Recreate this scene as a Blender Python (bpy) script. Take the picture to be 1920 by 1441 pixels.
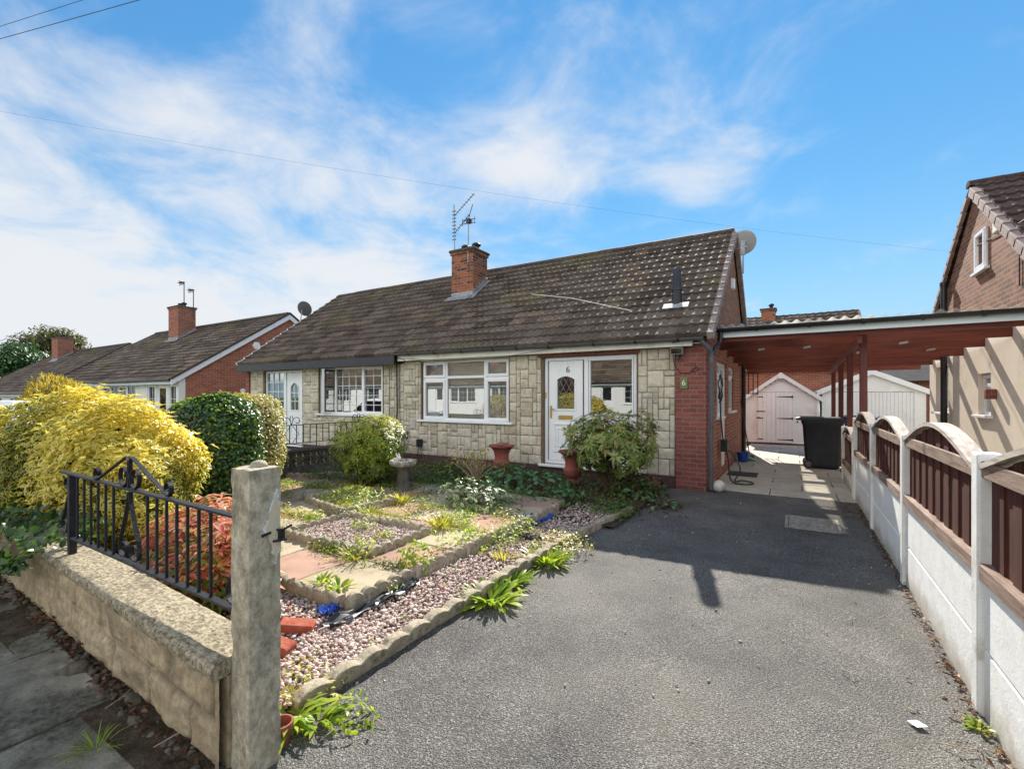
import bpy, bmesh, math, random
import numpy as np
from mathutils import Vector, Matrix, noise as mnoise

R = random.Random(7)
NR = np.random.default_rng(11)
for o in list(bpy.data.objects):
    bpy.data.objects.remove(o)
SC = bpy.context.scene
COL = SC.collection

# ------------------------------------------------------------------ camera
cam_d = bpy.data.cameras.new('camera')
cam = bpy.data.objects.new('camera', cam_d)
COL.objects.link(cam)
cam_d.sensor_width = 36.0
cam_d.lens = 872 / 1920 * 36.0
cam_d.shift_y = 21.5 / 1920
cam_d.clip_start = 0.05
cam_d.clip_end = 2000
cam.location = (0, 0, 1.55)
cam.rotation_euler = (math.radians(90), 0, math.radians(31.195))
SC.camera = cam

# ------------------------------------------------------------------ sun + sky
SUN_DIR = Vector((0.333, -1.30, -1.0)).normalized()      # the way the light travels
SUN_EL = math.asin(-SUN_DIR.z)
SUN_AZ = math.atan2(-SUN_DIR.x, -SUN_DIR.y)              # from +Y towards +X
sd = bpy.data.lights.new('sun', 'SUN')
sd.energy = 5.0
sd.angle = math.radians(0.5)
sd.color = (1.0, 0.94, 0.84)
sun = bpy.data.objects.new('sun', sd)
COL.objects.link(sun)
sun.location = (-6, 25, 20)
sun.rotation_euler = SUN_DIR.to_track_quat('-Z', 'Y').to_euler()

W = bpy.data.worlds.new('World')
SC.world = W
W.use_nodes = True
wt = W.node_tree
wt.nodes.clear()


def wn(t, **k):
    n = wt.nodes.new(t)
    for a, b in k.items():
        setattr(n, a, b)
    return n


def wmath(op, a, b=None, clamp=False):
    n = wn('ShaderNodeMath', operation=op, use_clamp=clamp)
    for i, v in enumerate((a, b)):
        if v is None:
            continue
        if isinstance(v, (int, float)):
            n.inputs[i].default_value = v
        else:
            wt.links.new(v, n.inputs[i])
    return n.outputs[0]


SKY_C, SKY_T = 0.20, (0.56, 1.15, 1.62)
sky = wn('ShaderNodeTexSky', sky_type='NISHITA')
sky.sun_disc = False
sky.sun_elevation = SUN_EL
sky.sun_rotation = SUN_AZ
sky.air_density = 1.0
sky.dust_density = 0.0
sky.ozone_density = 2.0
sky.altitude = 0
hsv = wn('ShaderNodeHueSaturation')
hsv.inputs['Saturation'].default_value = 1.05
hsv.inputs['Value'].default_value = 1.0
wt.links.new(sky.outputs[0], hsv.inputs['Color'])
tc = wn('ShaderNodeTexCoord')
sep = wn('ShaderNodeSeparateXYZ')
wt.links.new(tc.outputs['Generated'], sep.inputs[0])
# cloud layer: noise stretched over a flat layer above, thinned and thickened by broad banks of cloud
zz = wmath('MAXIMUM', sep.outputs[2], 0.02)
zo = wmath('ADD', zz, 0.22)
cx = wmath('DIVIDE', sep.outputs[0], zo)
cy = wmath('DIVIDE', sep.outputs[1], zo)
cmb = wn('ShaderNodeCombineXYZ')
wt.links.new(cx, cmb.inputs[0]); wt.links.new(cy, cmb.inputs[1])
nz1 = wn('ShaderNodeTexNoise'); nz1.inputs['Scale'].default_value = 2.7
nz1.inputs['Detail'].default_value = 9; nz1.inputs['Roughness'].default_value = 0.6
nz1.inputs['Distortion'].default_value = 0.35
wt.links.new(cmb.outputs[0], nz1.inputs['Vector'])
# azimuth / elevation of the direction, in degrees; azimuth from +Y to -X
az = wmath('MULTIPLY', wmath('ARCTAN2', wmath('MULTIPLY', sep.outputs[0], -1.0), sep.outputs[1]), 57.2958)
el = wmath('MULTIPLY', wmath('ARCSINE', sep.outputs[2]), 57.2958)
BANKS = [  # azimuth, elevation, half-widths, weight
    (75, 7, 30, 10, 0.56), (42, 12, 12, 6, 0.40), (31, 27, 13, 5.5, 0.40), (62, 25, 17, 5, 0.30), (86, 17, 9, 5, .2),
    (9, 25, 8, 7, 0.26), (48, 21, 12, 4, 0.16), (20, 14, 10, 4, 0.14), (38, 40, 16, 6, 0.10), (10, 38, 14, 6, .10), (62, 40, 14, 7, .10), (150, 35, 60, 34, 0.42), (-120, 35, 60, 34, 0.42),  # the last pair are unseen banks behind the camera, added for fill light
]
acc = None
for a0, e0, wa, we, k in BANKS:
    da = wmath('DIVIDE', wmath('SUBTRACT', az, a0), wa)
    de = wmath('DIVIDE', wmath('SUBTRACT', el, e0), we)
    r2 = wmath('ADD', wmath('MULTIPLY', da, da), wmath('MULTIPLY', de, de))
    g = wmath('MULTIPLY', wmath('EXPONENT', wmath('MULTIPLY', r2, -1.0)), k)
    acc = g if acc is None else wmath('ADD', acc, g)
dens = wmath('ADD', nz1.outputs[0], acc)
mr = wn('ShaderNodeMapRange', interpolation_type='SMOOTHSTEP')
mr.inputs['From Min'].default_value = 0.53
mr.inputs['From Max'].default_value = 1.04
wt.links.new(dens, mr.inputs['Value'])
cmix = wn('ShaderNodeMix', data_type='RGBA')
wt.links.new(wmath('MULTIPLY', mr.outputs[0], 0.95), cmix.inputs[0])
vm1 = wn('ShaderNodeVectorMath', operation='MULTIPLY_ADD')
vm1.inputs[1].default_value = (SKY_C, SKY_C, SKY_C); vm1.inputs[2].default_value = (1, 1, 1)
wt.links.new(hsv.outputs[0], vm1.inputs[0])
vm2 = wn('ShaderNodeVectorMath', operation='DIVIDE')
wt.links.new(hsv.outputs[0], vm2.inputs[0]); wt.links.new(vm1.outputs[0], vm2.inputs[1])
vm3 = wn('ShaderNodeVectorMath', operation='MULTIPLY')
wt.links.new(vm2.outputs[0], vm3.inputs[0]); vm3.inputs[1].default_value = SKY_T
# the air pales towards the horizon
hz = wmath('MULTIPLY', wmath('EXPONENT', wmath('MULTIPLY', wmath('POWER', wmath('DIVIDE', el, 13.0), 2.0), -1.0)), 0.62)
hmix = wn('ShaderNodeMix', data_type='RGBA')
wt.links.new(hz, hmix.inputs[0]); wt.links.new(vm3.outputs[0], hmix.inputs[6])
hmix.inputs[7].default_value = (3.0, 3.9, 4.5, 1)
wt.links.new(hmix.outputs[2], cmix.inputs[6])
# unseen clouds behind the camera are brightened and warmed to fill the shaded front
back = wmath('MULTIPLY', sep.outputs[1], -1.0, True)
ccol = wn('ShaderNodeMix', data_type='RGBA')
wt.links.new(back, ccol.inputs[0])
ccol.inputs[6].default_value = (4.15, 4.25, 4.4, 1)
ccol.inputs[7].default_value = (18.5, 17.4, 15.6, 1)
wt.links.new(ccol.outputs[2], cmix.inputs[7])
bg = wn('ShaderNodeBackground')
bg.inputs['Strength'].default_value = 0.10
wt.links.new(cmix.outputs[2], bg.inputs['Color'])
wo = wn('ShaderNodeOutputWorld')
wt.links.new(bg.outputs[0], wo.inputs['Surface'])

SC.view_settings.view_transform = 'Standard'
SC.view_settings.look = 'None'
SC.view_settings.gamma = 1
SC.view_settings.exposure = 1.05
SC.render.engine = 'CYCLES'
SC.cycles.max_bounces = 6
SC.cycles.transparent_max_bounces = 12
SC.cycles.caustics_reflective = False
SC.cycles.caustics_refractive = False
SC.cycles.use_denoising = True


# ------------------------------------------------------------------ materials
class NT:
    """short-hand around one material's node tree"""

    def __init__(s, name):
        s.m = bpy.data.materials.new(name)
        s.m.use_nodes = True
        s.t = s.m.node_tree
        s.t.nodes.clear()
        s.out = s.t.nodes.new('ShaderNodeOutputMaterial')
        s._obj = None

    def n(s, typ, **k):
        x = s.t.nodes.new(typ)
        for a, b in k.items():
            setattr(x, a, b)
        return x

    def put(s, v, sock):
        if v is None:
            return
        if isinstance(v, bpy.types.NodeSocket):
            s.t.links.new(v, sock)
        elif isinstance(v, (tuple, list)) and sock.type == 'RGBA':
            sock.default_value = (*v[:3], 1)
        else:
            sock.default_value = v

    def obj(s):
        if s._obj is None:
            s._obj = s.n('ShaderNodeTexCoord').outputs['Object']
        return s._obj

    def scaled(s, sx, sy, sz, vec=None):
        m = s.n('ShaderNodeMapping')
        m.inputs['Scale'].default_value = (sx, sy, sz)
        s.put(vec or s.obj(), m.inputs['Vector'])
        return m.outputs[0]

    def noise(s, scale, detail=5, rough=.55, vec=None, dist=0):
        x = s.n('ShaderNodeTexNoise')
        x.inputs['Scale'].default_value = scale
        x.inputs['Detail'].default_value = detail
        x.inputs['Roughness'].default_value = rough
        x.inputs['Distortion'].default_value = dist
        s.put(vec or s.obj(), x.inputs['Vector'])
        return x.outputs[0]

    def voro(s, scale, feature='F1', out=0, vec=None, rnd=1):
        x = s.n('ShaderNodeTexVoronoi', feature=feature)
        x.inputs['Scale'].default_value = scale
        x.inputs['Randomness'].default_value = rnd
        s.put(vec or s.obj(), x.inputs['Vector'])
        return x.outputs[out]

    def attr(s, name, out=2):
        return s.n('ShaderNodeAttribute', attribute_name=name).outputs[out]

    def ramp(s, fac, stops, mode='LINEAR'):
        x = s.n('ShaderNodeValToRGB')
        x.color_ramp.interpolation = mode
        e = x.color_ramp.elements
        while len(e) < len(stops):
            e.new(0.5)
        for el_, (p, c) in zip(e, stops):
            el_.position = p
            el_.color = (*c[:3], 1) if isinstance(c, (tuple, list)) else (c, c, c, 1)
        s.put(fac, x.inputs[0])
        return x.outputs[0]

    def mix(s, fac, a, b, mode='MIX'):
        x = s.n('ShaderNodeMix', data_type='RGBA', blend_type=mode)
        s.put(fac, x.inputs[0]); s.put(a, x.inputs[6]); s.put(b, x.inputs[7])
        return x.outputs[2]

    def math(s, op, a, b=None, clamp=False):
        x = s.n('ShaderNodeMath', operation=op, use_clamp=clamp)
        s.put(a, x.inputs[0]); s.put(b, x.inputs[1])
        return x.outputs[0]

    def step(s, v, lo, hi):
        x = s.n('ShaderNodeMapRange', interpolation_type='SMOOTHSTEP')
        s.put(v, x.inputs[0]); x.inputs[1].default_value = lo; x.inputs[2].default_value = hi
        return x.outputs[0]

    def bump(s, h, strength=.5, dist=.01, nrm=None):
        x = s.n('ShaderNodeBump')
        x.inputs['Strength'].default_value = strength
        x.inputs['Distance'].default_value = dist
        s.put(h, x.inputs['Height'])
        if nrm is not None:
            s.put(nrm, x.inputs['Normal'])
        return x.outputs[0]

    def pbr(s, col, rough=.7, spec=.4, nrm=None, metal=0, transl=None, tcol=None):
        p = s.n('ShaderNodeBsdfPrincipled')
        s.put(col, p.inputs['Base Color']); s.put(rough, p.inputs['Roughness'])
        s.put(spec, p.inputs['Specular IOR Level']); p.inputs['Metallic'].default_value = metal
        if nrm is not None:
            s.put(nrm, p.inputs['Normal'])
        sh = p.outputs[0]
        if transl:
            t = s.n('ShaderNodeBsdfTranslucent')
            s.put(tcol if tcol is not None else col, t.inputs[0])
            mx = s.n('ShaderNodeMixShader'); mx.inputs[0].default_value = transl
            s.t.links.new(sh, mx.inputs[1]); s.t.links.new(t.outputs[0], mx.inputs[2])
            sh = mx.outputs[0]
        s.t.links.new(sh, s.out.inputs[0])
        return s.m


def simple(name, c1, c2, scale=8, rough=.7, spec=.4, bump=0, bscale=60, metal=0, grain=0, gscale=200, dirt=None, dscale=2.5, stretch=None):
    """two-tone noise material with optional grain, dirt patches and bump"""
    k = NT(name)
    vec = k.scaled(*stretch) if stretch else None
    c = k.ramp(k.noise(scale, 6, .6, vec), [(.35, c1), (.65, c2)])
    if grain:
        c = k.mix(grain, c, k.ramp(k.noise(gscale, 3, .7), [(.35, (0.15, 0.15, 0.15)), (.5, (.5, .5, .5)), (.65, (1, 1, 1))]), 'OVERLAY')
    if dirt:
        c = k.mix(k.step(k.noise(dscale, 8, .65), .52, .72), c, dirt)
    nr = k.bump(k.noise(bscale, 5, .65, vec), bump, .01) if bump else None
    return k.pbr(c, rough, spec, nr, metal)


MAT = {}


def brick(name, c1, c2, mortar, dark=(.12, .05, .035), mix_dark=.35):
    k = NT(name)
    geo = k.n('ShaderNodeNewGeometry')
    sn = k.n('ShaderNodeSeparateXYZ'); k.put(geo.outputs['Normal'], sn.inputs[0])
    ax = k.math('GREATER_THAN', k.math('ABSOLUTE', sn.outputs[0]), .6)
    so = k.n('ShaderNodeSeparateXYZ'); k.put(k.obj(), so.inputs[0])
    mu = k.n('ShaderNodeMix', data_type='FLOAT')
    k.put(ax, mu.inputs[0]); k.put(so.outputs[0], mu.inputs[2]); k.put(so.outputs[1], mu.inputs[3])
    cb = k.n('ShaderNodeCombineXYZ')
    k.put(mu.outputs[0], cb.inputs[0]); k.put(so.outputs[2], cb.inputs[1])
    b = k.n('ShaderNodeTexBrick')
    b.offset = .5
    b.inputs['Scale'].default_value = 1
    b.inputs['Brick Width'].default_value = .225
    b.inputs['Row Height'].default_value = .075
    b.inputs['Mortar Size'].default_value = .006
    b.inputs['Mortar Smooth'].default_value = .1
    b.inputs['Bias'].default_value = -.1
    k.put(c1, b.inputs['Color1']); k.put(c2, b.inputs['Color2']); k.put(mortar, b.inputs['Mortar'])
    k.put(cb.outputs[0], b.inputs['Vector'])
    c = b.outputs['Color']
    # dark headers here and there: a cell value per brick
    wv = k.n('ShaderNodeTexWhiteNoise', noise_dimensions='2D')
    u = k.math('FLOOR', k.math('DIVIDE', k.math('ADD', mu.outputs[0], k.math('MULTIPLY', k.math('MODULO', k.math('FLOOR', k.math('DIVIDE', so.outputs[2], .075)), 2.0), .1125)), .225))
    v = k.math('FLOOR', k.math('DIVIDE', so.outputs[2], .075))
    cw = k.n('ShaderNodeCombineXYZ'); k.put(u, cw.inputs[0]); k.put(v, cw.inputs[1])
    k.put(cw.outputs[0], wv.inputs['Vector'])
    notm = k.math('SUBTRACT', 1.0, b.outputs['Fac'])
    c = k.mix(k.math('MULTIPLY', k.math('MULTIPLY', k.step(wv.outputs[0], .55, .95), notm), mix_dark), c, dark)
    c = k.mix(.35, c, k.ramp(k.noise(35, 5, .7), [(.3, (.25, .25, .25)), (.7, (.8, .8, .8))]), 'OVERLAY')
    h = k.math('ADD', k.math('MULTIPLY', b.outputs['Fac'], -1.0), k.math('MULTIPLY', k.noise(90, 4, .7), .35))
    MAT[name] = k.pbr(c, .85, .25, k.bump(h, .6, .008))


brick('brick_red', (.30, .085, .05), (.42, .15, .085), (.36, .30, .25))
brick('brick_dark', (.20, .06, .05), (.27, .09, .07), (.22, .17, .15))
brick('brick_brown', (.18, .07, .038), (.28, .125, .068), (.29, .235, .18), (.08, .036, .025), .6)
brick('brick_chimney', (.27, .085, .04), (.36, .13, .065), (.30, .24, .19), (.055, .035, .032), .9)
brick('brick_plinth', (.085, .045, .045), (.12, .06, .055), (.09, .075, .07))

# asphalt
k = NT('asphalt')
g1 = k.math('ADD', k.math('MULTIPLY', k.noise(95, 3, .8), .6), k.math('MULTIPLY', k.noise(210, 2, .8), .4))
g2 = k.voro(120)
c = k.ramp(g1, [(.36, (.014, .013, .012)), (.47, (.084, .079, .072)), (.54, (.178, .168, .152)), (.63, (.62, .58, .52))])
c = k.mix(.4, c, k.ramp(g2, [(.0, (.36, .35, .33)), (.25, (.15, .146, .14)), (.6, (.035, .035, .035))]))
c = k.mix(.55, c, k.ramp(k.noise(1.1, 8, .66), [(.34, (.18, .18, .19)), (.66, (.82, .81, .78))]), 'OVERLAY')
c = k.mix(k.math('MULTIPLY', k.step(k.noise(2.3, 7, .7, dist=1.0), .60, .64), .45), c, (.085, .08, .072))
c = k.mix(k.math('MULTIPLY', k.step(k.noise(5.5, 6, .7), .58, .75), .35), c, (.07, .062, .052))
c = k.mix(k.math('MULTIPLY', k.step(k.noise(.7, 4, .6), .52, .68), .22), c, (.20, .17, .13))
MAT['asphalt'] = k.pbr(c, .82, .3, k.bump(k.math('ADD', g1, k.math('MULTIPLY', g2, -.8)), .75, .012))

# pavement slabs, weathered with dark algae
k = NT('pavement_slab')
c = k.ramp(k.noise(3.2, 9, .68, dist=.4), [(.3, (.09, .085, .066)), (.5, (.22, .205, .16)), (.7, (.36, .335, .265))])
c = k.mix(k.step(k.noise(1.4, 8, .7), .46, .62), c, k.ramp(k.noise(24, 6, .75), [(.35, (.035, .034, .028)), (.65, (.16, .15, .115))]))
c = k.mix(.4, c, k.ramp(k.noise(130, 3, .7), [(.3, (.2, .2, .2)), (.7, (.85, .85, .85))]), 'OVERLAY')
MAT['pavement_slab'] = k.pbr(c, .9, .2, k.bump(k.math('ADD', k.noise(18, 8, .7), k.math('MULTIPLY', k.noise(140, 3, .7), .4)), .6, .012))

k = NT('garden_slab')
tt = k.attr('tint')
c = k.ramp(tt, [(.0, (.36, .205, .15)), (.45, (.40, .255, .19)), (.55, (.40, .325, .22)), (1, (.46, .385, .27))])
c = k.mix(.55, c, k.ramp(k.noise(6, 8, .7), [(.3, (.25, .25, .24)), (.68, (.78, .77, .74))]), 'OVERLAY')
c = k.mix(k.math('MULTIPLY', k.step(k.noise(3.0, 8, .72), .44, .66), .7), c, (.17, .14, .095))
c = k.mix(k.step(k.noise(16, 5, .8), .62, .72), c, (.08, .08, .05))
MAT['garden_slab'] = k.pbr(c, .88, .2, k.bump(k.noise(60, 6, .7), .35, .008))

k = NT('path_slab')
tt = k.attr('tint')
c = k.ramp(tt, [(0, (.37, .345, .295)), (1, (.47, .44, .385))])
c = k.mix(.5, c, k.ramp(k.noise(4, 8, .7), [(.3, (.25, .25, .25)), (.68, (.72, .72, .70))]), 'OVERLAY')
c = k.mix(k.math('MULTIPLY', k.step(k.noise(7, 6, .75), .58, .72), .5), c, (.16, .13, .10))
MAT['path_slab'] = k.pbr(c, .85, .25, k.bump(k.noise(80, 5, .7), .25, .006))

MAT['soil'] = simple('soil', (.035, .025, .017), (.085, .065, .045), 14, .95, .1, 1.0, 45, grain=.5, gscale=110, dirt=(.05, .06, .02), dscale=3)
MAT['ground'] = simple('ground', (.05, .07, .025), (.10, .11, .05), 1.5, .95, .1, .8, 30, grain=.5, gscale=60)
MAT['lawn'] = simple('lawn', (.045, .09, .018), (.11, .16, .04), 6, .95, .1, 1.0, 60, grain=.5, gscale=150)
MAT['road'] = simple('road', (.10, .10, .10), (.16, .16, .155), 3, .9, .2, .5, 150, grain=.6, gscale=180)

# weathered concrete
k = NT('concrete_post')
c = k.ramp(k.noise(5, 8, .7, k.scaled(1, 1, .5)), [(.3, (.30, .26, .19)), (.52, (.46, .41, .31)), (.72, (.60, .54, .43))])
c = k.mix(.65, c, k.ramp(k.noise(26, 7, .75, k.scaled(1, 1, .7)), [(.32, (.12, .12, .12)), (.68, (.82, .81, .78))]), 'OVERLAY')
c = k.mix(k.math('MULTIPLY', k.step(k.noise(9, 7, .75, k.scaled(1, 1, .5)), .5, .66), .62), c, (.12, .10, .07))
c = k.mix(k.step(k.noise(75, 3, .8), .66, .70), c, (.06, .05, .04))
# remains of old paint, a patch on the garden side of the post
sp = k.n('ShaderNodeSeparateXYZ'); k.put(k.obj(), sp.inputs[0])
dz = k.math('ABSOLUTE', k.math('SUBTRACT', sp.outputs[2], 1.0))
dy = k.math('ABSOLUTE', k.math('SUBTRACT', sp.outputs[1], .045))
msk = k.math('ADD', k.math('ADD', k.math('MULTIPLY', dz, 4.6), k.math('MULTIPLY', dy, 15.0)), k.math('MULTIPLY', k.noise(30, 6, .8), .9))
msk = k.math('ADD', msk, k.math('MULTIPLY', k.math('LESS_THAN', sp.outputs[0], .06), 5.0))
c = k.mix(k.step(msk, 1.15, 1.10), c, (.60, .53, .38))
c = k.mix(k.math('MULTIPLY', k.math('MULTIPLY', k.step(msk, 1.24, 1.19), k.step(msk, 1.06, 1.14)), k.step(k.noise(24, 5, .7), .46, .52)), c, (.72, .76, .80))
MAT['concrete_post'] = k.pbr(c, .9, .2, k.bump(k.math('ADD', k.noise(22, 8, .75), k.math('MULTIPLY', k.noise(120, 3, .7), .6)), .7, .012))

k = NT('coping_concrete')
c = k.ramp(k.noise(38, 9, .8, k.scaled(1, 1.5, 1)), [(.36, (.09, .075, .05)), (.47, (.30, .255, .175)), (.58, (.60, .52, .37)), (.75, (.74, .66, .50))])
c = k.mix(k.math('MULTIPLY', k.step(k.noise(3, 8, .7), .5, .68), .6), c, (.10, .09, .065))
MAT['coping_concrete'] = k.pbr(c, .93, .15, k.bump(k.noise(34, 9, .8), 1.0, .02))

k = NT('split_stone')
c = k.ramp(k.noise(3.5, 8, .65), [(.3, (.36, .275, .18)), (.55, (.50, .40, .265)), (.75, (.58, .475, .33))])
c = k.mix(.6, c, k.ramp(k.noise(18, 8, .75), [(.32, (.14, .14, .14)), (.68, (.8, .79, .76))]), 'OVERLAY')
c = k.mix(k.math('MULTIPLY', k.step(k.noise(2.2, 8, .7), .48, .66), .65), c, (.15, .125, .09))
c = k.mix(k.attr('tint'), c, (.16, .13, .095))
MAT['split_stone'] = k.pbr(c, .9, .2, k.bump(k.noise(30, 9, .75), .9, .02))

k = NT('stone_facing')
tt = k.attr('tint')
c = k.ramp(tt, [(0, (.46, .395, .30)), (.35, (.59, .53, .425)), (.7, (.66, .60, .495)), (1, (.55, .515, .445))])
c = k.mix(.5, c, k.ramp(k.noise(14, 8, .75), [(.3, (.2, .2, .2)), (.7, (.78, .77, .74))]), 'OVERLAY')
c = k.mix(k.math('MULTIPLY', k.step(k.noise(1.3, 7, .7), .5, .7), .4), c, (.27, .24, .185))
MAT['stone_facing'] = k.pbr(c, .88, .2, k.bump(k.noise(22, 8, .75), 1.0, .022))
MAT['mortar_dark'] = simple('mortar_dark', (.12, .085, .06), (.20, .145, .10), 20, .95, .1)

# roof tiles
def tiles(name, stops, moss=.35, spots=.66, rough=.5):
    k = NT(name)
    c = k.ramp(k.attr('tint'), stops)
    c = k.mix(.5, c, k.ramp(k.noise(9, 7, .7), [(.3, (.22, .22, .22)), (.7, (.75, .75, .74))]), 'OVERLAY')
    c = k.mix(k.math('MULTIPLY', k.step(k.math('ADD', k.noise(.55, 4, .6), k.math('MULTIPLY', k.noise(13, 5, .7), .45)), .72, .92), moss), c, (.16, .14, .055))
    c = k.mix(k.step(k.noise(48, 3, .75), spots, spots + .05), c, (.34, .32, .26))
    MAT[name] = k.pbr(c, rough, .03, k.bump(k.noise(150, 4, .7), .25, .004))


tiles('roof_tile', [(0, (.080, .058, .046)), (.5, (.125, .096, .078)), (.85, (.17, .135, .11)), (1, (.20, .14, .10))], .6, .635, .75)
tiles('roof_tile_brown', [(0, (.075, .05, .045)), (.5, (.10, .068, .06)), (1, (.14, .095, .08))], .2, .70, .5)
MAT['verge_tile'] = simple('verge_tile', (.22, .165, .15), (.34, .27, .245), 7, .8, .3, .3, 60, grain=.3)
MAT['ridge_tile'] = simple('ridge_tile', (.06, .052, .048), (.12, .10, .085), 5, .8, .3, .3, 60, grain=.3)

MAT['upvc_white'] = simple('upvc_white', (.80, .81, .83), (.84, .84, .85), 3, .28, .5)
MAT['painted_white'] = simple('painted_white', (.66, .63, .55), (.76, .74, .67), 5, .6, .4, .1, 40, dirt=(.50, .45, .36), dscale=3)
MAT['white_board'] = simple('white_board', (.78, .83, .86), (.84, .88, .90), 4, .55, .4, .1, 50, dirt=(.72, .71, .68), dscale=2)
MAT['black_plastic'] = simple('black_plastic', (.012, .012, .014), (.022, .022, .025), 6, .35, .5)
MAT['grey_plastic'] = simple('grey_plastic', (.075, .077, .088), (.10, .102, .115), 6, .4, .5)
MAT['black_board'] = simple('black_board', (.010, .010, .014), (.02, .02, .026), 6, .4, .5)
MAT['wrought_iron'] = simple('wrought_iron', (.008, .009, .013), (.018, .019, .024), 30, .5, .3, .4, 90, dirt=(.028, .02, .016), dscale=9)
MAT['lead'] = simple('lead', (.22, .22, .23), (.36, .36, .37), 9, .5, .5, .2, 40, metal=.2)
MAT['lead_bright'] = simple('lead_bright', (.55, .55, .54), (.75, .75, .73), 9, .3, .6, metal=.5)
MAT['metal'] = simple('metal', (.22, .22, .23), (.32, .32, .33), 20, .4, .6, metal=.7)
MAT['brass'] = simple('brass', (.55, .36, .10), (.65, .45, .15), 20, .3, .6, metal=.85)
MAT['dish_grey'] = simple('dish_grey', (.30, .30, .30), (.36, .36, .36), 20, .5, .4)
MAT['cream_render'] = simple('cream_render', (.68, .60, .51), (.74, .66, .57), 2.5, .85, .2, .3, 120, dirt=(.46, .39, .31), dscale=1.5)
MAT['white_render'] = simple('white_render', (.74, .74, .73), (.80, .80, .79), 4, .7, .3, .15, 80)
MAT['red_timber'] = simple('red_timber', (.10, .020, .012), (.20, .042, .020), 6, .55, .4, .3, 40, stretch=(.25, 3, 3))
MAT['red_timber_post'] = simple('red_timber_post', (.085, .018, .013), (.15, .034, .022), 6, .5, .4, .3, 40, stretch=(3, 3, .25))
MAT['fence_slat'] = simple('fence_slat', (.050, .015, .011), (.095, .030, .021), 7, .75, .3, .4, 60, stretch=(5, 5, .35), dirt=(.10, .04, .028), dscale=6)
MAT['fence_rail'] = simple('fence_rail', (.17, .105, .078), (.34, .255, .20), 7, .8, .25, .5, 60, stretch=(5, .4, 5), dirt=(.12, .068, .05), dscale=4)
k = NT('rail_weathered')
c = k.ramp(k.noise(9, 8, .7, k.scaled(5, .5, 5)), [(.3, (.30, .23, .18)), (.55, (.52, .46, .40)), (.75, (.66, .62, .56))])
MAT['rail_weathered'] = k.pbr(c, .85, .2, k.bump(k.noise(60, 5, .7, k.scaled(5, .5, 5)), .4, .006))

k = NT('white_concrete')
sp = k.n('ShaderNodeSeparateXYZ'); k.put(k.obj(), sp.inputs[0])
c = k.ramp(k.noise(7, 7, .7), [(.3, (.70, .69, .66)), (.6, (.80, .80, .78))])
c = k.mix(.25, c, k.ramp(k.noise(40, 6, .75), [(.3, (.3, .3, .3)), (.7, (.7, .7, .7))]), 'OVERLAY')
splash = k.math('MULTIPLY', k.step(k.math('ADD', sp.outputs[2], k.math('MULTIPLY', k.noise(6, 6, .7), .30)), .36, .16), .75)
c = k.mix(splash, c, (.34, .29, .22))
c = k.mix(k.step(k.noise(55, 3, .8), .67, .71), c, (.25, .22, .18))
MAT['white_concrete'] = k.pbr(c, .85, .25, k.bump(k.math('ADD', k.noise(70, 6, .8), k.math('MULTIPLY', k.noise(25, 3, .6), .5)), .5, .008))
MAT['white_post'] = simple('white_post', (.66, .65, .62), (.76, .76, .74), 6, .75, .3, .35, 70, dirt=(.50, .46, .39), dscale=5)

k = NT('terracotta')
c = k.ramp(k.noise(7, 7, .7), [(.3, (.20, .055, .045)), (.6, (.30, .09, .07)), (.78, (.40, .17, .13))])
MAT['terracotta'] = k.pbr(c, .7, .35, k.bump(k.noise(60, 5, .7), .2, .006))
MAT['stone_old'] = simple('stone_old', (.10, .09, .08), (.34, .31, .26), 16, .9, .2, .8, 40, grain=.4, gscale=90)
MAT['rubble'] = simple('rubble', (.06, .052, .042), (.16, .14, .11), 16, .95, .1, .8, 60)
MAT['stone_bowl'] = simple('stone_bowl', (.13, .12, .10), (.44, .41, .35), 24, .9, .2, .8, 40, grain=.5, gscale=90)
MAT['stone_pale'] = simple('stone_pale', (.50, .47, .42), (.62, .60, .55), 14, .85, .2, .4, 60)
MAT['screen_block'] = simple('screen_block', (.06, .055, .048), (.14, .125, .105), 9, .9, .2, .6, 60, grain=.4)
MAT['edging_concrete'] = simple('edging_concrete', (.24, .20, .14), (.44, .38, .28), 8, .9, .2, .7, 50, grain=.4, gscale=120, dirt=(.10, .08, .05), dscale=7)
MAT['brick_loose'] = simple('brick_loose', (.30, .07, .04), (.42, .13, .08), 14, .85, .2, .6, 60)
MAT['blue_plastic'] = simple('blue_plastic', (.015, .06, .30), (.03, .10, .45), 20, .35, .5)
MAT['blue_bin'] = simple('blue_bin', (.012, .045, .22), (.02, .06, .28), 6, .45, .4)
MAT['bin_black'] = simple('bin_black', (.010, .011, .016), (.02, .021, .028), 5, .42, .45, .1, 60)
MAT['rubber'] = simple('rubber', (.02, .02, .02), (.04, .04, .04), 10, .7, .3)
MAT['hose_black'] = simple('hose_black', (.018, .024, .02), (.03, .036, .03), 10, .4, .5)
MAT['green_plastic'] = simple('green_plastic', (.03, .25, .10), (.05, .32, .14), 10, .4, .5)
MAT['manhole_iron'] = simple('manhole_iron', (.20, .185, .155), (.38, .36, .30), 14, .75, .4, .4, 60, metal=.2)
MAT['galvanised'] = simple('galvanised', (.28, .28, .27), (.40, .40, .38), 16, .5, .5, metal=.4)
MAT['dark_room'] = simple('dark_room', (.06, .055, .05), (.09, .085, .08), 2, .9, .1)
MAT['blind_fabric'] = simple('blind_fabric', (.52, .49, .46), (.62, .58, .54), 6, .85, .2)
MAT['curtain'] = simple('curtain', (.60, .60, .58), (.70, .70, .68), 6, .85, .2)
MAT['stem'] = simple('stem', (.07, .045, .028), (.15, .105, .07), 30, .9, .2, .5, 60)
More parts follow.
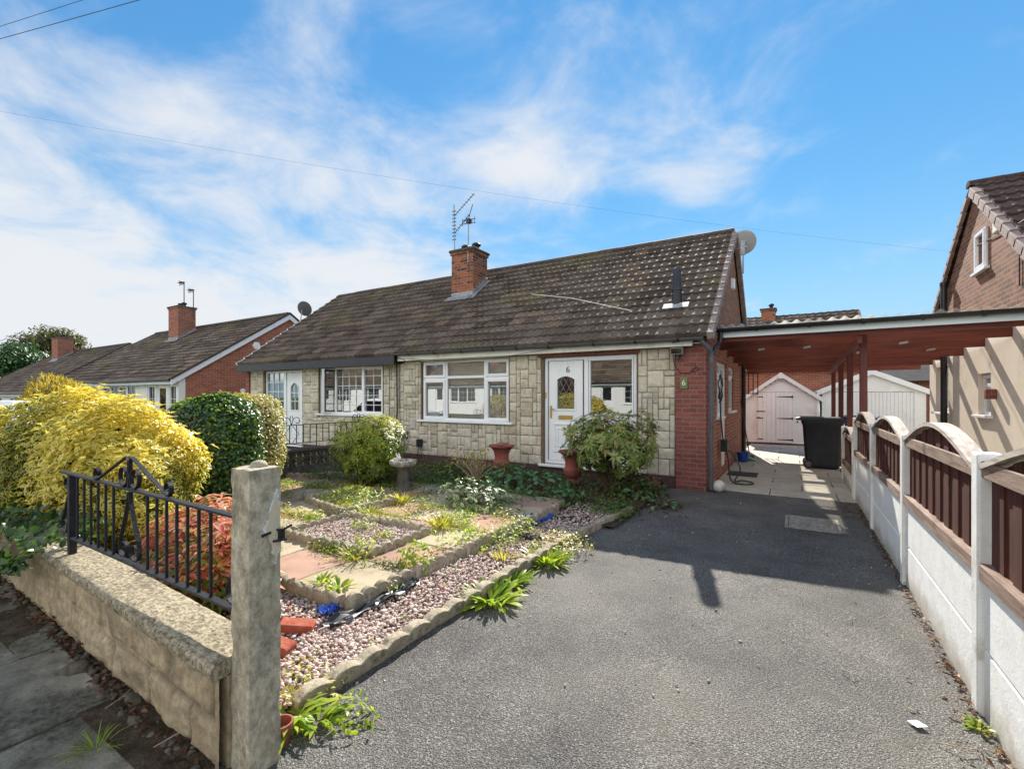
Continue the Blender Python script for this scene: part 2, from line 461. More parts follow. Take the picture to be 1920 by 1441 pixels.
MAT['twig_pale'] = simple('twig_pale', (.30, .22, .14), (.46, .37, .26), 30, .85, .2)
MAT['car_white'] = simple('car_white', (.75, .76, .77), (.78, .79, .80), 2, .18, .6)
MAT['sign_green'] = simple('sign_green', (.13, .15, .05), (.17, .19, .075), 12, .5, .4)
MAT['sign_cream'] = simple('sign_cream', (.72, .70, .62), (.76, .74, .66), 12, .5, .4)
MAT['ink'] = simple('ink', (.015, .015, .018), (.025, .025, .03), 12, .5, .4)
MAT['paper'] = simple('paper', (.62, .70, .74), (.70, .78, .82), 12, .6, .3)
MAT['asphalt_felt'] = simple('asphalt_felt', (.035, .035, .04), (.06, .06, .065), 5, .9, .2, .5, 60)
MAT['black_glass'] = simple('black_glass', (.008, .009, .01), (.012, .013, .014), 3, .06, .6)
MAT['cable'] = simple('cable', (.02, .02, .022), (.04, .04, .042), 10, .5, .4)
MAT['cable_white'] = simple('cable_white', (.62, .60, .55), (.7, .68, .62), 10, .5, .4)

# window glass: clear sheet that mirrors the street
k = NT('window_glass')
lw = k.n('ShaderNodeLayerWeight'); lw.inputs[0].default_value = .5
fac = k.math('ADD', .26, k.math('MULTIPLY', k.math('POWER', lw.outputs['Facing'], 2.0), .55), True)
gl = k.n('ShaderNodeBsdfGlossy'); gl.inputs['Roughness'].default_value = .015
gl.inputs['Color'].default_value = (.92, .94, .95, 1)
k.put(k.bump(k.noise(1.6, 1, .5), .006, .05), gl.inputs['Normal'])
tr = k.n('ShaderNodeBsdfTransparent'); tr.inputs[0].default_value = (.80, .83, .82, 1)
mx = k.n('ShaderNodeMixShader')
k.put(fac, mx.inputs[0]); k.t.links.new(tr.outputs[0], mx.inputs[1]); k.t.links.new(gl.outputs[0], mx.inputs[2])
k.t.links.new(mx.outputs[0], k.out.inputs[0])
MAT['window_glass'] = k.m

# corrugated carport sheet, slightly see-through plastic
k = NT('corrugated_plastic')
df = k.n('ShaderNodeBsdfTranslucent'); df.inputs[0].default_value = (.62, .60, .55, 1)
d2 = k.n('ShaderNodeBsdfDiffuse')
k.put(k.ramp(k.noise(3, 7, .7), [(.3, (.30, .27, .22)), (.7, (.60, .57, .50))]), d2.inputs[0])
tr = k.n('ShaderNodeBsdfTransparent'); tr.inputs[0].default_value = (.95, .92, .86, 1)
m1 = k.n('ShaderNodeMixShader'); m1.inputs[0].default_value = .5
k.t.links.new(d2.outputs[0], m1.inputs[1]); k.t.links.new(df.outputs[0], m1.inputs[2])
m2 = k.n('ShaderNodeMixShader')
sx = k.n('ShaderNodeSeparateXYZ'); k.put(k.obj(), sx.inputs[0])
k.put(k.math('ADD', k.math('MULTIPLY', k.step(sx.outputs[0], .1, .2), .80), k.math('MULTIPLY', k.math('LESS_THAN', sx.outputs[0], .1), k.math('MULTIPLY', k.step(k.math('SINE', k.math('MULTIPLY', sx.outputs[0], 8.0)), .0, .4), .55))), m2.inputs[0])
k.t.links.new(m1.outputs[0], m2.inputs[1]); k.t.links.new(tr.outputs[0], m2.inputs[2])
k.t.links.new(m2.outputs[0], k.out.inputs[0])
MAT['corrugated_plastic'] = k.m

# pebbles
k = NT('pebble')
c = k.ramp(k.attr('tint'), [(0, (.17, .12, .10)), (.3, (.40, .30, .26)), (.6, (.53, .42, .37)), (.85, (.64, .56, .50)), (1, (.44, .20, .14))])
c = k.mix(.3, c, k.ramp(k.noise(60, 4, .7), [(.3, (.3, .3, .3)), (.7, (.72, .72, .72))]), 'OVERLAY')
MAT['pebble'] = k.pbr(c, .75, .3)


def leafmat(name, stops, rim=None, transl=.35, rough=.42, spec=.45, tboost=1.3):
    k = NT(name)
    c = k.ramp(k.attr('tint'), stops)
    if rim:
        c = k.mix(k.step(k.math('ADD', k.attr('rim'), k.math('MULTIPLY', k.attr('tint'), rim[1])), rim[2], rim[3]), c, rim[0])
    tcol = k.mix(1.0, c, (tboost, tboost, tboost * .55), 'MULTIPLY')
    MAT[name] = k.pbr(c, rough, spec, None, 0, transl, tcol)


leafmat('leaf_variegated', [(0, (.045, .10, .02)), (.5, (.08, .15, .025)), (1, (.16, .22, .04))], ((.72, .60, .12), .72, .60, .96), .35)
leafmat('leaf_dark', [(0, (.022, .06, .014)), (.5, (.045, .105, .022)), (1, (.08, .165, .034))], None, .25, .27, .6)
leafmat('leaf_pinkish', [(0, (.20, .24, .05)), (.5, (.46, .42, .13)), (1, (.64, .52, .27))], None, .35)
leafmat('leaf_red', [(0, (.09, .17, .03)), (.2, (.24, .26, .05)), (.36, (.50, .24, .06)), (.52, (.42, .075, .05)), (.75, (.58, .17, .115)), (1, (.66, .40, .30))], None, .4)
leafmat('leaf_rhodo', [(0, (.09, .13, .025)), (.5, (.20, .25, .055)), (.85, (.33, .33, .085)), (1, (.42, .27, .09))], None, .2, .35)
leafmat('leaf_pieris', [(0, (.11, .17, .022)), (.5, (.27, .32, .035)), (1, (.52, .50, .06))], None, .4)
leafmat('leaf_hosta', [(0, (.045, .11, .04)), (.5, (.09, .20, .08)), (1, (.16, .28, .12))], None, .3, .5)
leafmat('leaf_white_edge', [(0, (.05, .12, .03)), (.5, (.09, .17, .05)), (1, (.14, .22, .07))], ((.50, .55, .34), .6, .75, 1.1), .3)
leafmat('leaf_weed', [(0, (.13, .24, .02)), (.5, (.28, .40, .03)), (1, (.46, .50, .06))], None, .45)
leafmat('leaf_weed_dark', [(0, (.05, .09, .018)), (.5, (.10, .165, .03)), (1, (.18, .23, .05))], None, .35)
leafmat('leaf_straw', [(0, (.26, .26, .04)), (.5, (.46, .42, .08)), (1, (.54, .52, .12))], None, .4)
leafmat('leaf_ivy', [(0, (.02, .05, .012)), (.5, (.045, .10, .02)), (1, (.09, .16, .03))], None, .3, .35)
leafmat('leaf_tree', [(0, (.05, .06, .02)), (.5, (.10, .105, .032)), (1, (.20, .17, .055))], None, .3)
leafmat('leaf_tree_dark', [(0, (.015, .04, .015)), (.5, (.03, .085, .022)), (1, (.06, .14, .035))], None, .3)
leafmat('leaf_golden', [(0, (.25, .20, .03)), (.5, (.48, .36, .05)), (1, (.62, .50, .10))], None, .4)
leafmat('leaf_litter', [(0, (.05, .025, .018)), (.5, (.12, .055, .03)), (.82, (.26, .13, .07)), (1, (.48, .38, .27))], None, .2, .7, .2)
leafmat('leaf_heather', [(0, (.07, .018, .02)), (.5, (.13, .03, .03)), (1, (.16, .06, .035))], None, .2, .7, .2)


# ------------------------------------------------------------------ mesh helpers
class MB:
    """collects simple solids; build() links them as ONE mesh object"""

    def __init__(s):
        s.v, s.f, s.t = [], [], []

    def add(s, vs, fs, tint=None):
        b = len(s.v)
        s.v += [tuple(p) for p in vs]
        s.f += [tuple(b + i for i in f) for f in fs]
        s.t += [(.5 if tint is None else tint)] * len(vs)
        return s

    def box(s, x0, x1, y0, y1, z0, z1, tint=None):
        vs = [(x0, y0, z0), (x1, y0, z0), (x1, y1, z0), (x0, y1, z0), (x0, y0, z1), (x1, y0, z1), (x1, y1, z1), (x0, y1, z1)]
        return s.add(vs, [(0, 3, 2, 1), (4, 5, 6, 7), (0, 1, 5, 4), (1, 2, 6, 5), (2, 3, 7, 6), (3, 0, 4, 7)], tint)

    def quad(s, a, b, c, d, tint=None):
        return s.add([a, b, c, d], [(0, 1, 2, 3)], tint)

    def prism(s, poly, vec, tint=None):
        """poly: list of 3d points, extruded by vec"""
        n = len(poly)
        v = Vector(vec)
        vs = [Vector(p) for p in poly] + [Vector(p) + v for p in poly]
        fs = [tuple(range(n - 1, -1, -1)), tuple(range(n, 2 * n))]
        fs += [(i, (i + 1) % n, n + (i + 1) % n, n + i) for i in range(n)]
        return s.add(vs, fs, tint)

    def tube(s, path, r, n=8, caps=True, closed=False, flat=None):
        P = [Vector(p) for p in path]
        m = len(P)
        rr = r if isinstance(r, (list, tuple)) else [r] * m
        vs, fs = [], []
        up = None
        for i in range(m):
            if closed:
                d = P[(i + 1) % m] - P[i - 1]
            else:
                d = P[min(i + 1, m - 1)] - P[max(i - 1, 0)]
            if d.length < 1e-9:
                d = Vector((0, 0, 1))
            d.normalize()
            if up is None:
                a = Vector((0, 0, 1)) if abs(d.z) < .9 else Vector((1, 0, 0))
                up = (a - d * a.dot(d)).normalized()
            else:
                up = up - d * up.dot(d)
                if up.length < 1e-6:
                    up = d.orthogonal()
                up.normalize()
            sd_ = d.cross(up)
            for j in range(n):
                a = 2 * math.pi * (j + .5) / n
                vs.append(P[i] + (up * math.cos(a) + sd_ * math.sin(a)) * rr[i])
        for i in range(m if closed else m - 1):
            i2 = (i + 1) % m
            for j in range(n):
                j2 = (j + 1) % n
                fs.append((i * n + j, i * n + j2, i2 * n + j2, i2 * n + j))
        if caps and not closed:
            fs.append(tuple(range(n - 1, -1, -1)))
            fs.append(tuple((m - 1) * n + j for j in range(n)))
        return s.add(vs, fs)

    def lathe(s, prof, c, n=24, wob=None):
        """prof: (radius, height) pairs from the bottom up, turned round the vertical through c"""
        vs, fs = [], []
        for (r, z) in prof:
            for j in range(n):
                a = 2 * math.pi * j / n
                q = r * (wob(a, z) if wob else 1)
                vs.append((c[0] + q * math.cos(a), c[1] + q * math.sin(a), c[2] + z))
        for i in range(len(prof) - 1):
            for j in range(n):
                j2 = (j + 1) % n
                fs.append((i * n + j, i * n + j2, (i + 1) * n + j2, (i + 1) * n + j))
        fs.append(tuple(range(n - 1, -1, -1)))
        fs.append(tuple((len(prof) - 1) * n + j for j in range(n)))
        return s.add(vs, fs)

    def map(s, fn):
        s.v = [tuple(fn(*p)) for p in s.v]
        return s

    def rot(s, c, ang, axis='Z'):
        m = Matrix.Translation(c) @ Matrix.Rotation(ang, 4, axis) @ Matrix.Translation(-Vector(c))
        s.v = [tuple(m @ Vector(p)) for p in s.v]
        return s


def root_of(o):
    while o.parent:
        o = o.parent
    return o


def tag(o, label=None, cat=None, group=None, kind=None):
    if label: o['label'] = label
    if cat: o['category'] = cat
    if group: o['group'] = group
    if kind: o['kind'] = kind
    return o


def thing(name, loc, label, cat, group=None):
    o = bpy.data.objects.new(name, None)
    o.empty_display_size = .2
    COL.objects.link(o)
    o.location = loc
    return tag(o, label, cat, group)


def link_mesh(name, me, parent, origin):
    ob = bpy.data.objects.new(name, me)
    COL.objects.link(ob)
    if parent:
        ob.parent = parent
    else:
        ob.location = origin
    return ob


def build(name, mb, m, parent=None, smooth=False, bevel=0, origin=None, recalc=True, segs=1, angle=40):
    me = bpy.data.meshes.new(name)
    V = np.array(mb.v, dtype=float)
    if parent:
        org = np.array(root_of(parent).location)
    elif origin is not None:
        org = np.array(origin, dtype=float)
    else:
        lo, hi = V.min(0), V.max(0)
        org = np.array([(lo[0] + hi[0]) / 2, (lo[1] + hi[1]) / 2, lo[2]])
    me.from_pydata((V - org).tolist(), [], mb.f)
    if any(x != .5 for x in mb.t):
        a = me.attributes.new('tint', 'FLOAT', 'POINT')
        a.data.foreach_set('value', mb.t)
    if recalc:
        b = bmesh.new(); b.from_mesh(me)
        bmesh.ops.recalc_face_normals(b, faces=b.faces)
        b.to_mesh(me); b.free()
    me.materials.append(MAT[m] if isinstance(m, str) else m)
    if smooth:
        me.polygons.foreach_set('use_smooth', [True] * len(me.polygons))
        try:
            me.set_sharp_from_angle(angle=math.radians(angle))
        except Exception:
            pass
    ob = link_mesh(name, me, parent, org)
    if bevel:
        md = ob.modifiers.new('bevel', 'BEVEL')
        md.width = bevel; md.segments = segs; md.limit_method = 'ANGLE'; md.angle_limit = math.radians(40)
        md.use_clamp_overlap = True
    return ob


def np_mesh(name, V, pattern, nv, n, m, parent=None, origin=None, attrs=None, smooth=False):
    """n copies of a face pattern over nv vertices each, all in V"""
    me = bpy.data.meshes.new(name)
    V = np.asarray(V, dtype=float).reshape(-1, 3)
    if parent:
        org = np.array(root_of(parent).location)
    elif origin is not None:
        org = np.array(origin, dtype=float)
    else:
        lo, hi = V.min(0), V.max(0)
        org = np.array([(lo[0] + hi[0]) / 2, (lo[1] + hi[1]) / 2, lo[2]])
    V = V - org
    flat = np.array([i for f in pattern for i in f], dtype=np.int64)
    tot = np.array([len(f) for f in pattern], dtype=np.int64)
    idx = (flat[None, :] + (np.arange(n) * nv)[:, None]).ravel()
    tots = np.tile(tot, n)
    starts = np.concatenate([[0], np.cumsum(tots)[:-1]])
    me.vertices.add(len(V)); me.vertices.foreach_set('co', V.astype(np.float32).ravel())
    me.loops.add(len(idx)); me.loops.foreach_set('vertex_index', idx.astype(np.int32))
    me.polygons.add(len(tots)); me.polygons.foreach_set('loop_start', starts.astype(np.int32))
    try:
        me.polygons.foreach_set('loop_total', tots.astype(np.int32))
    except Exception:
        pass
    for kx, vals in (attrs or {}).items():
        a = me.attributes.new(kx, 'FLOAT', 'POINT')
        a.data.foreach_set('value', np.asarray(vals, dtype=np.float32).ravel())
    me.update(calc_edges=True); me.validate()
    me.materials.append(MAT[m])
    if smooth:
        me.polygons.foreach_set('use_smooth', [True] * len(me.polygons))
    return link_mesh(name, me, parent, org)


def unit(a):
    return a / np.maximum(np.linalg.norm(a, axis=-1, keepdims=True), 1e-9)


OVAL = dict(  # along, across, fold weight, rim
    uv=[(0, 0, 0, 1), (.30, -.46, 1, 1), (.30, .46, 1, 1), (.68, -.40, 1, 1), (.68, .40, 1, 1), (1, 0, 0, 1), (.33, 0, 0, 0), (.66, 0, 0, 0)],
    f=[(0, 6, 1), (0, 2, 6), (1, 6, 7, 3), (6, 2, 4, 7), (3, 7, 5), (7, 4, 5)])
LANCE = dict(
    uv=[(0, 0, 0, 1), (.40, -.5, 1, 1), (.40, .5, 1, 1), (1, 0, 0, 1), (.45, 0, 0, 0)],
    f=[(0, 4, 1), (0, 2, 4), (1, 4, 3), (4, 2, 3)])


def leaves(name, P, D, N_, L, Wd, m, parent=None, shape=OVAL, fold=.25, droop=.15, tint=None, origin=None):
    P, D, N_ = np.asarray(P), unit(np.asarray(D)), np.asarray(N_)
    S = unit(np.cross(D, N_)); N_ = unit(np.cross(S, D))
    n = len(P)
    L = np.broadcast_to(L, n); Wd = np.broadcast_to(Wd, n)
    uv = np.array(shape['uv'])
    a, b, fw, rim = uv.T
    V = (P[:, None, :] + D[:, None, :] * (a[None, :] * L[:, None])[..., None]
         + S[:, None, :] * (b[None, :] * Wd[:, None])[..., None]
         + N_[:, None, :] * ((fw[None, :] * fold * Wd[:, None] * .5) - (a[None, :] ** 2) * droop * L[:, None])[..., None])
    t = NR.random(n) if tint is None else np.asarray(tint)
    return np_mesh(name, V, shape['f'], len(uv), n, m, parent, origin,
                   {'tint': np.repeat(t, len(uv)), 'rim': np.tile(rim, n)})


def blades(name, P, D, L, Wd, m, parent=None, bend=.5, tint=None, origin=None, up=(0, 0, 1)):
    """strap-shaped leaves: three segments, arching over"""
    P, D = np.asarray(P), unit(np.asarray(D))
    n = len(P)
    L = np.broadcast_to(L, n); Wd = np.broadcast_to(Wd, n)
    S = unit(np.cross(D, np.array(up)[None, :] + NR.normal(0, .15, (n, 3))))
    a = np.array([0, 0, .4, .4, .75, .75, 1.0]); b = np.array([-.25, .25, -.5, .5, -.42, .42, 0])
    dz = -bend * a ** 2
    hv = D.copy(); hv[:, 2] = 0; hv = unit(hv + 1e-6)
    V = (P[:, None, :] + D[:, None, :] * (a[None] * L[:, None])[..., None] + S[:, None, :] * (b[None] * Wd[:, None])[..., None])
    V[..., 2] += dz[None] * L[:, None]
    V += hv[:, None, :] * (bend * .4 * (a ** 2)[None] * L[:, None])[..., None]
    t = NR.random(n) if tint is None else np.asarray(tint)
    return np_mesh(name, V, [(0, 1, 3, 2), (2, 3, 5, 4), (4, 5, 6)], 7, n, m, parent, origin,
                   {'tint': np.repeat(t, 7), 'rim': np.tile(np.abs(b) * 2, n)})


def rsphere(n):
    return unit(NR.normal(0, 1, (n, 3)))


def fnoise(P, sc, seed=0.):
    return np.array([mnoise.noise(Vector((p[0] * sc + seed, p[1] * sc - seed, p[2] * sc + 2 * seed))) for p in P])


def blob(n, c, rad, power=2.6, lump=.12, lsc=2.2, shell=.3, zmin=None, seed=3.1):
    """points and outward normals over an uneven rounded volume"""
    d = rsphere(int(n))
    rad = np.array(rad)
    q = (np.abs(d) ** power).sum(1) ** (-1 / power)
    nz = fnoise(d * rad, lsc, seed)
    r = q * (1 + lump * nz) * (1 - shell * NR.random(len(d)) ** 2.2)
    P = np.array(c) + d * r[:, None] * rad
    nrm = unit(np.sign(d) * np.abs(d) ** (power - 1) / rad)
    if zmin is not None:
        k_ = P[:, 2] > zmin
        P, nrm = P[k_], nrm[k_]
    return P, nrm


def leaf_dirs(nrm, up=.3, rnd=.7, hang=0.):
    n = len(nrm)
    N_ = unit(nrm + np.array([0, 0, up]) + NR.normal(0, rnd, (n, 3)) * .6)
    D = unit(np.cross(N_, NR.normal(0, 1, (n, 3)))) + nrm * .35 + np.array([0, 0, -hang])
    return D, N_


def whorls(name, C, axis, per, L, Wd, m, parent, shape=LANCE, lift=.45, tint=None, fold=.3, droop=.2):
    n = len(C)
    axis = unit(axis)
    ref = unit(np.cross(axis, NR.normal(0, 1, (n, 3))))
    ref2 = np.cross(axis, ref)
    Ps, Ds, Ns, Ts = [], [], [], []
    for j in range(per):
        a = 2 * math.pi * j / per + NR.normal(0, .25, n)
        rad = ref * np.cos(a)[:, None] + ref2 * np.sin(a)[:, None]
        l = lift + NR.normal(0, .22, n)
        D = rad + axis * l[:, None]
        Ps.append(C + rad * .006); Ds.append(D); Ns.append(axis - rad * (l * .8)[:, None])
        if tint is not None:
            Ts.append(np.clip(tint + NR.normal(0, .12, n), 0, 1))
    P = np.concatenate(Ps); k_ = len(P)
    return leaves(name, P, np.concatenate(Ds), np.concatenate(Ns), L * NR.uniform(.65, 1.15, k_), Wd * NR.uniform(.8, 1.15, k_), m, parent,
                  shape, fold, droop, np.concatenate(Ts) if tint is not None else None)


def stems(name, base, tips, r0, m, parent, r1=.004, sag=.1, n=5):
    mb = MB()
    for t in tips:
        b = Vector(base) + Vector((R.uniform(-.05, .05), R.uniform(-.05, .05), 0))
        t = Vector(t)
        k1 = b.lerp(t, .4) + Vector((R.uniform(-sag, sag), R.uniform(-sag, sag), .05))
        k2 = b.lerp(t, .75) + Vector((R.uniform(-sag, sag), R.uniform(-sag, sag), .03)) * .6
        mb.tube([b, k1, k2, t], [r0, r0 * .7, r0 * .45, r1], n)
    return build(name, mb, m, parent, smooth=True)


def text_mesh(name, body, size, place, m, parent, depth=.002):
    cu = bpy.data.curves.new(name, 'FONT')
    cu.body = body; cu.size = size; cu.align_x = 'CENTER'; cu.align_y = 'CENTER'; cu.extrude = depth
    tmp = bpy.data.objects.new(name + '_tmp', cu)
    COL.objects.link(tmp)
    dg = bpy.context.evaluated_depsgraph_get()
    me = bpy.data.meshes.new_from_object(tmp.evaluated_get(dg))
    bpy.data.objects.remove(tmp)
    bpy.data.curves.remove(cu)
    org = root_of(parent).location
    for v in me.vertices:
        v.co = Vector(place(v.co.x, v.co.z, v.co.y)) - org
    me.materials.clear(); me.materials.append(MAT[m])
    return link_mesh(name, me, parent, org)


# faces of walls: local (along, outwards, up) -> world
def face_south(Y): return lambda a, b, z: (a, Y - b, z)
def face_north(Y): return lambda a, b, z: (a, Y + b, z)
def face_east(X): return lambda a, b, z: (X + b, a, z)
def face_west(X): return lambda a, b, z: (X - b, a, z)


def wall_cells(mb, a0, a1, z0, z1, holes, b0, b1):
    """a wall from a0..a1, z0..z1 with rectangular openings (a0,a1,z0,z1), thickness b0..b1"""
    A = sorted({a0, a1, *[h[0] for h in holes], *[h[1] for h in holes]})
    for i in range(len(A) - 1):
        m = (A[i] + A[i + 1]) / 2
        hs = sorted([h for h in holes if h[0] < m < h[1]], key=lambda h: h[2])
        z = z0
        for h in hs:
            if h[2] > z + 1e-6:
                mb.box(A[i], A[i + 1], b0, b1, z, h[2])
            z = h[3]
        if z1 > z + 1e-6:
            mb.box(A[i], A[i + 1], b0, b1, z, z1)
    return mb


def ring(mb, a0, a1, z0, z1, w, b0, b1):
    mb.box(a0, a0 + w, b0, b1, z0, z1); mb.box(a1 - w, a1, b0, b1, z0, z1)
    mb.box(a0 + w, a1 - w, b0, b1, z0, z0 + w); mb.box(a0 + w, a1 - w, b0, b1, z1 - w, z1)


def window(parent, F, a0, a1, z0, z1, lights, sill=True, bars=None, blind=None, fm='upvc_white', recess=.05, dummy=False, name='window', sill_over=.08):
    """lights: (a0,a1,z0,z1,opening?) in metres from the lower left corner of the frame; a window is frame > pane, sill, blind"""
    fb0, fb1 = -recess - .06, -recess
    mb = MB()
    ring(mb, a0, a1, z0, z1, .05, fb0, fb1)
    # bars of the outer frame between the lights
    xs = sorted({round(l[1], 4) for l in lights if a0 + l[1] < a1 - .08})
    for x in xs:
        mb.box(a0 + x - .03, a0 + x + .03, fb0, fb1 - .002, z0 + .05, z1 - .05)
    for l in lights:
        if z0 + l[3] < z1 - .08:
            mb.box(a0 + l[0] + .03, a0 + l[1] - .03, fb0, fb1 - .004, z0 + l[3] - .03, z0 + l[3] + .03)
    for l in lights:
        if l[4]:
            ring(mb, a0 + l[0] + .025, a0 + l[1] - .025, z0 + l[2] + .025, z0 + l[3] - .025, .06, fb0 + .01, fb1 + .018)
    if bars:
        for l in lights:
            nx, nz = bars if not callable(bars) else bars(l)
            for i in range(1, nx):
                x = a0 + l[0] + (l[1] - l[0]) * i / nx
                mb.box(x - .009, x + .009, fb0 + .022, fb1 - .012, z0 + l[2] + .05, z0 + l[3] - .05)
            for i in range(1, nz):
                zq = z0 + l[2] + (l[3] - l[2]) * i / nz
                mb.box(a0 + l[0] + .05, a0 + l[1] - .05, fb0 + .024, fb1 - .014, zq - .009, zq + .009)
    mb.map(F)
    w = build(name, mb, fm, parent, bevel=.006)
    for l in lights:
        g = MB()
        bq = fb0 + .03
        g.quad((a0 + l[0] + .03, bq, z0 + l[2] + .03), (a0 + l[1] - .03, bq, z0 + l[2] + .03), (a0 + l[1] - .03, bq, z0 + l[3] - .03), (a0 + l[0] + .03, bq, z0 + l[3] - .03))
        g.map(F)
        build('pane', g, 'black_glass' if dummy else 'window_glass', w, recalc=False)
    if sill:
        s_ = MB().box(a0 - sill_over, a1 + sill_over, fb0, .07, z0 - .045, z0 + .001).map(F)
        build('sill', s_, fm, w, bevel=.008)
    if blind == 'vertical':
        b = MB()
        n = int((a1 - a0 - .1) / .085)
        for i in range(n):
            x = a0 + .06 + i * .085
            t = R.uniform(-.006, .006)
            b.quad((x + t, -.15, z0 + .03), (x + .058 + t, -.19, z0 + .03), (x + .058, -.19, z1 - .03), (x, -.15, z1 - .03))
        b.map(F)
        build('blind', b, 'blind_fabric', w, recalc=False)
    elif blind == 'net':
        b = MB(); n = 40
        for i in range(n):
            x0 = a0 + (a1 - a0) * i / n; x1 = a0 + (a1 - a0) * (i + 1) / n
            d0 = .02 * math.sin(i * 1.9); d1 = .02 * math.sin((i + 1) * 1.9)
            b.quad((x0, -.25 + d0, z0), (x1, -.25 + d1, z0), (x1, -.25 + d1, z1), (x0, -.25 + d0, z1))
        b.map(F)
        build('curtain', b, 'curtain', w, recalc=False)
    return w


def roof_slope(name, x0, x1, e, r, m, parent, gauge=.30, period=.165, amp=.021, ns=8, step=.042, hole=None):
    """tiled slope from eave e=(y,z) to ridge r=(y,z); every course steps over the one below and every tile carries rolls"""
    e, r = np.array(e), np.array(r)
    L = np.linalg.norm(r - e)
    u = (r - e) / L
    nrm = np.array([-u[1], u[0]]) if u[0] > 0 else np.array([u[1], -u[0]])
    ncol = max(2, int(round((x1 - x0) / period * ns)) + 1)
    xs = np.linspace(x0, x1, ncol)
    ph = ((xs - x0) / period) % 1.0
    prof = amp * np.where(ph < .5, np.sin(ph / .5 * math.pi) ** .8, -.10 * np.sin((ph - .5) / .5 * math.pi))
    tile_i = np.floor((xs - x0) / (period * 2)).astype(int)
    nc = int(math.ceil(L / gauge))
    rows, tints = [], []
    rs = np.random.default_rng(int(abs(x0 * 100)) + 5)
    jt = rs.normal(0, 1, (nc + 1, tile_i.max() + 2))
    tn = np.clip(.5 + rs.normal(0, .26, (nc + 1, tile_i.max() + 2)), 0, 1)
    sag = np.array([mnoise.noise(Vector((x * .35, 4.2, 0))) for x in xs]) * .022
    for i in range(nc):
        s0, s1 = i * gauge, min(L, (i + 1) * gauge + .004)
        j_ = jt[i][tile_i]
        base = [(s0 + j_ * .003, -.004 + prof * 0 - .01), (s0 + j_ * .003, step + prof + j_ * .0022), (np.full(ncol, s1), .004 + prof)]
        if i == 0:
            base[0] = (s0 + j_ * 0, np.full(ncol, -.03))
        for s_, off in base:
            s_ = np.broadcast_to(s_, ncol)
            off = np.broadcast_to(off, ncol) + sag * (s_ / L) - .0
            rows.append(np.stack([xs, e[0] + u[0] * s_ + nrm[0] * off, e[1] + u[1] * s_ + nrm[1] * off], 1))
            tints.append(tn[i][tile_i])
    V = np.concatenate(rows)
    T = np.concatenate(tints)
    nr = len(rows)
    q = []
    for k_ in range(nr - 1):
        if k_ % 3 == 2:
            continue
        a = k_ * ncol
        i = np.arange(ncol - 1)
        q.append(np.stack([a + i, a + i + 1, a + ncol + i + 1, a + ncol + i], 1))
    Q = np.concatenate(q)
    me = bpy.data.meshes.new(name)
    org = np.array(root_of(parent).location)
    me.from_pydata((V - org).tolist(), [], Q.tolist())
    a = me.attributes.new('tint', 'FLOAT', 'POINT'); a.data.foreach_set('value', T.astype(np.float32))
    me.materials.append(MAT[m])
    me.polygons.foreach_set('use_smooth', [True] * len(me.polygons))
    try:
        me.set_sharp_from_angle(angle=math.radians(35))
    except Exception:
        pass
    return link_mesh(name, me, parent, org)


def ridge(parent, x0, x1, y, z, m='ridge_tile', r=.11, seg=.45):
    mb = MB()
    n = int((x1 - x0) / seg)
    for i in range(n):
        a, b = x0 + (x1 - x0) * i / n, x0 + (x1 - x0) * (i + 1) / n
        dz = R.uniform(-.006, .008)
        arc = [(r * math.cos(t), r * .75 * math.sin(t)) for t in np.linspace(-.25, math.pi + .25, 9)]
        mb.prism([(a, y + p, z - .035 + q + dz) for p, q in arc], (b - a - .008, 0, 0))
    return build('ridge_tiles', mb, m, parent, smooth=True, angle=30)


def verge(parent, x, w, e, r, m='verge_tile', gauge=.30, out=1, drop=.13, name='verge_tiles'):
    """cloaked verge: one stepped end tile per course"""
    mb = MB()
    e, r = Vector((0, *e)), Vector((0, *r))
    L = (r - e).length
    u = (r - e).normalized()
    nn = Vector((0, -u.z, u.y)) if u.y > 0 else Vector((0, u.z, -u.y))
    n = int(L / gauge)
    for i in range(n):
        s0, s1 = i * gauge - .02, min(L, (i + 1) * gauge + .03)
        k0, k1 = .05, .02
        pts = [e + u * s0 + nn * k0, e + u * s1 + nn * k1, e + u * s1 + nn * (k1 - drop), e + u * s0 + nn * (k0 - drop)]
        mb.prism([(x, p.y, p.z) for p in pts], (w * out, 0, 0))
    return build(name, mb, m, parent, bevel=.006)


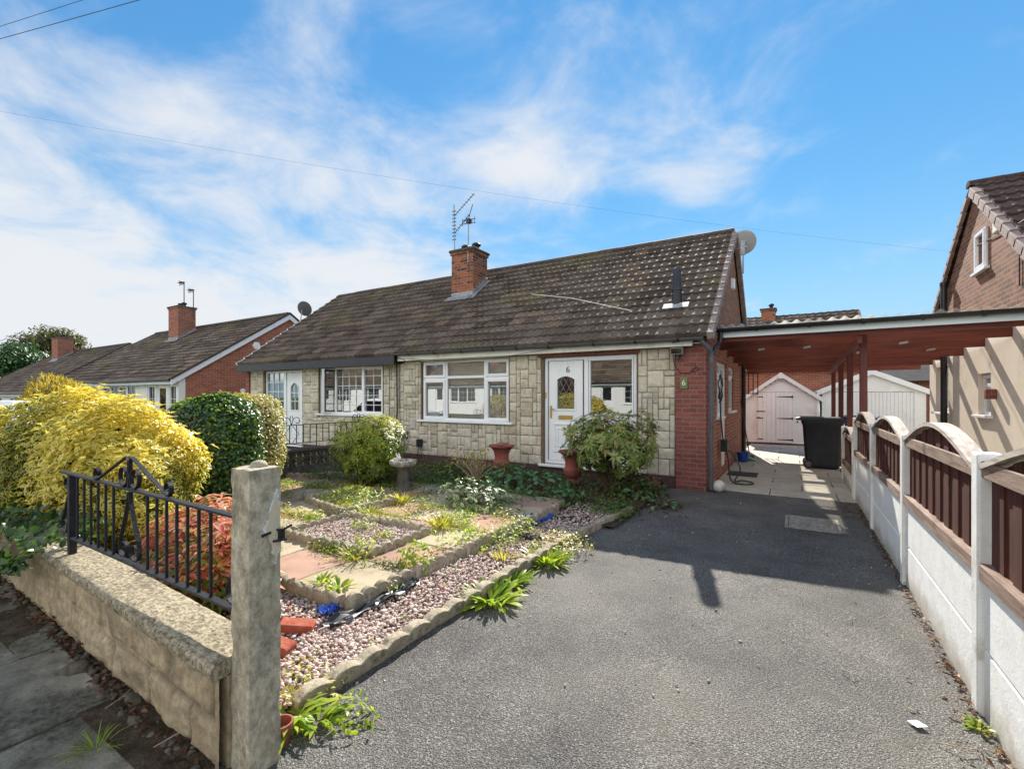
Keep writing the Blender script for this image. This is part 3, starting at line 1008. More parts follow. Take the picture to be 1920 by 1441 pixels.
def chimney(parent, x0, x1, y0, y1, zb, zt, m='brick_chimney', pots=((.3, .0), (.75, .0)), potm='ink', flash=None, pot_h=.2, name='chimney'):
    mb = MB().box(x0, x1, y0, y1, zb, zt - .11)
    mb.box(x0 - .03, x1 + .03, y0 - .03, y1 + .03, zt - .11, zt - .04)
    c = build(name, mb, m, parent, bevel=.006)
    build('cap', MB().box(x0 - .06, x1 + .06, y0 - .06, y1 + .06, zt - .04, zt + .03), 'screen_block', c, bevel=.015)
    for fx, hq in pots:
        p = MB().lathe([(.085, 0), (.075, pot_h * .5), (.08, pot_h * .55), (.12, pot_h * .62), (.125, pot_h * .85), (.09, pot_h)], (x0 + (x1 - x0) * fx, (y0 + y1) / 2, zt + .03), 14)
        build('pot', p, potm, c, smooth=True)
    if flash:
        e, r = flash
        sl = (r[1] - e[1]) / (r[0] - e[0])
        f = MB()
        zf = lambda y: e[1] + sl * (y - e[0]) + .05
        f.prism([(x0 - .12, y0 - .16, zf(y0 - .16)), (x1 + .12, y0 - .16, zf(y0 - .16)), (x1 + .12, y0 + .005, zf(y0) + .02), (x0 - .12, y0 + .005, zf(y0) + .02)], (0, -.004, .012))
        f.box(x0, x1, y0 - .012, y0, zf(y0) - .1, zf(y0) + .12)
        n = 5
        for i in range(n):
            ya, yb = y0 + (y1 - y0) * i / n, y0 + (y1 - y0) * (i + 1) / n
            f.box(x1, x1 + .01, ya, yb, zf(ya) - .1, zf(ya) + .19)
            f.prism([(x1 + .01, ya, zf(ya) + .01), (x1 + .11, ya, zf(ya) + .01), (x1 + .11, yb, zf(yb) + .01), (x1 + .01, yb, zf(yb) + .01)], (0, 0, .01))
        build('flashing', f, 'lead', c, bevel=.003)
    return c


def gutter(parent, x0, x1, y, z, m='grey_plastic', r=.055, brackets=None, slope=0.):
    mb = MB()
    arc = [(r * math.cos(t), r * math.sin(t)) for t in np.linspace(math.pi, 2 * math.pi, 9)]
    arc += [(p * .86, q * .86) for p, q in arc[::-1]]
    mb.prism([(x0, y + p, z + q) for p, q in arc], (x1 - x0, 0, slope))
    mb.box(x0 - .002, x0 + .01, y - r, y + r, z - r * .8, z)
    g = build('gutter', mb, m, parent, smooth=True, angle=30)
    for bx in (brackets or []):
        zq = z + slope * (bx - x0) / (x1 - x0)
        b = MB()
        a2 = [(r * 1.12 * math.cos(t), r * 1.15 * math.sin(t)) for t in np.linspace(math.pi, 2 * math.pi, 9)]
        b.prism([(bx - .02, y + p, zq + q) for p, q in a2] + [(bx - .02, y + r * 1.12, zq + .02), (bx - .02, y + r * .95, zq + .02), (bx - .02, y + r * .9, zq)] +
                [(bx - .02, y + p * .88, zq + q * .88) for p, q in a2[::-1]], (.04, 0, 0))
        build('bracket', b, 'black_plastic', g)
    return g


# ================================================================== THE SETTING
def sheet(name, x0, x1, y0, y1, z, m, kind='structure', thick=.3):
    o = build(name, MB().box(x0, x1, y0, y1, z - thick, z), m)
    return tag(o, kind=kind)


sheet('ground', -400, 400, -300, 500, -.06, 'ground')
sheet('road', -200, 200, -9.0, -2.6, -.03, 'road', thick=.02)
# tarmac driveway, very gently uneven
def undulate(name, x0, x1, y0, y1, st, m, amp, z=0, kind='structure'):
    nx, ny = int((x1 - x0) / st) + 1, int((y1 - y0) / st) + 1
    xs, ys = np.linspace(x0, x1, nx), np.linspace(y0, y1, ny)
    V = [(x, y, z + amp * mnoise.noise(Vector((x * .9, y * .9, 1.3))) + amp * .4 * mnoise.noise(Vector((x * 3, y * 3, 5)))) for y in ys for x in xs]
    Fq = [(j * nx + i, j * nx + i + 1, (j + 1) * nx + i + 1, (j + 1) * nx + i) for j in range(ny - 1) for i in range(nx - 1)]
    return tag(build(name, MB().add(V, Fq), m, smooth=True, recalc=False), kind=kind)


undulate('driveway', -2.06, .80, -2.6, 8.34, .12, 'asphalt', .010)
sheet('neighbouring_driveway', .86, 2.72, -2.6, 22, -.02, 'path_slab', thick=.03)
# public pavement of flagstones, dark with algae, in front of the wall
pv = MB()
for i in range(-22, 0):
    x0 = -2.05 + i * .92
    for j in range(4):
        y1 = .945 - j * .62
        dz = R.uniform(-.006, .006)
        tl = R.uniform(-.006, .006)
        xo = (j % 2) * .31
        pv.add([(x0 + xo, y1 - .605, -.07), (x0 + xo + .905, y1 - .605, -.07), (x0 + xo + .905, y1, -.07), (x0 + xo, y1, -.07),
                (x0 + xo, y1 - .605, dz), (x0 + xo + .905, y1 - .605, dz + tl), (x0 + xo + .905, y1, dz + tl), (x0 + xo, y1, dz)],
               [(0, 3, 2, 1), (4, 5, 6, 7), (0, 1, 5, 4), (1, 2, 6, 5), (2, 3, 7, 6), (3, 0, 4, 7)])
pv.map(lambda x, y, z: (x, y + min(.35, max(0., (-x - 2.05) * .042)), z))      # the slabs follow the wall
tag(build('pavement', pv, 'pavement_slab', bevel=.012, segs=2), kind='structure')
sheet('pavement_base', -24, -2.06, -2.6, .99, -.022, 'soil', thick=.02)
sheet('pavement_kerb', -60, 20, -2.75, -2.6, .0, 'screen_block', thick=.1)
undulate('verge_soil', -12, -2.05, .84, 1.5, .05, 'soil', .018, -.004)

# front garden: soil bed, flagged terrace, gravel
undulate('garden_soil', -7.85, -2.10, 1.2, 5.2, .14, 'soil', .02, .035)
undulate('bed_soil', -7.85, -1.78, 5.2, 8.12, .14, 'soil', .03, .045)
sheet('neighbouring_lawn', -14.6, -7.95, 1.25, 8.0, .06, 'lawn', thick=.05)
ts = MB()
BED1 = (-4.47, -3.24, 2.86, 3.70)
for i in range(9):
    for j in range(6):
        x1 = -2.70 - i * .61; x0 = x1 - .60
        y0 = 2.21 + j * .61; y1 = y0 + .60
        if x0 < -7.85:
            continue
        q = .2 if (i + j) % 2 else .8
        q += R.uniform(-.16, .16)
        dz = R.uniform(-.005, .005)
        ts.box(x0, x1, y0, y1, .02, .118 + dz, q)
tag(build('garden_paving', ts, 'garden_slab', bevel=.008, origin=(-5, 4, .0)), kind='structure')
# carport paving
pp = MB()
y = 8.345
jj = 0
while y < 16.9:
    xo = -.45 * (jj % 2)
    x = -1.22 + xo
    while x < .80:
        a, b = max(x, -1.19), min(x + .888, .82)
        if b - a > .06:
            pp.box(a, b, y, y + .592, -.05, .004 + R.uniform(-.002, .002), R.random())
        x += .9
    y += .6
    jj += 1
tag(build('carport_paving', pp, 'path_slab', bevel=.004, origin=(0, 12, 0)), kind='structure')
sheet('back_yard', -1.19, .84, 16.95, 24, -.004, 'asphalt', thick=.05)


# ================================================================== THE HOUSES
def stones(parent, F, a0, a1, z0, z1, holes, seed=3):
    rs = random.Random(seed)
    U = .094
    nx, nz = int((a1 - a0) / U), int((z1 - z0) / U)
    ux, uz = (a1 - a0) / nx, (z1 - z0) / nz
    occ = [[False] * nz for _ in range(nx)]
    for i in range(nx):
        for j in range(nz):
            cx_, cz_ = a0 + (i + .5) * ux, z0 + (j + .5) * uz
            if any(h[0] < cx_ < h[1] and h[2] < cz_ < h[3] for h in holes):
                occ[i][j] = True
    sizes = [(3, 2), (2, 2), (4, 2), (3, 1), (2, 1), (2, 3), (3, 3), (1, 2), (1, 3), (2, 2), (3, 2), (4, 1)]
    mb = MB()
    for j in range(nz):
        for i in range(nx):
            if occ[i][j]:
                continue
            rs.shuffle(sizes)
            w = h = 1
            for sw, sh in sizes + [(2, 1), (1, 2)]:
                if i + sw <= nx and j + sh <= nz and not any(occ[p][q] for p in range(i, i + sw) for q in range(j, j + sh)):
                    w, h = sw, sh
                    break
            for p in range(i, i + w):
                for q in range(j, j + h):
                    occ[p][q] = True
            xa, xb = a0 + i * ux + .004, a0 + (i + w) * ux - .004
            za, zb = z0 + j * uz + .004, z0 + (j + h) * uz - .004
            for hh in holes:      # trim to the opening
                if xa < hh[1] and xb > hh[0] and za < hh[3] and zb > hh[2]:
                    if hh[0] - xa > xb - hh[1] and hh[0] > xa + .02: xb = min(xb, hh[0] - .012)
                    elif xb > hh[1] + .02: xa = max(xa, hh[1] + .012)
                    elif zb > hh[3] + .02: za = max(za, hh[3] + .012)
                    elif za < hh[2] - .02: zb = min(zb, hh[2] - .012)
            if xb - xa < .03 or zb - za < .03:
                continue
            mx_, mz_ = max(3, int((xb - xa) / .03)), max(3, int((zb - za) / .03))
            t = rs.random()
            amp = rs.uniform(.008, .017)
            vs, fs = [], []
            for q in range(mz_ + 1):
                for p in range(mx_ + 1):
                    fx, fz = p / mx_, q / mz_
                    edge = p in (0, mx_) or q in (0, mz_)
                    X_, Z_ = xa + (xb - xa) * fx, za + (zb - za) * fz
                    if edge:
                        b = 0.
                    else:
                        b = .013 + 1.3 * amp * (mnoise.noise(Vector((X_ * 14, Z_ * 14, t * 9))) + .5 * mnoise.noise(Vector((X_ * 34, Z_ * 34, t * 9))) + .5)
                        if p in (1, mx_ - 1) or q in (1, mz_ - 1):
                            b *= .75
                        # pull the first ring near to the rim so that the face is broad
                        if p == 1: X_ = xa + min(.010, (xb - xa) / 4)
                        if p == mx_ - 1: X_ = xb - min(.010, (xb - xa) / 4)
                        if q == 1: Z_ = za + min(.010, (zb - za) / 4)
                        if q == mz_ - 1: Z_ = zb - min(.010, (zb - za) / 4)
                    vs.append(F(X_, b + .001, Z_))
            for q in range(mz_):
                for p in range(mx_):
                    k0 = q * (mx_ + 1) + p
                    fs.append((k0, k0 + 1, k0 + mx_ + 2, k0 + mx_ + 1))
            mb.add(vs, fs, t)
    return build('stone_facing', mb, 'stone_facing', parent, smooth=True, recalc=False, angle=50)


EAVE, RIDGE_ = (7.85, 2.52), (11.6, 5.30)
EAVE_B = (15.35, 2.52)
PX = -7.92       # party line between the two halves

# ---------------- number six
H6 = thing('bungalow', (-4.5, 8.1, 0), 'stone faced semi-detached bungalow with white front door and cream fascia', 'house')
FS = face_south(8.12)
win6 = (-7.36, -4.99, 1.005, 2.34)
door6 = (-4.19, -2.36, .235, 2.29)
build('wall', wall_cells(MB(), PX, -1.45, 0, 2.5, [win6, door6], -.25, 0).map(FS), 'mortar_dark', H6)
stones(H6, FS, PX, -1.70, .195, 2.36, [(win6[0] - .01, win6[1] + .01, win6[2] - .04, 2.5), (door6[0] - .03, door6[1] + .02, 0, 2.5)], 5)
build('plinth', MB().box(PX, -1.70, -.0, .022, -.05, .19).map(FS), 'brick_plinth', H6)
build('air_brick', MB().box(-2.20, -1.93, .02, .03, .04, .15).map(FS), 'brick_dark', H6)
build('pier', MB().box(-1.69, -1.2, 8.065, 8.37, -.05, 2.5), 'brick_dark', H6, bevel=.006)
build('lintel', MB().box(-4.3, -2.3, .0, .03, 2.30, 2.372).map(FS), 'brick_dark', H6)
build('lintel', MB().box(win6[0], win6[1], .0, .012, 2.342, 2.40).map(FS), 'painted_white', H6)
FE = face_east(-1.2)
sdo, swi, swi2 = (9.85, 10.62, .12, 2.2), (9.2, 9.85, 1.16, 2.2), (11.0, 11.95, 1.22, 2.2)
build('wall', wall_cells(MB(), 8.37, 15.1, -.05, 2.5, [sdo, swi, swi2], -.25, 0).map(FE), 'brick_red', H6)
build('wall', MB().box(PX, -1.45, 14.85, 15.1, -.05, 2.5), 'brick_red', H6)
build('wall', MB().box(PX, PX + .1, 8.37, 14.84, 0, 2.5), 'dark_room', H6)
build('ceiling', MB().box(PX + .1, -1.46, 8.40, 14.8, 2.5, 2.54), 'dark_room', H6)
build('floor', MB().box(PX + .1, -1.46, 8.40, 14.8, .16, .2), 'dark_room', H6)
build('gable', MB().prism([(-1.45, 8.12, 2.5), (-1.45, 15.08, 2.5), (-1.45, 11.6, 5.22)], (.25, 0, 0)), 'brick_brown', H6)
rf = roof_slope('roof', PX, -1.16, EAVE, RIDGE_, 'roof_tile', H6)
roof_slope('rear_roof', PX, -1.16, EAVE_B, RIDGE_, 'roof_tile', H6, ns=4)
ridge(H6, PX, -1.14, 11.6, 5.30)
verge(H6, -1.17, .10, EAVE, RIDGE_)
verge(H6, -1.17, .10, EAVE_B, RIDGE_)
build('fascia', MB().box(PX - .03, -1.40, 7.935, 7.96, 2.36, 2.50), 'painted_white', H6, bevel=.004)
build('soffit', MB().box(PX, -1.22, 7.961, 8.11, 2.40, 2.415), 'painted_white', H6)
gutter(H6, -8.02, -1.22, 7.87, 2.535, 'grey_plastic', brackets=[-7.5, -6.75, -6.0, -5.2, -4.65, -3.95, -3.05, -2.3, -1.6], slope=-.05)
# rainwater pipe at the corner
dp = MB()
dp.tube([(-1.27, 7.87, 2.46), (-1.22, 7.90, 2.38), (-1.13, 7.98, 2.28), (-1.12, 8.02, 2.15), (-1.13, 8.03, .05)], .034, 12)
dp.tube([(-1.12, 8.02, 2.18), (-1.12, 8.02, 2.08)], .042, 12)
for zq in (1.72, .9):
    dp.tube([(-1.13, 8.03, zq + .02), (-1.13, 8.03, zq - .02)], .041, 12)
build('downpipe', dp, 'grey_plastic', H6, smooth=True)
# soil pipe box at the back corner
build('downpipe', MB().tube([(-1.13, 13.7, 0), (-1.13, 13.7, 3.5)], .055, 10), 'black_plastic', H6, smooth=True)

W1 = window(H6, FS, *win6, [(0, .69, 0, .93, 1), (0, .69, .93, 1.335, 1), (.69, 1.74, 0, .96, 0), (.69, 1.74, .96, 1.335, 0), (1.74, 2.37, 0, .93, 1), (1.74, 2.37, .93, 1.335, 1)], blind='vertical', sill_over=.1)
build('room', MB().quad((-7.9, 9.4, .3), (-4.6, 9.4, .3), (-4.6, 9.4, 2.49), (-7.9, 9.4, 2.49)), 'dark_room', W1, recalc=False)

# front door with side light
fr = MB()
ring(fr, *door6[:2], door6[2], door6[3], .06, -.12, -.045)
fr.box(-3.365, -3.28, -.12, -.047, .29, 2.24)
fr.box(-3.28, -2.42, -.115, -.06, .295, 1.16)
fr.box(-3.28, -2.42, -.12, -.046, 1.16, 1.22)
ring(fr, -3.27, -2.43, 1.215, 2.235, .03, -.11, -.05)
DF = build('door_frame', fr.map(FS), 'upvc_white', H6, bevel=.006)
build('pane', MB().quad((-3.26, -.08, 1.22), (-2.44, -.08, 1.22), (-2.44, -.08, 2.22), (-3.26, -.08, 2.22)).map(FS), 'window_glass', DF, recalc=False)
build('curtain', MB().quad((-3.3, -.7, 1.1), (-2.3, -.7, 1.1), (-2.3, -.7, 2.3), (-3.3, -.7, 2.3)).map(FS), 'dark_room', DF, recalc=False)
build('threshold', MB().box(-4.27, -2.28, -.1, .10, .185, .232).map(FS), 'upvc_white', DF, bevel=.008)


def arch_poly(xa, xb, za, zb, rise, n=10):
    return [(xa, za), (xb, za)] + [(xb + (xa - xb) * i / n, zb + rise * math.sin(math.pi * i / n)) for i in range(n + 1)]


def make_door(parent, F, xa, xb, za, zb, gl, rise, low, glass_m='window_glass', handle_left=True):
    mb = MB()
    b0, b1 = -.11, -.062
    gx0, gx1, gz0, gz1 = gl
    mb.box(xa, gx0, b0, b1, za, zb); mb.box(gx1, xb, b0, b1, za, zb)
    mb.box(gx0, gx1, b0, b1, za, gz0)
    ap = arch_poly(gx0, gx1, gz0, gz1, rise)[2:]
    for i in range(len(ap) - 1):
        (xA, zA), (xB, zB) = ap[i], ap[i + 1]
        mb.prism([(xB, b0, zB), (xA, b0, zA), (xA, b0, zb), (xB, b0, zb)], (0, b1 - b0, 0))
    # raised mouldings round the glass and on the lower panel
    full = arch_poly(gx0, gx1, gz0, gz1, rise)
    o = .035
    outer = arch_poly(gx0 - o, gx1 + o, gz0 - o, gz1, rise + o)
    for i in range(len(full)):
        j = (i + 1) % len(full)
        A, B, C_, D_ = full[i], full[j], outer[j], outer[i]
        mb.prism([(A[0], b1, A[1]), (B[0], b1, B[1]), (C_[0], b1, C_[1]), (D_[0], b1, D_[1])], (0, .012, 0))
    lx0, lx1, lz0, lz1 = low
    for d, hh in ((0, .010), (.055, .016)):
        ring(mb, lx0 + d, lx1 - d, lz0 + d * 1.3, lz1 - d * 1.3, .02, b1, b1 + hh)
    mb.box(lx0 - .01, lx1 + .01, b1, b1 + .022, lz1 - .0, lz1 + .018)
    mb.box(lx0 - .01, lx1 + .01, b1, b1 + .022, lz0 - .03, lz0 - .012)
    d = build('door', mb.map(F), 'upvc_white', parent, bevel=.004)
    g = MB().add([F(x, -.085, z) for x, z in full], [tuple(range(len(full)))])
    gp = build('door_glass', g, glass_m, d, recalc=False)
    return d


D6 = make_door(H6, FS, -4.105, -3.40, .30, 2.225, (-3.925, -3.565, 1.30, 1.865), .06, (-3.98, -3.51, .50, 1.0))
# leaded diamonds and stained leaves
ld = MB()
for i in range(-5, 7):
    for sgn in (1, -1):
        pts = []
        for q in np.linspace(0, 1, 24):
            z = 1.30 + q * .61
            x = -3.745 + i * .12 + sgn * (z - 1.6) * .55
            if -3.92 < x < -3.57 and z < 1.865 + .06 * math.sin(math.pi * (x + 3.925) / .36):
                pts.append((x, -.08, z))
        if len(pts) > 2:
            ld.tube([FS(*pts[0]), FS(*pts[-1])], .004, 4)
build('leading', ld, 'lead', D6)
sg = MB()
for sx_ in (-1, 1):
    for (ox, oz, rr) in ((.09, 1.84, .045), (.13, 1.76, .05), (.10, 1.68, .04), (.14, 1.56, .04), (.10, 1.50, .035)):
        cxx = -3.745 + sx_ * ox
        pts = [FS(cxx + rr * math.cos(a) * (1 + .4 * math.sin(3 * a)), -.0865, oz + rr * 1.1 * math.sin(a)) for a in np.linspace(0, 2 * math.pi, 14)[:-1]]
        sg.add(pts, [tuple(range(13))])
build('stained_glass', sg, MAT['leaf_hosta'], D6, recalc=False)
build('letterbox', MB().box(-3.90, -3.60, -.062, -.046, 1.10, 1.175).map(FS), 'brass', D6, bevel=.006)
hd = MB().box(-4.075, -4.04, -.062, -.05, 1.12, 1.36)
hd.tube([(-4.057, -.05, 1.29), (-4.057, -.015, 1.29)], .008, 8).tube([(-4.057, -.015, 1.29), (-3.955, -.012, 1.29)], .009, 8)
build('handle', hd.map(FS), 'brass', D6)
build('latch', MB().box(-4.175, -4.15, -.045, -.037, 1.50, 1.62).map(FS), 'brass', DF)
text_mesh('number', '6', .17, lambda x, d, z: FS(-3.70 + x, -.060 + d, 2.05 + z), 'ink', D6)

# side windows and door under the carport
window(H6, FE, *swi, [(0, .65, 0, .74, 0), (0, .65, .74, 1.04, 1)], sill=True, recess=.04)
window(H6, FE, *swi2, [(0, .95, 0, .70, 0), (0, .95, .70, .98, 1)], blind='net', recess=.04)
sd_ = MB()
ring(sd_, sdo[0], sdo[1], sdo[2], sdo[3], .06, -.11, -.035)
sd_.box(sdo[0] + .06, sdo[1] - .06, -.10, -.05, sdo[2] + .06, 1.1)
ring(sd_, sdo[0] + .06, sdo[1] - .06, 1.1, sdo[3] - .06, .07, -.10, -.05)
SD = build('side_door', sd_.map(FE), 'upvc_white', H6, bevel=.005)
build('pane', MB().quad((sdo[0] + .1, -.075, 1.15), (sdo[1] - .1, -.075, 1.15), (sdo[1] - .1, -.075, 2.1), (sdo[0] + .1, -.075, 2.1)).map(FE), 'window_glass', SD, recalc=False)
chimney(H6, -8.08, -7.35, 10.12, 10.80, 3.8, 5.52, pots=((.32, 0), (.82, 0)), flash=(EAVE, RIDGE_), pot_h=.20)
# flue on the front slope with its lead slate
fl = MB().lathe([(.085, 0), (.085, .34), (.095, .35), (.095, .38), (.078, .40), (.075, .72), (.06, .74)], (-1.80, 8.72, 3.10), 14)
FL = build('flue', fl, 'black_board', H6, smooth=True)
sl = .7413
fz = lambda yy: 2.52 + (yy - 7.85) * sl + .075
ff = MB().prism([(-2.02, 8.54, fz(8.54)), (-1.58, 8.54, fz(8.54)), (-1.58, 8.68, fz(8.68)), (-2.02, 8.68, fz(8.68))], (0, -.006, .01))
build('flashing', ff, 'lead_bright', FL)

# ---------------- the attached half
HN = thing('bungalow', (-11.3, 8.1, 0), 'attached bungalow half with black fascia and small paned white windows', 'house')
winN = (-11.07, -8.63, 1.075, 2.30)
doorN = (-13.62, -11.80, .17, 2.28)
build('wall', wall_cells(MB(), -14.5, PX, 0, 2.5, [winN, doorN], -.25, 0).map(FS), 'mortar_dark', HN)
stones(HN, FS, -14.35, PX, .195, 2.32, [(winN[0] - .01, winN[1] + .01, winN[2] - .04, 2.5), (doorN[0] - .03, doorN[1] + .02, 0, 2.5)], 9)
build('plinth', MB().box(-14.5, PX - .005, 0, .022, -.05, .19).map(FS), 'brick_plinth', HN)
build('pier', MB().box(-14.56, -14.36, 8.065, 8.36, -.05, 2.5), 'brick_dark', HN)
build('wall', MB().box(-14.5, -14.25, 8.37, 15.1, -.05, 2.5), 'brick_red', HN)
build('wall', MB().box(-14.24, PX, 14.85, 15.1, -.05, 2.5), 'brick_red', HN)
build('ceiling', MB().box(-14.24, PX - .01, 8.40, 14.8, 2.5, 2.54), 'dark_room', HN)
build('floor', MB().box(-14.24, PX - .01, 8.40, 14.8, .1, .15), 'dark_room', HN)
build('wall', MB().box(PX - .1, PX - .01, 8.38, 14.84, .16, 2.49), 'dark_room', HN)
build('gable', MB().prism([(-14.5, 8.12, 2.5), (-14.5, 15.08, 2.5), (-14.5, 11.6, 5.22)], (.25, 0, 0)), 'brick_brown', HN)
roof_slope('roof', -14.60, PX, EAVE, RIDGE_, 'roof_tile', HN)
roof_slope('rear_roof', -14.60, PX, EAVE_B, RIDGE_, 'roof_tile', HN, ns=4)
ridge(HN, -14.6, PX, 11.6, 5.30)
verge(HN, -14.60, .05, EAVE, RIDGE_, 'white_board', out=-1, drop=.09)
build('fascia', MB().box(-14.6, PX - .035, 7.83, 7.86, 2.28, 2.49), 'black_board', HN, bevel=.004)
build('soffit', MB().box(-14.5, PX - .04, 7.861, 8.10, 2.32, 2.335), 'black_board', HN)


def gbars(l):
    w = l[1] - l[0]
    return (4, 5) if w > 1 else (2, 5)


WN = window(HN, FS, *winN, [(0, .62, 0, 1.225, 0), (.62, 1.66, 0, 1.225, 0), (1.66, 2.44, 0, 1.225, 1)], bars=lambda l: (4, 5) if l[1] - l[0] > 1 else ((2, 5) if l[0] > .1 else (1, 1)), blind=None)
# the left light stands open: its sash swings out on the left jamb
oc = MB()
w_ = .54
ring(oc, 0, w_, winN[2] + .03, winN[3] - .03, .055, -.02, .03)
for i in range(1, 2):
    oc.box(w_ * i / 2 - .009, w_ * i / 2 + .009, -.005, .015, winN[2] + .08, winN[3] - .08)
for i in range(1, 5):
    zq = winN[2] + .03 + (winN[3] - winN[2] - .06) * i / 5
    oc.box(.05, w_ - .05, -.004, .014, zq - .009, zq + .009)
ca, sa = math.cos(math.radians(32)), math.sin(math.radians(32))
swing = lambda a, b, z: FS(winN[0] + .06 + a * ca - b * sa, -.05 + a * sa + b * ca, z)
OS = build('open_sash', oc.map(swing), 'upvc_white', WN, bevel=.005)
build('pane', MB().quad((.05, .004, winN[2] + .08), (w_ - .05, .004, winN[2] + .08), (w_ - .05, .004, winN[3] - .08), (.05, .004, winN[3] - .08)).map(swing), 'window_glass', OS, recalc=False)
fr = MB()
ring(fr, doorN[0], doorN[1], doorN[2], doorN[3], .06, -.12, -.045)
fr.box(-12.74, -12.63, -.12, -.047, doorN[2] + .06, doorN[3] - .06)
fr.box(-13.56, -12.74, -.115, -.06, doorN[2] + .06, .80)
fr.box(-13.56, -12.74, -.12, -.046, .80, .86)
for i in range(1, 3):
    x = -13.56 + .82 * i / 3
    fr.box(x - .01, x + .01, -.10, -.06, .86, 2.22)
for i in range(1, 5):
    z = .86 + 1.36 * i / 5
    fr.box(-13.56, -12.74, -.098, -.062, z - .01, z + .01)
DFN = build('door_frame', fr.map(FS), 'upvc_white', HN, bevel=.005)
build('pane', MB().quad((-13.56, -.085, .86), (-12.74, -.085, .86), (-12.74, -.085, 2.22), (-13.56, -.085, 2.22)).map(FS), 'window_glass', DFN, recalc=False)
build('threshold', MB().box(-13.7, -11.72, -.1, .09, .125, .168).map(FS), 'upvc_white', DFN)
DN = make_door(HN, FS, -12.60, -11.87, .235, 2.215, (-12.42, -12.05, 1.15, 1.80), .12, (-12.46, -12.01, .38, .85))
db = MB()
db.box(-12.243, -12.227, -.082, -.066, 1.15, 1.915)
for z in (1.40, 1.64):
    db.box(-12.42, -12.05, -.081, -.067, z - .008, z + .008)
build('glazing_bar', db.map(FS), 'upvc_white', DN)


# ---------------- bungalows further along the road, each pair one building
def far_house(label, x0, x1, ye, yr, ze, zr, zb, chim, openings, group, sgn=1, y_off=0, wallm='white_render', roofm='roof_tile'):
    """x0..x1 along the road; eave (ye,ze), ridge (yr,zr); sgn=-1 turns it to face the other way round y_off"""
    H = thing('pair_of_bungalows', ((x0 + x1) / 2, ye if sgn > 0 else y_off - ye, zb), label, 'house', group)
    T = (lambda x, y, z: (x, y, z)) if sgn > 0 else (lambda x, y, z: (x, y_off - y, z))
    yf = ye + .28
    yb = 2 * yr - yf
    F = lambda a, b, z: T(a, yf - b, z)
    build('wall', wall_cells(MB(), x0 + .05, x1 - .05, zb, ze + .05, [(a, b, c, d) for a, b, c, d, *_ in openings], -.22, 0).map(F), wallm, H)
    build('wall', MB().box(x0 + .05, x1 - .05, yb - .2, yb, zb, ze).map(T), 'brick_red', H)
    for xg, s_ in ((x1 - .05, -1), (x0 + .05, 1)):
        build('gable', MB().prism([(xg, yf + .221, zb), (xg, yb - .202, zb), (xg, yb - .202, ze + .1), (xg, yr, zr - .08), (xg, yf + .221, ze + .1)], (.2 * s_, 0, 0)).map(T), 'brick_red', H)
    r1 = roof_slope('roof', x0 - .05, x1 + .05, (ye, ze), (yr, zr), roofm, H, period=.30, ns=5, amp=.012, step=.036)
    r2 = roof_slope('rear_roof', x0 - .05, x1 + .05, (2 * yr - ye, ze), (yr, zr), roofm, H, period=.30, ns=2, amp=.0, step=.036)
    if sgn < 0:
        for r_ in (r1, r2):
            for v in r_.data.vertices:
                w = Vector(v.co) + H.location
                v.co = Vector(T(*w)) - H.location
            r_.data.flip_normals()
    for xg in (x1 + .02, x0 - .06):
        bb = MB()
        for sy in (1, -1):
            ya = yr - sy * (yr - ye)
            bb.prism([(xg, ya, ze - .22), (xg, ya, ze - .02), (xg, yr, zr - .03), (xg, yr, zr - .24)], (.035, 0, 0))
        build('bargeboard', bb.map(T), 'white_board', H)
    for xg in (x1 - .02, x0 - .10):
        vv = MB()
        for sy in (1, -1):
            ya = yr - sy * (yr - ye)
            vv.prism([(xg, ya, ze - .01), (xg, ya, ze + .06), (xg, yr, zr + .06), (xg, yr, zr - .01)], (.12, 0, 0))
        build('verge_tiles', vv.map(T), 'roof_tile_brown', H)
    rd = MB()
    n = int((x1 - x0) / .45)
    for i in range(n):
        a = x0 + (x1 - x0) * i / n
        rd.prism([(a, yr - .12, zr - .02), (a, yr - .07, zr + .07), (a, yr + .07, zr + .07), (a, yr + .12, zr - .02)], ((x1 - x0) / n - .01, 0, 0))
    build('ridge_tiles', rd.map(T), 'ridge_tile', H)
    build('fascia', MB().box(x0, x1, ye + .06, ye + .09, ze - .17, ze + .0).map(T), 'white_board', H)
    build('soffit', MB().box(x0, x1, ye + .091, yf - .003, ze - .13, ze - .115).map(T), 'white_board', H)
    gt = MB().tube([(x0, ye - .02, ze - .02), (x1, ye - .02, ze - .02)], .05, 8).map(T)
    build('gutter', gt, 'black_plastic', H, smooth=True)
    for a, b, c, d, lights, isdoor in openings:
        if isdoor:
            m_ = MB()
            ring(m_, a, b, c, d, .06, -.1, -.03)
            m_.box(a + .06, b - .06, -.09, -.05, c + .06, c + (d - c) * .45)
            ring(m_, a + .06, b - .06, c + (d - c) * .45, d - .06, .08, -.09, -.05)
            dd = build('door', m_.map(F), 'upvc_white', H)
            build('pane', MB().box(a + .12, b - .12, -.075, -.07, c + (d - c) * .47, d - .12).map(F), 'black_glass', dd)
        else:
            n = lights
            w = (b - a) / n
            window(H, F, a, b, c, d, [(i * w, (i + 1) * w, 0, d - c, i % 2 == 0) for i in range(n)], dummy=True, bars=(2, 3), recess=.03)
    if chim:
        cx0, cx1, cy0, cy1, cb, ct = chim
        if sgn > 0:
            sl_ = (zr - ze) / (yr - ye)
            chimney(H, cx0, cx1, cy0, cy1, cb, ct, pots=((.35, 0), (.72, 0)), flash=((ye, ze), (yr, zr)), pot_h=.22, m='brick_red')
        else:
            chimney(H, cx0, cx1, y_off - cy1, y_off - cy0, cb, ct, m='brick_red')
    return H


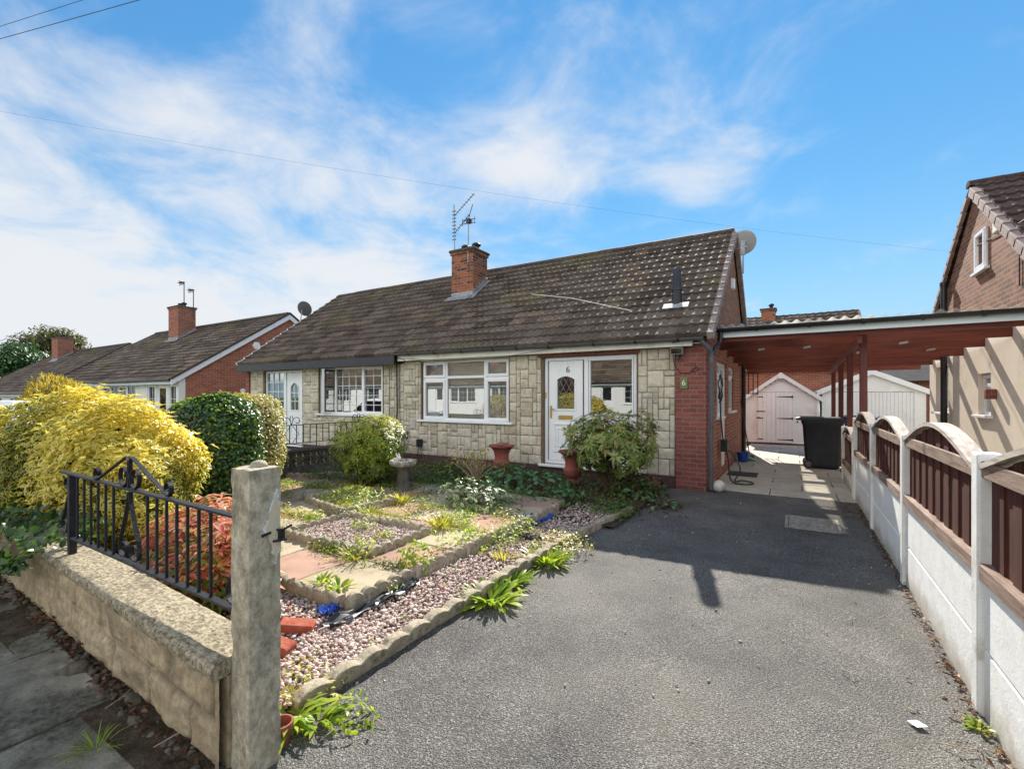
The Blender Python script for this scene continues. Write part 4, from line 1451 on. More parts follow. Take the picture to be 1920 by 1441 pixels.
op2 = [(-19.85, -19.15, -.1, 1.98, 1, False), (-20.75, -19.95, -.25, 1.98, 1, True), (-21.6, -20.85, -.1, 1.98, 1, False),
       (-25.9, -22.6, .8, 1.98, 4, False), (-28.9, -26.6, .8, 1.98, 3, False), (-30.6, -29.7, -.25, 1.98, 1, True)]
op2[0] = (-19.75, -19.15, .35, 1.98, 1, False); op2[2] = (-21.5, -20.85, .35, 1.98, 1, False)
far_house('white fronted bungalows with a brick gable and white bargeboard beyond the hedges', -31.6, -18.95, 7.85, 12.4, 2.15, 5.15, -.35, (-27.0, -26.0, 11.1, 11.9, 4.0, 6.0), op2, None)
op3 = [(-36.6, -35.7, -.6, 1.5, 1, True), (-39.6, -37.3, .3, 1.5, 3, False), (-43.6, -41.2, .3, 1.5, 3, False), (-46, -45.1, -.6, 1.5, 1, True)]
far_house('farthest row bungalows at the left edge with a low brick chimney', -48.2, -35.2, 7.85, 12.4, 1.70, 4.78, -.8, (-44.6, -43.4, 11.2, 12.0, 3.6, 5.6), op3, None)
# the bungalow pair across the road, which the window panes mirror
for xo, lab in ((-38.0, 'bungalows across the road at the far left, mirrored in the small paned window'), (-7.0, 'bungalows across the road with a central chimney, mirrored in the door side panel'), (-22.5, 'bungalows across the road to the left, mirrored in the big front window')):
    op4 = [(xo - 9.6 + 4.7, xo - 8.7 + 4.7, .2, 2.3, 1, True), (xo - 3.2, xo - .5, 1.0, 2.3, 3, False), (xo + 1.1, xo + 3.5, 1.0, 2.3, 3, False), (xo + 4.3, xo + 5.2, .2, 2.3, 1, True)]
    far_house(lab, xo - 6.5, xo + 6.5, 7.85, 11.6, 2.5, 5.3, 0, (xo - .5, xo + .5, 10.2, 10.9, 3.9, 5.7), op4, None, -1, -7.5)

# ---------------- the neighbour on the right: brown brick gable above cream render
HR = thing('bungalow', (4.5, 8.0, 0), 'right-hand bungalow with brown brick gable above a cream rendered side wall', 'house')
FW = face_west(2.73)
wr1, wr2 = (10.45, 11.05, 1.23, 1.93), (12.85, 13.85, 1.20, 2.18)
build('wall', wall_cells(MB(), 7.9, 14.4, -.05, 2.62, [wr1, wr2], -.25, 0).map(FW), 'cream_render', HR)
build('wall', MB().box(2.99, 16, 7.9, 8.15, -.05, 2.62), 'cream_render', HR)
build('wall', MB().box(2.99, 16, 14.15, 14.4, -.05, 2.62), 'cream_render', HR)
EAR, RIR, EBR = (7.55, 2.60), (11.15, 5.27), (14.75, 2.60)
build('gable', MB().prism([(2.735, 7.9, 2.62), (2.735, 14.4, 2.62), (2.735, 11.15, 5.16)], (.25, 0, 0)), 'brick_brown', HR)
roof_slope('roof', 2.66, 16, EAR, RIR, 'roof_tile_brown', HR)
roof_slope('rear_roof', 2.66, 16, EBR, RIR, 'roof_tile_brown', HR, ns=3)
ridge(HR, 2.62, 16, 11.15, 5.27, 'roof_tile_brown')
verge(HR, 2.70, .11, EAR, RIR, out=-1, drop=.15)
verge(HR, 2.70, .06, EBR, RIR, out=-1, drop=.10)
build('downpipe', MB().tube([(2.63, 12.72, 0), (2.63, 12.72, 3.82)], .055, 12).tube([(2.63, 12.72, 3.80), (2.63, 12.72, 3.87)], .065, 12), 'black_plastic', HR, smooth=True)
window(HR, FW, *wr1, [(0, .60, 0, .44, 0), (0, .60, .44, .70, 1)], recess=.07, blind='net')
window(HR, FW, *wr2, [(0, 1.0, 0, .98, 1)], recess=.07, blind='net')
FWg = face_west(2.735)
window(HR, FWg, 10.60, 11.14, 3.68, 4.36, [(0, .54, 0, .68, 1)], recess=-.03, dummy=True)
build('room', MB().box(3.2, 3.25, 8.2, 14.1, 0, 2.6), 'dark_room', HR)


# ================================================================== CARPORT, SHEDS AND BINS
CP = thing('carport', (.85, 12.4, 0), 'red timber carport with corrugated plastic roof between the two bungalows', 'carport')
CY0, CY1 = 8.36, 15.35
zc = lambda y: 2.66 - (y - CY0) * .034
cs = MB()
n = int((2.70 + 1.08) / .0125)
xs = np.linspace(-1.07, 2.66, n)
for s_, e_ in ((CY0 - .06, CY0 + 2.9), (CY0 + 2.8, CY0 + 5.7), (CY0 + 5.6, CY1)):
    vs = []
    lift = .006 if s_ > 9 else 0
    for y in (s_, e_):
        vs += [(x, y, zc(y) + .03 + lift + .022 * math.sin(2 * math.pi * x / .15)) for x in xs]
    cs.add(vs, [(i, i + 1, n + i + 1, n + i) for i in range(n - 1)])
build('roof', cs, 'corrugated_plastic', CP, smooth=True, recalc=False, angle=80)
for i in range(7):
    y = CY0 + .06 + i * 1.14
    zr_ = R.uniform(-.022, .022) if i else 0
    build('rafter', MB().box(-1.19 if i else -1.09, 2.725, y, y + .06, zc(y) - .215 + zr_, zc(y) + .0), 'red_timber', CP, bevel=.004)
build('beam', MB().prism([(.80, CY0 + .12, zc(CY0) - .33), (.80, CY1 - .05, zc(CY1) - .30), (.80, CY1 - .05, zc(CY1) - .22), (.80, CY0 + .12, zc(CY0) - .22)], (.06, 0, 0)), 'red_timber', CP, bevel=.004)
for y in (8.78, 10.75, 12.7, 15.0):
    build('post', MB().box(.862, .955, y, y + .095, -.1, zc(y) - .02), 'red_timber_post', CP, bevel=.006)
build('fascia', MB().box(-1.02, 2.725, CY0 - .03, CY0 + .0, zc(CY0) - .155, zc(CY0) - .005), 'white_board', CP, bevel=.003)
gutter(CP, -1.10, 2.72, CY0 - .095, zc(CY0) - .015, 'black_plastic', r=.062, brackets=[-.5, .2, .85, 1.5, 2.1], slope=-.0)
cd = MB().tube([(-1.02, CY0 - .085, zc(CY0) - .03), (-1.02, CY0 - .085, 2.50), (-1.03, CY0 - .10, 2.42), (-1.08, 8.12, 2.33), (-1.10, 8.06, 2.24), (-1.12, 8.03, 2.20)], .034, 10)
build('downpipe', cd, 'black_plastic', CP, smooth=True)
for x, y in ((-.55, CY0 + 1.15), (.15, CY0 + 1.15), (1.45, CY0 + 1.15), (2.0, CY0 + 2.3), (1.0, CY0 + 2.3)):
    fx = MB().prism([(x, y + .02, zc(y) - .245), (x + .10, y + .02, zc(y) - .23), (x + .10, y + .02, zc(y) - .20), (x, y + .02, zc(y) - .215)], (0, .1, 0))
    build('bracket', fx, 'galvanised', CP)

SH = thing('shed', (-.35, 17.9, 0), 'small white clapboard shed with double plank doors and black hinges', 'shed')
bd = MB()
ya = 17.0
E_, A_ = 1.50, 2.22
xm = -.345
nb = 22
for i in range(nb):
    z0 = .06 + i * .098
    z1 = z0 + .102
    if z1 > A_ - .05:
        break
    hw = 1.0 if z1 < E_ else max(.05, (A_ - z1) / (A_ - E_) * 1.0)
    for a, b in ((xm - hw, xm + hw),):
        bd.prism([(a, ya, z0), (a, ya + .03, z0), (a, ya + .03, z1), (a, ya + .018, z1)], (b - a, 0, 0))
build('wall', bd, 'white_board', SH)
sw = MB()
for i in range(15):
    z0 = .06 + i * .098
    for xx, sgn in ((xm - 1.0, -1), (xm + 1.0, 1)):
        sw.prism([(xx + .0 * sgn, ya + .03, z0), (xx - .03 * sgn, ya + .03, z0), (xx - .03 * sgn, ya + .03, z0 + .102), (xx - .012 * sgn, ya + .03, z0 + .102)], (0, 2.3, 0))
sw.box(xm - .98, xm + .98, ya + 2.3, ya + 2.33, .05, E_)
build('wall', sw, 'white_board', SH)
for xx in (xm - 1.0, xm + .94):
    build('corner_board', MB().box(xx, xx + .06, ya - .02, ya - .002, .05, E_ + .02), 'white_board', SH, bevel=.003)
rfm = MB()
for sgn in (-1, 1):
    rfm.prism([(xm, ya - .10, A_ + .03), (xm + sgn * 1.12, ya - .10, E_ - .06), (xm + sgn * 1.12, ya - .10, E_ - .03), (xm, ya - .10, A_ + .06)], (0, 2.55, 0))
build('roof', rfm, 'asphalt_felt', SH)
for sgn in (-1, 1):
    build('bargeboard', MB().prism([(xm, ya - .13, A_ - .06), (xm + sgn * 1.12, ya - .13, E_ - .15), (xm + sgn * 1.12, ya - .13, E_ - .02), (xm, ya - .13, A_ + .07)], (0, .025, 0)), 'white_board', SH)
build('finial', MB().prism([(xm - .06, ya - .15, A_ - .12), (xm + .06, ya - .15, A_ - .12), (xm + .07, ya - .15, A_ - .02), (xm, ya - .15, A_ + .17), (xm - .07, ya - .15, A_ - .02)], (0, .018, 0)), 'white_board', SH)
hdr = MB().prism([(xm - .8, ya - .012, 1.68), (xm + .8, ya - .012, 1.68), (xm, ya - .012, 1.98)], (0, .01, 0))
build('gable_board', hdr, 'white_board', SH)
build('base', MB().box(xm - 1.0, xm + 1.0, ya + .02, ya + 2.3, -.02, .06), 'screen_block', SH)
for (a, b), hs in (((-.985, -.485), 1), ((-.478, -.045), -1)):
    m_ = MB()
    npk = 4
    for i in range(npk):
        m_.box(a + (b - a) * i / npk + .002, a + (b - a) * (i + 1) / npk - .002, ya - .03, ya - .004, .075, 1.66)
    d_ = build('door', m_, 'white_board', SH, bevel=.004)
    for z in (.17, .84, 1.52):
        h = MB()
        if hs < 0:
            h.prism([(b + .03, ya - .038, z - .045), (b + .03, ya - .038, z + .045), (b - .02, ya - .038, z + .02), (b - .40, ya - .038, z + .008), (b - .40, ya - .038, z - .008), (b - .02, ya - .038, z - .02)], (0, .007, 0))
        else:
            h.box(a - .01, a + .15, ya - .038, ya - .031, z - .015, z + .015)
        build('hinge', h, 'black_plastic', d_)
    if hs > 0:
        build('bolt', MB().box(a - .04, a + .2, ya - .042, ya - .031, 1.04, 1.07).box(a - .04, a + .06, ya - .045, ya - .031, .84, .87), 'black_plastic', d_)

GA = thing('garage', (2.0, 20, 0), 'white sectional garage with ribbed up-and-over door beside the shed', 'garage')
gy = 17.5
gx0, gx1, ge, ga_ = .76, 3.24, 1.70, 2.26
gxm = (gx0 + gx1) / 2
build('wall', wall_cells(MB(), gx0, gx1, 0, ge, [(1.02, 2.98, 0, ge - .02)], -.1, 0).map(face_south(gy)), 'white_board', GA)
build('gable', MB().prism([(gx0, gy + .01, ge), (gx1, gy + .01, ge), (gxm, gy + .01, ga_)], (0, .08, 0)), 'white_board', GA)
for xq in (gx0, gx1 - .08):
    build('wall', MB().box(xq, xq + .08, gy + .1, gy + 5, 0, ge), 'white_render', GA)
rr_ = MB()
for sgn in (-1, 1):
    rr_.prism([(gxm, gy - .06, ga_ + .02), (gxm + sgn * 1.36, gy - .06, ge - .05), (gxm + sgn * 1.36, gy - .06, ge), (gxm, gy - .06, ga_ + .07)], (0, 5.2, 0))
build('roof', rr_, 'screen_block', GA)
for sgn in (-1, 1):
    build('bargeboard', MB().prism([(gxm, gy - .10, ga_ - .07), (gxm + sgn * 1.37, gy - .10, ge - .14), (gxm + sgn * 1.37, gy - .10, ge + .01), (gxm, gy - .10, ga_ + .09)], (0, .03, 0)), 'white_board', GA)
gd = MB()
nb = 22
for i in range(nb):
    a = 1.02 + 1.96 * i / nb
    gd.box(a + .004, a + 1.96 / nb - .004, gy + .02, gy + .045, .02, ge - .03)
gd.box(1.02, 2.98, gy + .035, gy + .05, .02, ge - .03)
build('door', gd, 'white_board', GA, bevel=.004)
build('downpipe', MB().tube([(gx1 + .06, gy - .02, 0), (gx1 + .06, gy - .02, ge)], .03, 8), 'brick_dark', GA)

BH = thing('rear_bungalow', (-2, 24, 0), 'brick bungalow with dark tiled roof behind the white shed', 'house')
build('wall', MB().box(-9, 2.4, 22.6, 29.4, -.05, 2.9), 'brick_red', BH)
build('gable', MB().prism([(2.2, 22.6, 2.9), (2.2, 29.4, 2.9), (2.2, 26, 5.35)], (.2, 0, 0)), 'brick_red', BH)
roof_slope('roof', -9.2, 2.5, (22.3, 2.80), (26, 5.42), 'roof_tile', BH, period=.3, ns=4, amp=.02, step=.05)
roof_slope('rear_roof', -9.2, 2.5, (29.7, 2.80), (26, 5.42), 'roof_tile', BH, period=.3, ns=2, amp=0)
verge(BH, 2.46, .09, (22.3, 2.80), (26, 5.42))
chimney(BH, -1.35, -.75, 25.6, 26.3, 4.8, 5.75, pots=((.7, 0),), pot_h=.25)
build('fascia', MB().box(-9, 2.4, 22.36, 22.40, 2.62, 2.80), 'white_board', BH)

OB = thing('outbuilding', (4.5, 25, 0), 'low outbuilding with dark hipped roof behind the white garage', 'outbuilding')
build('wall', MB().box(2.9, 6.5, 24.2, 27, -.05, 2.15), 'brick_red', OB)
build('roof', MB().add([(1.5, 23.8, 2.15), (7, 23.8, 2.15), (7, 27.4, 2.15), (1.5, 27.4, 2.15), (2.9, 25.6, 2.95), (6, 25.6, 2.95)],
                       [(0, 1, 5, 4), (1, 2, 5), (2, 3, 4, 5), (3, 0, 4), (3, 2, 1, 0)]), 'asphalt_felt', OB)


def wheelie_bin(name, label, loc, ang, bodym, lidm, group=None):
    B = thing(name, loc, label, 'wheelie bin', group)
    B.rotation_euler = (0, 0, ang)

    def tp(z, f=1.):   # cross-section at a height
        w = .255 + .03 * z; d = .30 + .055 * z
        return w * f, d * f
    L0 = Vector(loc)
    mb = MB()
    zs = [0.03, .10, .5, .9, .985, .99, 1.03]
    vs = []
    for i, z in enumerate(zs):
        w, d = tp(z)
        if z >= .985: w += .025; d += .025
        c = .05
        for sx_, sy_ in ((-1, -1), (1, -1), (1, 1), (-1, 1)):
            pts = [(sx_ * (d - c), sy_ * w), (sx_ * d, sy_ * (w - c))]
            if sx_ * sy_ < 0: pts = pts
            else: pts = pts[::-1]
            for p in pts:
                vs.append((L0.x + p[0], L0.y + p[1], L0.z + z))
    fs = []
    for i in range(len(zs) - 1):
        for j in range(8):
            fs.append((i * 8 + j, i * 8 + (j + 1) % 8, (i + 1) * 8 + (j + 1) % 8, (i + 1) * 8 + j))
    fs.append(tuple(range(7, -1, -1)))
    mb.add(vs, fs)
    build('body', mb, bodym, B, smooth=True, angle=50, bevel=.006)
    ld_ = MB()
    w, d = tp(1.03); w += .045; d += .045
    ld_.prism([(L0.x - d - .06, L0.y - w, L0.z + 1.03), (L0.x - d - .09, L0.y - w, L0.z + 1.075), (L0.x - d + .02, L0.y - w, L0.z + 1.10), (L0.x + d - .08, L0.y - w, L0.z + 1.095), (L0.x + d, L0.y - w, L0.z + 1.05), (L0.x + d, L0.y - w, L0.z + 1.025)], (0, 2 * w, 0))
    ld = build('lid', ld_, lidm, B, bevel=.012, segs=2)
    build('handle', MB().tube([(L0.x - d - .05, L0.y - w + .06, L0.z + .98), (L0.x - d - .05, L0.y + w - .06, L0.z + .98)], .016, 8), bodym, B)
    for sy_ in (-1, 1):
        cx_, cy_ = L0.x - .25, L0.y + sy_ * .25
        wl = MB().lathe([(.06, -.025), (.095, -.024), (.10, -.012), (.10, .012), (.095, .024), (.06, .025)], (0, 0, 0), 18)
        wl.map(lambda x, y, z: (cx_ + x, cy_ + z, L0.z + .10 + y))
        wo_ = build('wheel', wl, 'rubber', B, smooth=True)
        hb = MB().lathe([(.02, -.03), (.058, -.028), (.058, .028), (.02, .03)], (0, 0, 0), 14)
        hb.map(lambda x, y, z: (cx_ + x, cy_ + z, L0.z + .10 + y))
        build('hub', hb, 'grey_plastic', wo_, smooth=True)
    return B


wheelie_bin('wheelie_bin', 'black wheelie bin parked sideways at the end of the fence', (.52, 12.05, .0), 0, 'bin_black', 'bin_black')
wheelie_bin('wheelie_bin', 'blue wheelie bin half hidden behind the red carport posts', (1.32, 13.2, .0), math.radians(80), 'blue_bin', 'blue_bin')

# ================================================================== FENCE along the driveway
FN = thing('fence', (.81, 5.9, 0), 'driveway fence of white concrete posts with arched brown slat panels', 'fence')
FXX = .815
posts = [(1.33, 1.27), (3.16, 1.272), (4.99, 1.235), (6.82, 1.225), (8.65, 1.225), (8.80, .99), (10.62, .985)]
for y, h in posts:
    p = MB().box(FXX - .05, FXX + .05, y - .05, y + .05, -.15, h)
    build('post', p, 'white_post', FN, bevel=.012, segs=2)


def fence_bay(y0, y1, zg, zs, rise):
    a, b = y0 + .048, y1 - .048
    for za, zb in ((-.12, zg / 2 - .003), (zg / 2 + .003, zg)):
        build('gravel_board', MB().box(FXX - .026, FXX + .026, a, b, za, zb), 'white_concrete', FN, bevel=.008)
    crv = lambda t: zs + rise * (max(0.0, math.sin(math.pi * t)) ** 1.15)
    mb = MB()
    ns_ = int((b - a) / .0915)
    for i in range(ns_):
        ya, yb = a + (b - a) * i / ns_ + .002, a + (b - a) * (i + 1) / ns_ + R.choice([.006, .006, .006, -.004, -.010])
        off = .0045 if i % 2 else -.0045
        if i % 2 and R.random() < .75: ya, yb = ya - .004, yb + .004
        ya, yb = max(ya, a), min(yb, b)
        t0, t1 = (ya - a) / (b - a), (yb - a) / (b - a)
        mb.prism([(FXX + off - .006, ya, zg + .05), (FXX + off - .006, yb, zg + .05), (FXX + off - .006, yb, crv(t1) - .02), (FXX + off - .006, ya, crv(t0) - .02)], (.013, 0, 0))
    pn = build('panel', mb, 'fence_slat', FN)
    build('rail', MB().box(FXX - .036, FXX - .019, a, b, zs - .045, zs + .035), 'fence_rail', pn, bevel=.004)
    build('rail', MB().box(FXX - .046, FXX + .03, a, b, zg + .004, zg + .085), 'fence_rail', pn, bevel=.006)
    ac = MB()
    N_ = 28
    for i in range(N_):
        t0, t1 = i / N_, (i + 1) / N_
        ya, yb = a - .03 + (b - a + .06) * t0, a - .03 + (b - a + .06) * t1
        ac.prism([(FXX - .045, ya, crv(t0) - .013), (FXX - .045, yb, crv(t1) - .013), (FXX - .045, yb, crv(t1) + .013), (FXX - .045, ya, crv(t0) + .013)], (.09, 0, 0))
    build('arch_rail', ac, 'rail_weathered', pn)


for (ya, ha), (yb, hb), zg, zs, rs_ in (((1.33, 1), (3.16, 1), .655, 1.20, .17), ((3.16, 1), (4.99, 1), .66, 1.185, .175), ((4.99, 1), (6.82, 1), .665, 1.165, .17),
                                       ((6.82, 1), (8.65, 1), .66, 1.155, .17), ((8.80, 1), (10.62, 1), .30, .86, .15)):
    fence_bay(ya, yb, zg, zs, rs_)

# ================================================================== FRONT WALL, GATE POST, RAILING
FWL = thing('garden_wall', (-7, 1.1, 0), 'low split stone front wall with a rough concrete coping', 'wall')
wsk = lambda x: min(.35, max(0., (-x - 2.05) * .042))      # the wall runs back a little to the left
xw = np.concatenate([np.arange(-14, -6.5, .05), np.arange(-6.5, -2.012, .0165), [-2.011]])
zw = np.linspace(-.06, .40, 27)
V, T = [], []
for z in zw:
    for x in xw:
        row = 0 if z < .195 else 1
        bl = .46
        xo = x + (.21 if row else 0)
        fx_ = (xo / bl) % 1.0
        bz = (z + .01) / .205 if row == 0 else (z - .195) / .205
        e = min(fx_ * bl, (1 - fx_) * bl, max(0, bz) * .205, max(0, 1 - bz) * .205 if bz < 1 else .0)
        k_ = min(1, max(0, e / .040)) if x < -2.05 else .8
        k_ = k_ * k_ * (3 - 2 * k_)
        bid = math.floor(xo / bl) * 7.3 + row * 3.1
        p1 = Vector((x * 5.5 + bid, z * 7, bid))
        d = k_ * (.030 + (.020 if x < -2.05 else 0) * (mnoise.noise(p1) + .5 * mnoise.noise(p1 * 2.3) + .25 * mnoise.noise(p1 * 5))) + .004 * mnoise.noise(Vector((x * 30, z * 30, 2)))
        V.append((x, 1.035 - d + wsk(x), z))
        T.append(max(0., .8 - k_ * 1.1))
nx = len(xw)
mb = MB().add(V, [(j * nx + i, j * nx + i + 1, (j + 1) * nx + i + 1, (j + 1) * nx + i) for j in range(len(zw) - 1) for i in range(nx - 1)])
mb.t = T
build('stone_face', mb, 'split_stone', FWL, smooth=True, recalc=False, angle=70)
build('core', MB().box(-14, -2.012, 1.04, 1.20, -.06, .395).map(lambda x, y, z: (x, y + max(0., (-x - 2.05) * .029), z)), 'split_stone', FWL)
# coping: worn edges and a pitted top
cp = MB()
xc = np.concatenate([np.arange(-14, -6, .06), np.arange(-6, -2.014, .02), [-2.012]])
prof = [(.985, .39), (.978, .405), (.975, .425), (.979, .445), (.995, .457), (1.03, .461), (1.07, .462), (1.11, .462), (1.15, .462), (1.19, .461), (1.215, .456), (1.228, .44), (1.23, .415), (1.23, .39)]
V = []
for x in xc:
    for (yy, z) in prof:
        q = Vector((x * 7, yy * 7, z * 7))
        er = .0025 * mnoise.noise(q) + .0035 * mnoise.noise(q * 5)
        jt = -.010 if abs(((x + 2.03) % .61) - .305) > .299 else 0
        V.append((x, yy + wsk(x) + (er if yy < 1.0 else 0) * 1.5 - jt * .5, z + er * (.8 if z > .43 else .3) + jt + max(0, (-x - 2.1)) * .004))
m_ = len(prof)
fs = [(i * m_ + j, i * m_ + j + 1, (i + 1) * m_ + j + 1, (i + 1) * m_ + j) for i in range(len(xc) - 1) for j in range(m_ - 1)]
fs += [tuple(range(m_)), tuple((len(xc) - 1) * m_ + j for j in range(m_))]
build('coping', cp.add(V, fs), 'coping_concrete', FWL, smooth=True, angle=60)

# gate post
gp = MB()
hx, hy, H_ = .07, .07, 1.25
N_ = 7
vs = []
rings_ = np.concatenate([np.arange(-.1, H_, .035), [H_]])
for z in rings_:
    per = []
    for sd4 in range(4):
        for i in range(N_):
            t = -1 + 2 * i / N_
            p = [(t, -1), (1, t), (-t, 1), (-1, -t)][sd4]
            per.append(p)
    for (a, b) in per:
        x, y = a * hx, b * hy
        crn = (abs(a) > .8 and abs(b) > .8)
        s_ = .955 if crn else 1.0
        q = Vector((x * 16, y * 16, z * 9))
        d = .0035 * mnoise.noise(q) + .0025 * mnoise.noise(q * 4)
        if crn: d -= .004 * abs(mnoise.noise(Vector((a * 3, b * 3, z * 22))))
        vs.append((-1.94 + x * s_ + a * d, 1.12 + y * s_ + b * d, z + (0 if z < H_ - .01 else .006 * mnoise.noise(q * 2))))
M4 = 4 * N_
fs = [(i * M4 + j, i * M4 + (j + 1) % M4, (i + 1) * M4 + (j + 1) % M4, (i + 1) * M4 + j) for i in range(len(rings_) - 1) for j in range(M4)]
b0 = len(vs)
top = (len(rings_) - 1) * M4
vs.append((-1.94, 1.12, H_ + .008))
fs += [(top + j, top + (j + 1) % M4, b0) for j in range(M4)]
gp.add(vs, fs)
GP = build('gate_post', gp, 'concrete_post', None, smooth=True, angle=35, origin=(-1.94, 1.12, 0))
tag(GP, 'tall weathered concrete gate post with flaking pale paint', 'gate post')
build('cap_knob', MB().lathe([(.035, 0), (.033, .012), (.024, .022), (.01, .027)], (-1.93, 1.125, H_ + .002), 12, wob=lambda a, z: 1 + .12 * math.sin(3 * a)), 'concrete_post', GP, smooth=True)
ltc = MB().tube([(-1.875, 1.165, .985), (-1.85, 1.185, .985), (-1.835, 1.215, 1.0)], .005, 6)
ltc.box(-1.875, -1.855, 1.172, 1.195, .935, .985).tube([(-1.87, 1.15, .94), (-1.84, 1.195, .943)], .005, 6).tube([(-1.87, 1.14, .98), (-1.865, 1.10, .975)], .006, 6)
build('latch', ltc, 'wrought_iron', GP)


def spiral(c, r0, r1, a0, turns, n=26, plane='x'):
    pts = []
    for i in range(n + 1):
        t = i / n
        a = a0 + turns * 2 * math.pi * t
        r = r0 + (r1 - r0) * t
        pts.append((c[0] + r * math.cos(a), c[1], c[2] + r * math.sin(a)))
    return pts


def strip(mb, path, w=.022, th=.006):
    """flat iron strip: broad across Y, thin in the plane of the scroll"""
    P = [Vector(p) for p in path]
    for i in range(len(P) - 1):
        a, b = P[i], P[i + 1]
        d = (b - a)
        if d.length < 1e-6: continue
        nn = Vector((-d.z, 0, d.x)).normalized() * (th / 2)
        d = d.normalized() * .0015
        mb.prism([a - d - nn - Vector((0, w / 2, 0)), b + d - nn - Vector((0, w / 2, 0)), b + d + nn - Vector((0, w / 2, 0)), a - d + nn - Vector((0, w / 2, 0))], (0, w, 0))


RL = thing('railing', (-3.2, 1.165, .46), 'black wrought iron railing with scrolls on top of the front wall', 'railing')
RY = 1.165
zt = lambda x: 1.0 + (-x - 2.2) * .008
zb_ = lambda x: .575 + (-x - 2.2) * .004
XL, XR = -4.42, -2.012
build('top_rail', MB().prism([(XL, RY - .019, zt(XL) - .006), (XR, RY - .019, zt(XR) - .006), (XR, RY - .019, zt(XR) + .006), (XL, RY - .019, zt(XL) + .006)], (0, .038, 0)), 'wrought_iron', RL, bevel=.002)
build('bottom_rail', MB().prism([(-4.2, RY - .019, zb_(-4.2) - .006), (XR, RY - .019, zb_(XR) - .006), (XR, RY - .019, zb_(XR) + .006), (-4.2, RY - .019, zb_(-4.2) + .006)], (0, .038, 0)), 'wrought_iron', RL, bevel=.002)
build('end_post', MB().box(-4.25, -4.21, RY - .02, RY + .02, .44, zt(-4.2) - .006), 'wrought_iron', RL)
for x in [-4.13 + i * .118 for i in range(6)] + [-3.08 + i * .113 for i in range(7)]:
    build('bar', MB().box(x - .006, x + .006, RY - .006, RY + .006, zb_(x) + .005, zt(x) - .005), 'wrought_iron', RL)
sc = MB()
cxm = -3.31
for sgn in (-1, 1):
    # lyre below the rail
    strip(sc, [(cxm + sgn * .005, RY, zt(cxm) - .02), (cxm + sgn * .02, RY, .93), (cxm + sgn * .06, RY, .83), (cxm + sgn * .115, RY, .72), (cxm + sgn * .135, RY, .66)])
    sp_ = spiral((cxm + sgn * .075, RY, .655), .06, .03, 0 if sgn > 0 else math.pi, -.95 * sgn)
    strip(sc, sp_)
    # pediment above the rail
    strip(sc, [(cxm + sgn * .50, RY, zt(cxm) + .012), (cxm + sgn * .46, RY, zt(cxm) + .018), (cxm + sgn * .06, RY, 1.185), (cxm + sgn * .03, RY, 1.195), (cxm + sgn * .008, RY, 1.17), (cxm + sgn * .004, RY, zt(cxm) + .01)])
    strip(sc, spiral((cxm + sgn * .475, RY, zt(cxm) + .052), .040, .022, -math.pi / 2, .85 * sgn))
    strip(sc, [(cxm + sgn * .012, RY, 1.10), (cxm + sgn * .03, RY, zt(cxm) + .03), (cxm + sgn * .07, RY, zt(cxm) + .01)])
    strip(sc, spiral((cxm + sgn * .075, RY, zt(cxm) + .075), .065, .03, -math.pi / 2, .8 * sgn))
build('scroll', sc, 'wrought_iron', RL)
se = MB()
for xe in (-2.20, -4.36):
    strip(se, [(xe + .10, RY, zt(xe) - .02), (xe + .085, RY, .88), (xe - .0, RY, .74), (xe - .055, RY, .66)])
    strip(se, spiral((xe + .01, RY, .652), .062, .03, math.pi, .95))
    strip(se, spiral((xe + .045, RY, .94), .05, .025, 0, .8))
build('scroll', se, 'wrought_iron', RL)

# ================================================================== BOUNDARY between the two front gardens
BW = thing('block_wall', (-7.95, 6.4, .0), 'dark pierced screen block wall dividing the two front gardens', 'wall')
by0, by1 = 4.9, 7.75
bx = -7.95
build('base_course', MB().box(bx - .05, bx + .05, by0, by1, -.05, .20), 'screen_block', BW, bevel=.006)
nbk = int((by1 - by0 - .2) / .30)
for i in range(nbk):
    y0 = by0 + .22 + i * .30
    m_ = MB()
    z0 = .205; s_ = .29
    G = lambda a, b, z: (bx + b, y0 + a, z0 + z)
    ring(m_, 0, s_, 0, s_, .022, -.045, .045)
    for cxa, cza, a0 in ((0, 0, 0), (s_, 0, 90), (s_, s_, 180), (0, s_, 270)):
        pts = [(cxa + .19 * math.cos(math.radians(a0 + q)), cza + .19 * math.sin(math.radians(a0 + q))) for q in range(0, 91, 10)]
        for (p, q), (p2, q2) in zip(pts[:-1], pts[1:]):
            d = Vector((p2 - p, q2 - q)).normalized() * .013
            nn = Vector((-d.y, d.x))
            m_.prism([(p - nn.x, -.04, q - nn.y), (p2 - nn.x, -.04, q2 - nn.y), (p2 + nn.x, -.04, q2 + nn.y), (p + nn.x, -.04, q + nn.y)], (0, .08, 0))
    build('screen_block', m_.map(G), 'screen_block', BW)
build('coping', MB().box(bx - .075, bx + .075, by0 - .02, by1, .505, .565), 'screen_block', BW, bevel=.01)
for y in (by0 + .09, by1 - .08):
    build('pier', MB().box(bx - .10, bx + .10, y - .10, y + .10, -.05, .60), 'screen_block', BW, bevel=.008)
RB = thing('railing', (bx, 6.4, .57), 'thin black iron railing with scrolls on the dark block wall', 'railing')
rb = lambda y0_, y1_, z0_, z1_: MB().box(bx - .012, bx + .012, y0_, y1_, z0_, z1_)
build('top_rail', rb(by0, by1 - .1, 1.0, 1.014), 'wrought_iron', RB)
build('bottom_rail', rb(by0, by1 - .1, .66, .672), 'wrought_iron', RB)
for i in range(20):
    y = by0 + .02 + i * .142
    build('bar', MB().box(bx - .006, bx + .006, y, y + .012, .672 if i % 6 else .565, 1.0), 'wrought_iron', RB)
sc = MB()
